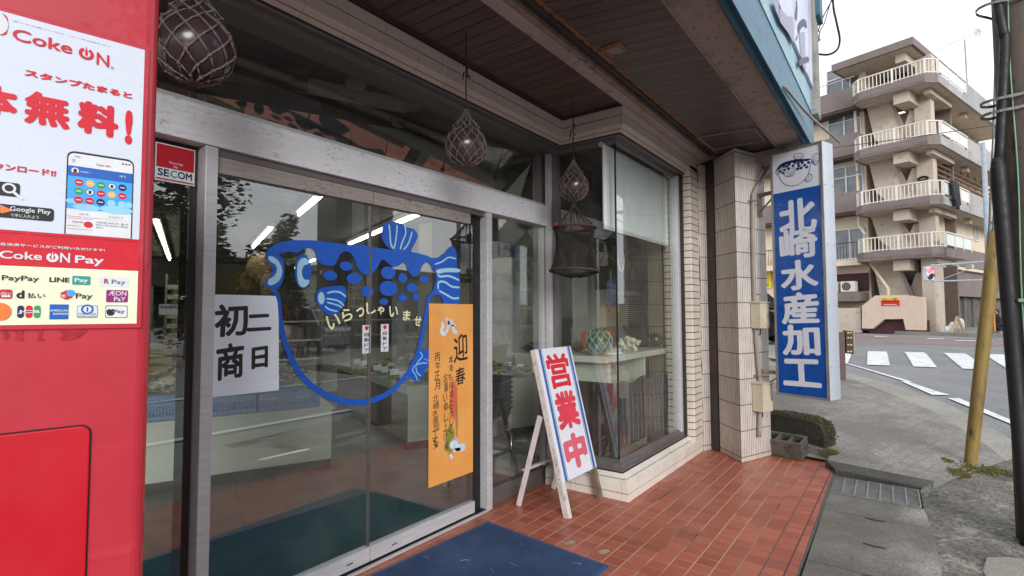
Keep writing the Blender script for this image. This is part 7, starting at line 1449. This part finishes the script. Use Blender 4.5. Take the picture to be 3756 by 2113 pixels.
m = MB(); bbox(m, L0+.03, L0+9, -.8, -.6, .02, lz_(3110, 1130, -.7)[1]); P('low_wall', m, BT, label='low beige wall beside the stair enclosure', cat='wall')
m = MB()
for pts in ([(L0+.25, -.0, lev[0][0]), (L0+.25, -.0, lev[1][1]-.3)], [(L0+.25, 0, lev[1][1]-.4), (L0+.25, 0, lev[2][1]-.4), (L0-.1, -.3, lev[2][1]-.9)], [(aL-.2, PL_+.9, lev[3][1]), (aL-1.0, PL_+.6, 2.0), (aL-1.0, PL_+.6, 1.0)]): m.tube([bpt(*p) for p in pts], .06, 8)
P('drainpipe', m, BT_L, tw)
ys2 = Face(bpt(0, .30, 0), -bA, -bB); x, y = ys2.px(2820, 1022); t = thing('yellow_notice', 'tall yellow notice on the block wall, left of the blade sign', 'notice', tuple(ys2.at(x, y-.6, 0))); m = MB(); ys2.slab(m, x-.14, x+.14, y-.5, y+.5, .02, .05); P('board', m, YELL_P, t); m = MB()
for k, ch in enumerate('防犯カメラ作動'): ys2.text(m, ch, x-.08, x+.02, y+.36-.13*k, y+.46-.13*k, .052, .02)
P('lettering', m, INK, t, norm=False)
# coat drying on the third railing
c0 = on_plane(3500, 700, bpt(aR2-.12, 0, 0), bA); m = MB(); w_ = .32
for k, (dx, zt4, zb4) in enumerate(((-.35, .40, -.45), (-.1, .42, -.72), (.14, .40, -.78), (.34, .38, -.60))): m.hexa([c0+bB*(dx-.13)+V(0, 0, zt4), c0+bB*(dx+.13)+V(0, 0, zt4), c0+bB*(dx+.13)-bA*.07+V(0, 0, zt4), c0+bB*(dx-.13)-bA*.07+V(0, 0, zt4)], [c0+bB*(dx-.10)-bA*.02+V(0, 0, zb4), c0+bB*(dx+.11)-bA*.02+V(0, 0, zb4), c0+bB*(dx+.11)-bA*.12+V(0, 0, zb4), c0+bB*(dx-.10)-bA*.12+V(0, 0, zb4)])
P('hanging_coat', m, CLOTH_K, label='black coat hung over a white balcony panel of the tower', cat='coat', bev=.03, smooth=True)
# television antenna on the roof
an = on_plane(3548, 310, bpt(aR2+2, 0, 0), bA); at_ = on_plane(3538, 145, an, _f); t = thing('tv_antenna', 'thin rooftop television antenna on a mast above the tower', 'antenna', tuple(an)); m = MB(); m.bar(an-V(0, 0, 1.2), at_, .08, .08); P('mast', m, GALV, t)
fp = lambda u, v: on_plane(u, v, an, _f); m = MB(); a, b = fp(3441, 182), fp(3592, 112); m.bar(a, b, .05, .05); m.bar(fp(3505, 158), fp(3560, 140), .025, .025)
for k in range(16): c = a.lerp(b, k/15*.86); m.bar(c-_u*.12-_r*.03, c+_u*.12+_r*.03, .022, .022)
for k in range(5): c = a.lerp(b, .88+.03*k); m.bar(c-_u*.28+_r*.1, c+_u*(.1+.02*k), .024, .024)
m.bar(fp(3575, 103), fp(3602, 118), .03, .03); P('yagi_array', m, GALV, t)
# ================================================================== SIGNAL, STREET THINGS FAR OFF
sp = on_g(3636, 1232, .1); sp = CAM+ray(3636, 1150)*(20.2/1945); sp.z = .5
pole = thing('traffic_signal', 'pedestrian traffic signal showing red on a striped grey pole', 'traffic signal', (sp.x, sp.y, .5)); m = MB(); m.lathe([(.11, .0), (.10, 3.2), (.07, 7.5)], (sp.x, sp.y, .5), 16); P('signal_post', m, SIGPOLE, pole, smooth=True)
fq = lambda u, v: on_plane(u, v, sp, V(_f.x, _f.y, 0).normalized())
z0, z1 = fq(3636, 1215).z, fq(3636, 1064).z; m = MB(); mk_ = MB()
for k in range(14):
    tgt = m if k % 2 == 0 else mk_
    for zz_a, zz_b in ((z0, (z0+z1)/2-.05), ((z0+z1)/2+.05, z1)):
        t0, t1 = 2*math.pi*k/14, 2*math.pi*(k+1)/14; q = lambda t, z: V(sp.x+.118*math.cos(t), sp.y+.118*math.sin(t), z); tgt.poly([q(t0, zz_a), q(t1, zz_a), q(t1, zz_b), q(t0, zz_b)])
P('orange_stripes', m, STRIPE_O, pole); P('black_stripes', mk_, STRIPE_K, pole); m = MB(); m.lathe([(.125, 0), (.125, .1)], (sp.x, sp.y, (z0+z1)/2-.05), 16); P('band', m, GALV, pole)
m = MB(); m.tube([fq(3636, 958), fq(3500, 968), fq(3412, 974)], .035, 7); P('signal_arm', m, SIGPOLE, pole); m = MB(); m.tube([fq(3636, 1026), fq(3420, 1032)], .03, 7); P('signal_arm', m, SIGPOLE, pole); m = MB(); m.tube([fq(3560, 985), fq(3440, 1030)], .012, 5); P('arm_brace', m, SIGPOLE, pole); m = MB(); m.tube(smooth2([tuple(fq(3634, 840)), tuple(fq(3640, 825)), tuple(fq(3670, 812)), tuple(fq(3760, 808))]), .04, 7); m.bar(fq(3610, 800), fq(3700, 796), .06, .06); P('lamp_bracket', m, SIGPOLE, pole)
hx = Face(fq(3409, 1003), V(_r.x, _r.y, 0).normalized(), V(-_f.x, -_f.y, 0).normalized()); (a, d), (b, c) = hx.px(3394, 978), hx.px(3424, 1029); hd = MB(); hx.slab(hd, a, b, c, d, -.15, .05); ho = P('signal_head', hd, SIGBOX, pole, bev=.03)
for k, mt in ((0, LED_R), (1, DARKIN)):
    m = MB(); cy = d-(d-c)*(.28+.46*k); hx.ell(m, (a+b)/2-.02, cy, .11, .11, .06); P(('red_lamp', 'dark_lamp')[k], m, mt, ho); m = MB()
    for j in range(12): t0, t1 = rad(0+15*j), rad(15+15*j); q = lambda t, dd: hx.at((a+b)/2-.02+.125*math.cos(t), cy+.125*math.sin(t), dd); m.poly([q(t0, .05), q(t1, .05), q(t1, .17), q(t0, .17)])
    P('lamp_hood', m, SIGBOX, ho)
# ladder and white sacks under the building
ld = CAM+ray(3515, 1223)*(21.4/1945); ld.z = .62; lq = lambda u, v: on_plane(u, v, ld, V(_f.x, _f.y, 0).normalized()); t = thing('step_ladder', 'pale wooden step ladder under the apartment block', 'ladder', tuple(ld)); m = MB(); top_ = lq(3511, 1160)
for u in (3490, 3536): m.bar(lq(u, 1221), top_, .06, .06)
for v in (1190, 1205): m.bar(lq(3501, v), lq(3524, v), .05, .04)
P('ladder_frame', m, plain('ladder_wood', (188, 160, 128), .7), t)
for k, (u, v, s_) in enumerate(((3520, 1205, .22), (3536, 1212, .2), (3545, 1190, .2), (3500, 1214, .17))): m = MB(); m.sphere(lq(u, v)-_f*.0+V(_f.x, _f.y, 0)*.3, s_, 12, 8, (1, .8, 1.2), .12); P('white_sack', m, PLASTIC_W, label=('large white sack behind the step ladder', 'white sack at the ladder foot, rightmost', 'white sack hanging above the ladder foot', 'small white sack left of the ladder')[k], cat='sack', group='white sacks by the ladder', smooth=True)
# seated person in dark clothes beside the striped pole: one skinned body with hair and jacket colours
pp = CAM+ray(3672, 1228)*(21.0/1945); pp.z = .60
def skinned(name, pts, edges, rads, mat, parent):
    me = bpy.data.meshes.new(name); o0 = ORG[parent.name]; me.from_pydata([Vector(p)-o0 for p in pts], edges, []); o = bpy.data.objects.new(name, me); COLL.objects.link(o); o.parent = parent; ORG[o.name] = o0
    s_ = o.modifiers.new('skin', 'SKIN'); s_.use_smooth_shade = True
    for i, r_ in enumerate(rads): me.skin_vertices[0].data[i].radius = (r_, r_)
    me.skin_vertices[0].data[0].use_root = True; o.modifiers.new('sub', 'SUBSURF').levels = 2; o.modifiers['sub'].render_levels = 2; me.materials.append(mat); return o
per = thing('person', 'person in dark jacket sitting low beside the striped signal pole', 'person', tuple(pp)); lx_ = V(-_r.x, -_r.y, 0).normalized(); fx_ = V(-_f.x, -_f.y, 0).normalized()
W = lambda a, b, z: pp+lx_*a+fx_*b+V(0, 0, z)
pts = [W(0, 0, .18), W(.03, 0, .40), W(.08, 0, .58), W(.13, 0, .70), W(.17, .0, .82), W(.12, .17, .56), W(.22, .22, .36), W(.40, .15, .30), W(.12, -.17, .56), W(.24, -.2, .36), W(.40, -.1, .32), W(.1, .1, .15), W(.42, .12, .34), W(.46, .12, .02), W(.56, .12, .01), W(.1, -.1, .15), W(.42, -.1, .34), W(.46, -.1, .02), W(.56, -.1, .01)]
skinned('body', pts, [(0, 1), (1, 2), (2, 3), (3, 4), (2, 5), (5, 6), (6, 7), (2, 8), (8, 9), (9, 10), (0, 11), (11, 12), (12, 13), (13, 14), (0, 15), (15, 16), (16, 17), (17, 18)], [.16, .17, .16, .06, .095, .075, .055, .04, .075, .055, .04, .1, .075, .05, .04, .1, .075, .05, .04], JACKET, per)
m = MB(); m.sphere(W(.18, 0, .83), .103, 14, 10, (1, .9, 1.1)); P('face', m, SKIN, per, smooth=True); m = MB(); m.sphere(W(.155, 0, .865), .11, 14, 10, (1, .95, .95), .05); P('hair', m, HAIR, per, smooth=True)
m = MB(); m.obox(W(-.3, -.3, -.0), lx_*.6, fx_*.6, V(0, 0, .1)); P('low_step', m, GUTTER, label='low concrete step under the seated person', cat='step')
# metal cabinet with bolts and brown post beside the blade sign
bx_ = on_g(3098, 1395, .0); t = thing('signal_cabinet', 'narrow brown post with bolted plates just right of the blade sign', 'post', tuple(bx_)); bq = lambda u, v: on_plane(u, v, bx_, V(_f.x, _f.y, 0).normalized()); m = MB(); a, b, c = bq(3083, 1378), bq(3103, 1378), bq(3083, 1218); m.obox((a.x, a.y, bx_.z-.1), b-a, V(_f.x, _f.y, 0)*.2, V(0, 0, c.z-bx_.z+.1)); P('brown_post', m, plain('brown_paint', (104, 80, 74), .6), t); m = MB(); a, b, c = bq(3105, 1296), bq(3132, 1300), bq(3105, 1212); m.obox(a, b-a, V(_f.x, _f.y, 0)*.08, V(0, 0, c.z-a.z)); P('bolted_plate', m, plain('dark_bronze_plate', (70, 56, 44), .5), t); m = MB()
for v in (1222, 1240, 1266, 1290):
    for u in (3110, 3120): m.sphere(bq(u, v), .022, 8, 6)
m.obox(bq(3131, 1298), _r*.03, V(_f.x, _f.y, 0)*.06, V(0, 0, c.z-a.z)); P('bolts', m, plain('brass_bolt', (176, 160, 130), .4, .5), t)
# ---------------- vehicles: one low-poly but full car body, lofted from side sections
def car(name, lab, loc, rz, paint, L=3.4, W_=1.48, H=1.78, van=True):
    t = thing(name, lab, 'car', (0, 0, 0)); hw = W_/2
    pr = [(-L/2, .35), (-L/2, .95), (-L/2+.08, 1.05), (-L/2+.22, H-.06), (-L/2+.4, H), (L*.12, H), (L*.27, H-.12), (L*.40, 1.08), (L*.47, .98), (L/2, .85), (L/2, .35), (L/2-.15, .25), (-L/2+.1, .25)]
    m = MB(); n = len(pr); vs = []
    for y, k in ((-hw, .94), (-hw*.97, 1.), (hw*.97, 1.), (hw, .94)):
        for x, z in pr:
            tz = 1 if z < 1.1 else .90; vs.append(V(x*(.985 if abs(y) == hw else 1), y*tz, .25+(z-.25)*(.985 if abs(y) == hw else 1)))
    fs = [tuple(range(n)), tuple(range(4*n-1, 3*n-1, -1))]
    for j in range(3): fs += [(j*n+i, j*n+(i+1) % n, (j+1)*n+(i+1) % n, (j+1)*n+i) for i in range(n)]
    m.add(vs, fs); bd = P('body', m, paint, t, bev=.03)
    for s_ in (-1, 1):
        m = MB(); y = s_*hw*.945
        for x0, x1 in ((-L/2+.32, -.1), (-.02, L*.22)): m.hexa([V(x0-.05, y+s_*.012, 1.08), V(x1+(.18 if x1 > 0 else 0), y+s_*.012, 1.08), V(x1+(.18 if x1 > 0 else 0), y+s_*.03, 1.08), V(x0-.05, y+s_*.03, 1.08)], [V(x0+.05, y*.965-s_*.0, H-.16), V(x1, y*.965, H-.16), V(x1, y*.965+s_*.02, H-.16), V(x0+.05, y*.965+s_*.02, H-.16)])
        P('side_window', m, CARGL, t)
    m = MB(); x = -L/2; m.hexa([V(x+.07, -hw*.82, 1.1), V(x+.07, hw*.82, 1.1), V(x+.1, hw*.82, 1.1), V(x+.1, -hw*.82, 1.1)], [V(x+.18, -hw*.76, H-.2), V(x+.18, hw*.76, H-.2), V(x+.24, hw*.76, H-.2), V(x+.24, -hw*.76, H-.2)]); P('rear_window', m, CARGL, t)
    m = MB(); m.hexa([V(L*.415, -hw*.84, 1.1), V(L*.415, hw*.84, 1.1), V(L*.38, hw*.84, 1.1), V(L*.38, -hw*.84, 1.1)], [V(L*.29, -hw*.78, H-.17), V(L*.29, hw*.78, H-.17), V(L*.25, hw*.78, H-.17), V(L*.25, -hw*.78, H-.17)]); P('windscreen', m, CARGL, t)
    for s_ in (-1, 1):
        m = MB(); m.box(-L/2-.012, -L/2+.03, s_*hw*.9-.05, s_*hw*.9+.04, .75, 1.05); P('tail_lamp', m, LAMP_R, t); m = MB(); m.box(L/2-.06, L/2+.012, s_*hw*.75-.12, s_*hw*.75+.12, .68, .85); P('headlight', m, GALV, t)
    m = MB(); m.box(-L/2-.015, -L/2, -.17, .17, .45, .62); P('number_plate', m, RAIL, t)
    for x in (-L*.31, L*.32):
        for s_ in (-1, 1):
            m = MB(); m.tube([V(x, s_*(hw-.16), .30), V(x, s_*(hw+.015), .30)], .30, 24); wh = P('wheel', m, TYRE, t, bev=.03); m = MB(); m.tube([V(x, s_*(hw+.0), .30), V(x, s_*(hw+.02), .30)], .2, 20)
            for k in range(6): m.bar(V(x, s_*(hw+.022), .3), V(x+.18*math.cos(k*1.047), s_*(hw+.022), .3+.18*math.sin(k*1.047)), .05, .02, (0, 1, 0))
            P('rim', m, HUB, wh)
    t.location = loc; t.rotation_euler = (0, 0, rz); return t
kc = on_g(2832, 1226, .0); kc = CAM+ray(2832, 1200)*(17.0/1945)
car('parked_car', 'black car with alloy wheels, partly hidden behind the blade sign', (kc.x-.4+.9*math.sin(rad(12)), kc.y+1.35, .5), rad(-100), CAR_K, 3.9, 1.6, 1.75)
# ================================================================== OPPOSITE SIDE OF THE STREET (seen mirrored in the shop glass)
car('parked_van', 'silver van parked across the street, mirrored in the door glass', (11.9, -13.6, -.03), rad(78), CAR_S)
def leafy(name, lab, x, y, h, r, mat, n, conif=False, z0=0.):
    t = thing(name, lab, 'tree', (x, y, z0), 'trees across the street'); rr_ = random.Random(int(x*7+y*3)); m = MB(); m.tube([(x, y, z0-.2), (x+.1, y, z0+h*.3), (x, y+.1, z0+h*.62), (x, y, z0+h*.9)], [.22*h/7, .16*h/7, .1*h/7, .03], 9)
    for k in range(9): a = rr_.uniform(0, 6.28); zz = z0+h*rr_.uniform(.3, .75); m.tube([(x, y, zz), (x+r*.4*math.cos(a), y+r*.4*math.sin(a), zz+h*.07), (x+r*.8*math.cos(a), y+r*.8*math.sin(a), zz+h*.1)], [.06*h/7, .035*h/7, .015], 5)
    P('trunk', m, BARK, t); m = MB(); cl = []
    for k in range(34):
        if conif: f = rr_.random(); R_ = r*(1-f)*.95+.15; a = rr_.uniform(0, 6.28); cl.append((V(x+R_*math.cos(a)*rr_.random()**.5, y+R_*math.sin(a)*rr_.random()**.5, z0+h*(.18+.82*f)), .35+R_*.25))
        else: d_ = Vector((rr_.gauss(0, 1), rr_.gauss(0, 1), rr_.gauss(0, .8))).normalized()*rr_.random()**.4; cl.append((V(x+d_.x*r, y+d_.y*r, z0+h*.55+d_.z*h*.44), rr_.uniform(.22, .42)*r))
    for k in range(n):
        c, cr_ = cl[rr_.randrange(len(cl))]; d_ = Vector((rr_.gauss(0, 1), rr_.gauss(0, 1), rr_.gauss(0, 1))).normalized()*cr_*rr_.random()**.45; p = c+d_; s_ = rr_.uniform(.08, .19); q = Matrix.Rotation(rr_.uniform(0, 6.28), 3, 'Z') @ Matrix.Rotation(rr_.uniform(-1.2, 1.2), 3, 'X'); m.poly([p+q @ V(-s_, 0, 0), p+q @ V(0, -s_*.5, .01), p+q @ V(s_, 0, 0), p+q @ V(0, s_*.5, .01)])
    P('crown', m, mat, t, norm=False)
leafy('tree', 'large dark evergreen across the street at the left of the door reflection', 6.2, -13.5, 11, 3.4, LEAF_D, 15000)
leafy('tree', 'second dark evergreen crowding the large one across the street', 3.6, -14.5, 10.5, 3.4, LEAF_D, 11000)
leafy('tree', 'small dark evergreen on the right flank of the large one', 8.2, -15.0, 4.6, 2.0, LEAF_D, 8000)
leafy('tree', 'brown-leaved bushy tree across the street beside the evergreen', 9.4, -13.4, 4.0, 1.7, LEAF_B, 4500)
leafy('tree', 'tall dark evergreen across the street behind the vending machine', 1.2, -14, 12, 3.6, LEAF_D, 6000)
leafy('conifer', 'pointed conifer across the street behind the silver van', 13.6, -18, 6.0, 1.4, LEAF_D, 3500, True)
ob = thing('opposite_house', 'grey rendered building with a flat tower front across the street', 'house', (13, -17, 0)); m = MB(); m.box(15.6, 17.4, -18.6, -17, 0, 11); P('wall', m, plain('dark_render_wall', (74, 72, 68), .9, var=.15), ob); m = MB(); m.prism([(17.4, -20, 5.0), (17.4, -17, 5.0), (17.4, -18.5, 8)], (2, 0, 0)); P('roof', m, ROOF_G, ob); m = MB(); m.box(17.4, 19.3, -19.8, -17.2, 0, 5.0); P('wall', m, BT_L, ob); oc = Face((0, -16.99, 0), (-1, 0, 0), (0, 1, 0))
for x in (18.35,):
    for z in (1.2, 3.6): m = MB(); oc.slab(m, -x-.5, -x+.5, z, z+1.2, .0, .06); w_ = P('window', m, WIN_F, ob); m = MB(); oc.rect(m, -x-.42, -x+.42, z+.08, z+1.12, .064); P('pane', m, WINGL, w_)
m = MB(); m.lathe([(.18, 0), (.17, 7), (.16, 11)], (9.4, -7.2, 0), 14); up_ = thing('concrete_pole', 'pale concrete utility pole across the street, mirrored in the doors', 'utility pole', (9.4, -7.2, 0)); P('pole_shaft', m, plain('concrete_pole', (176, 176, 172), .8), up_, smooth=True); m = MB()
for z in (8.6, 9.4): m.bar((8.4, -7.2, z), (10.4, -7.2, z), .09, .09)
P('cross_arm', m, GALV, up_); m = MB(); m.lathe([(.25, 0), (.25, .8)], (9.8, -7.5, 7.2), 14); P('transformer', m, SIGPOLE, up_)
for k, (y, z0_, z1_) in enumerate(((-7.0, 8.65, 7.4), (-7.4, 9.45, 8.2), (-7.2, 7.6, 6.2), (-7.6, 9.5, 6.8))):
    wire('power_line', ('lowest power line across the street', 'power line from the upper arm across the street', 'sagging telephone line across the street', 'outermost power line across the street')[k], [(-40, y-3, z0_+.5), (-15, y-1, z0_-.6), (9.4, y, z0_), (20, y-2, z1_+.2), (45, y-6, z1_+1)], .018, CABLE, 'power line', 5, 'power lines across the street')
sl_ = thing('street_lamp', 'street lamp with a long arm across the street', 'street lamp', (12.5, -6.2, .1)); m = MB(); m.lathe([(.09, 0), (.06, 6.5)], (12.5, -6.2, .1), 12); m.tube([(12.5, -6.2, 6.2), (12.3, -5, 6.8), (12.2, -3.6, 6.9)], .04, 8); P('lamp_post', m, GALV, sl_); m = MB(); m.sphere((12.2, -3.2, 6.88), .2, 14, 8, (.7, 2, .35)); P('lamp_head', m, SIGPOLE, sl_)
wh = thing('white_warehouse', 'long low white building across the street, far right of the door reflection', 'building', (26, -24, 0)); m = MB(); m.box(20, 38, -30, -24, 0, 4.2); P('wall', m, HOUSE_W, wh); m = MB(); m.box(19.6, 38.4, -30.4, -23.6, 4.21, 4.6); P('roof', m, ROOF_G, wh); m = MB(); wf2 = Face((0, -23.99, 0), (-1, 0, 0), (0, 1, 0))
for k in range(5): wf2.slab(m, -(22+3.2*k)-.9, -(22+3.2*k)+.9, .2, 2.6, 0, .05)
P('shutter', m, SIGPOLE, wh)
vs = []; n = 60
for i in range(n+1):
    x = -80+260*i/n; hgt = 4+1.2*math.sin(i*.35)+.8*math.sin(i*.9+1)+(9 if x < 32 else 0)
    for j in range(5): vs.append(V(x+4*math.sin(j), -60-14*j, hgt*math.sin(math.pi*min(1, j/4+.0)*.5)-1+rnd.uniform(-1, 1)*(1 if j else 0)))
m = MB(); m.add(vs, [(i*5+j, i*5+j+1, (i+1)*5+j+1, (i+1)*5+j) for i in range(n) for j in range(4)]); P('hills', m, HILL, kind='structure', origin=(0, 0, 0), smooth=True)
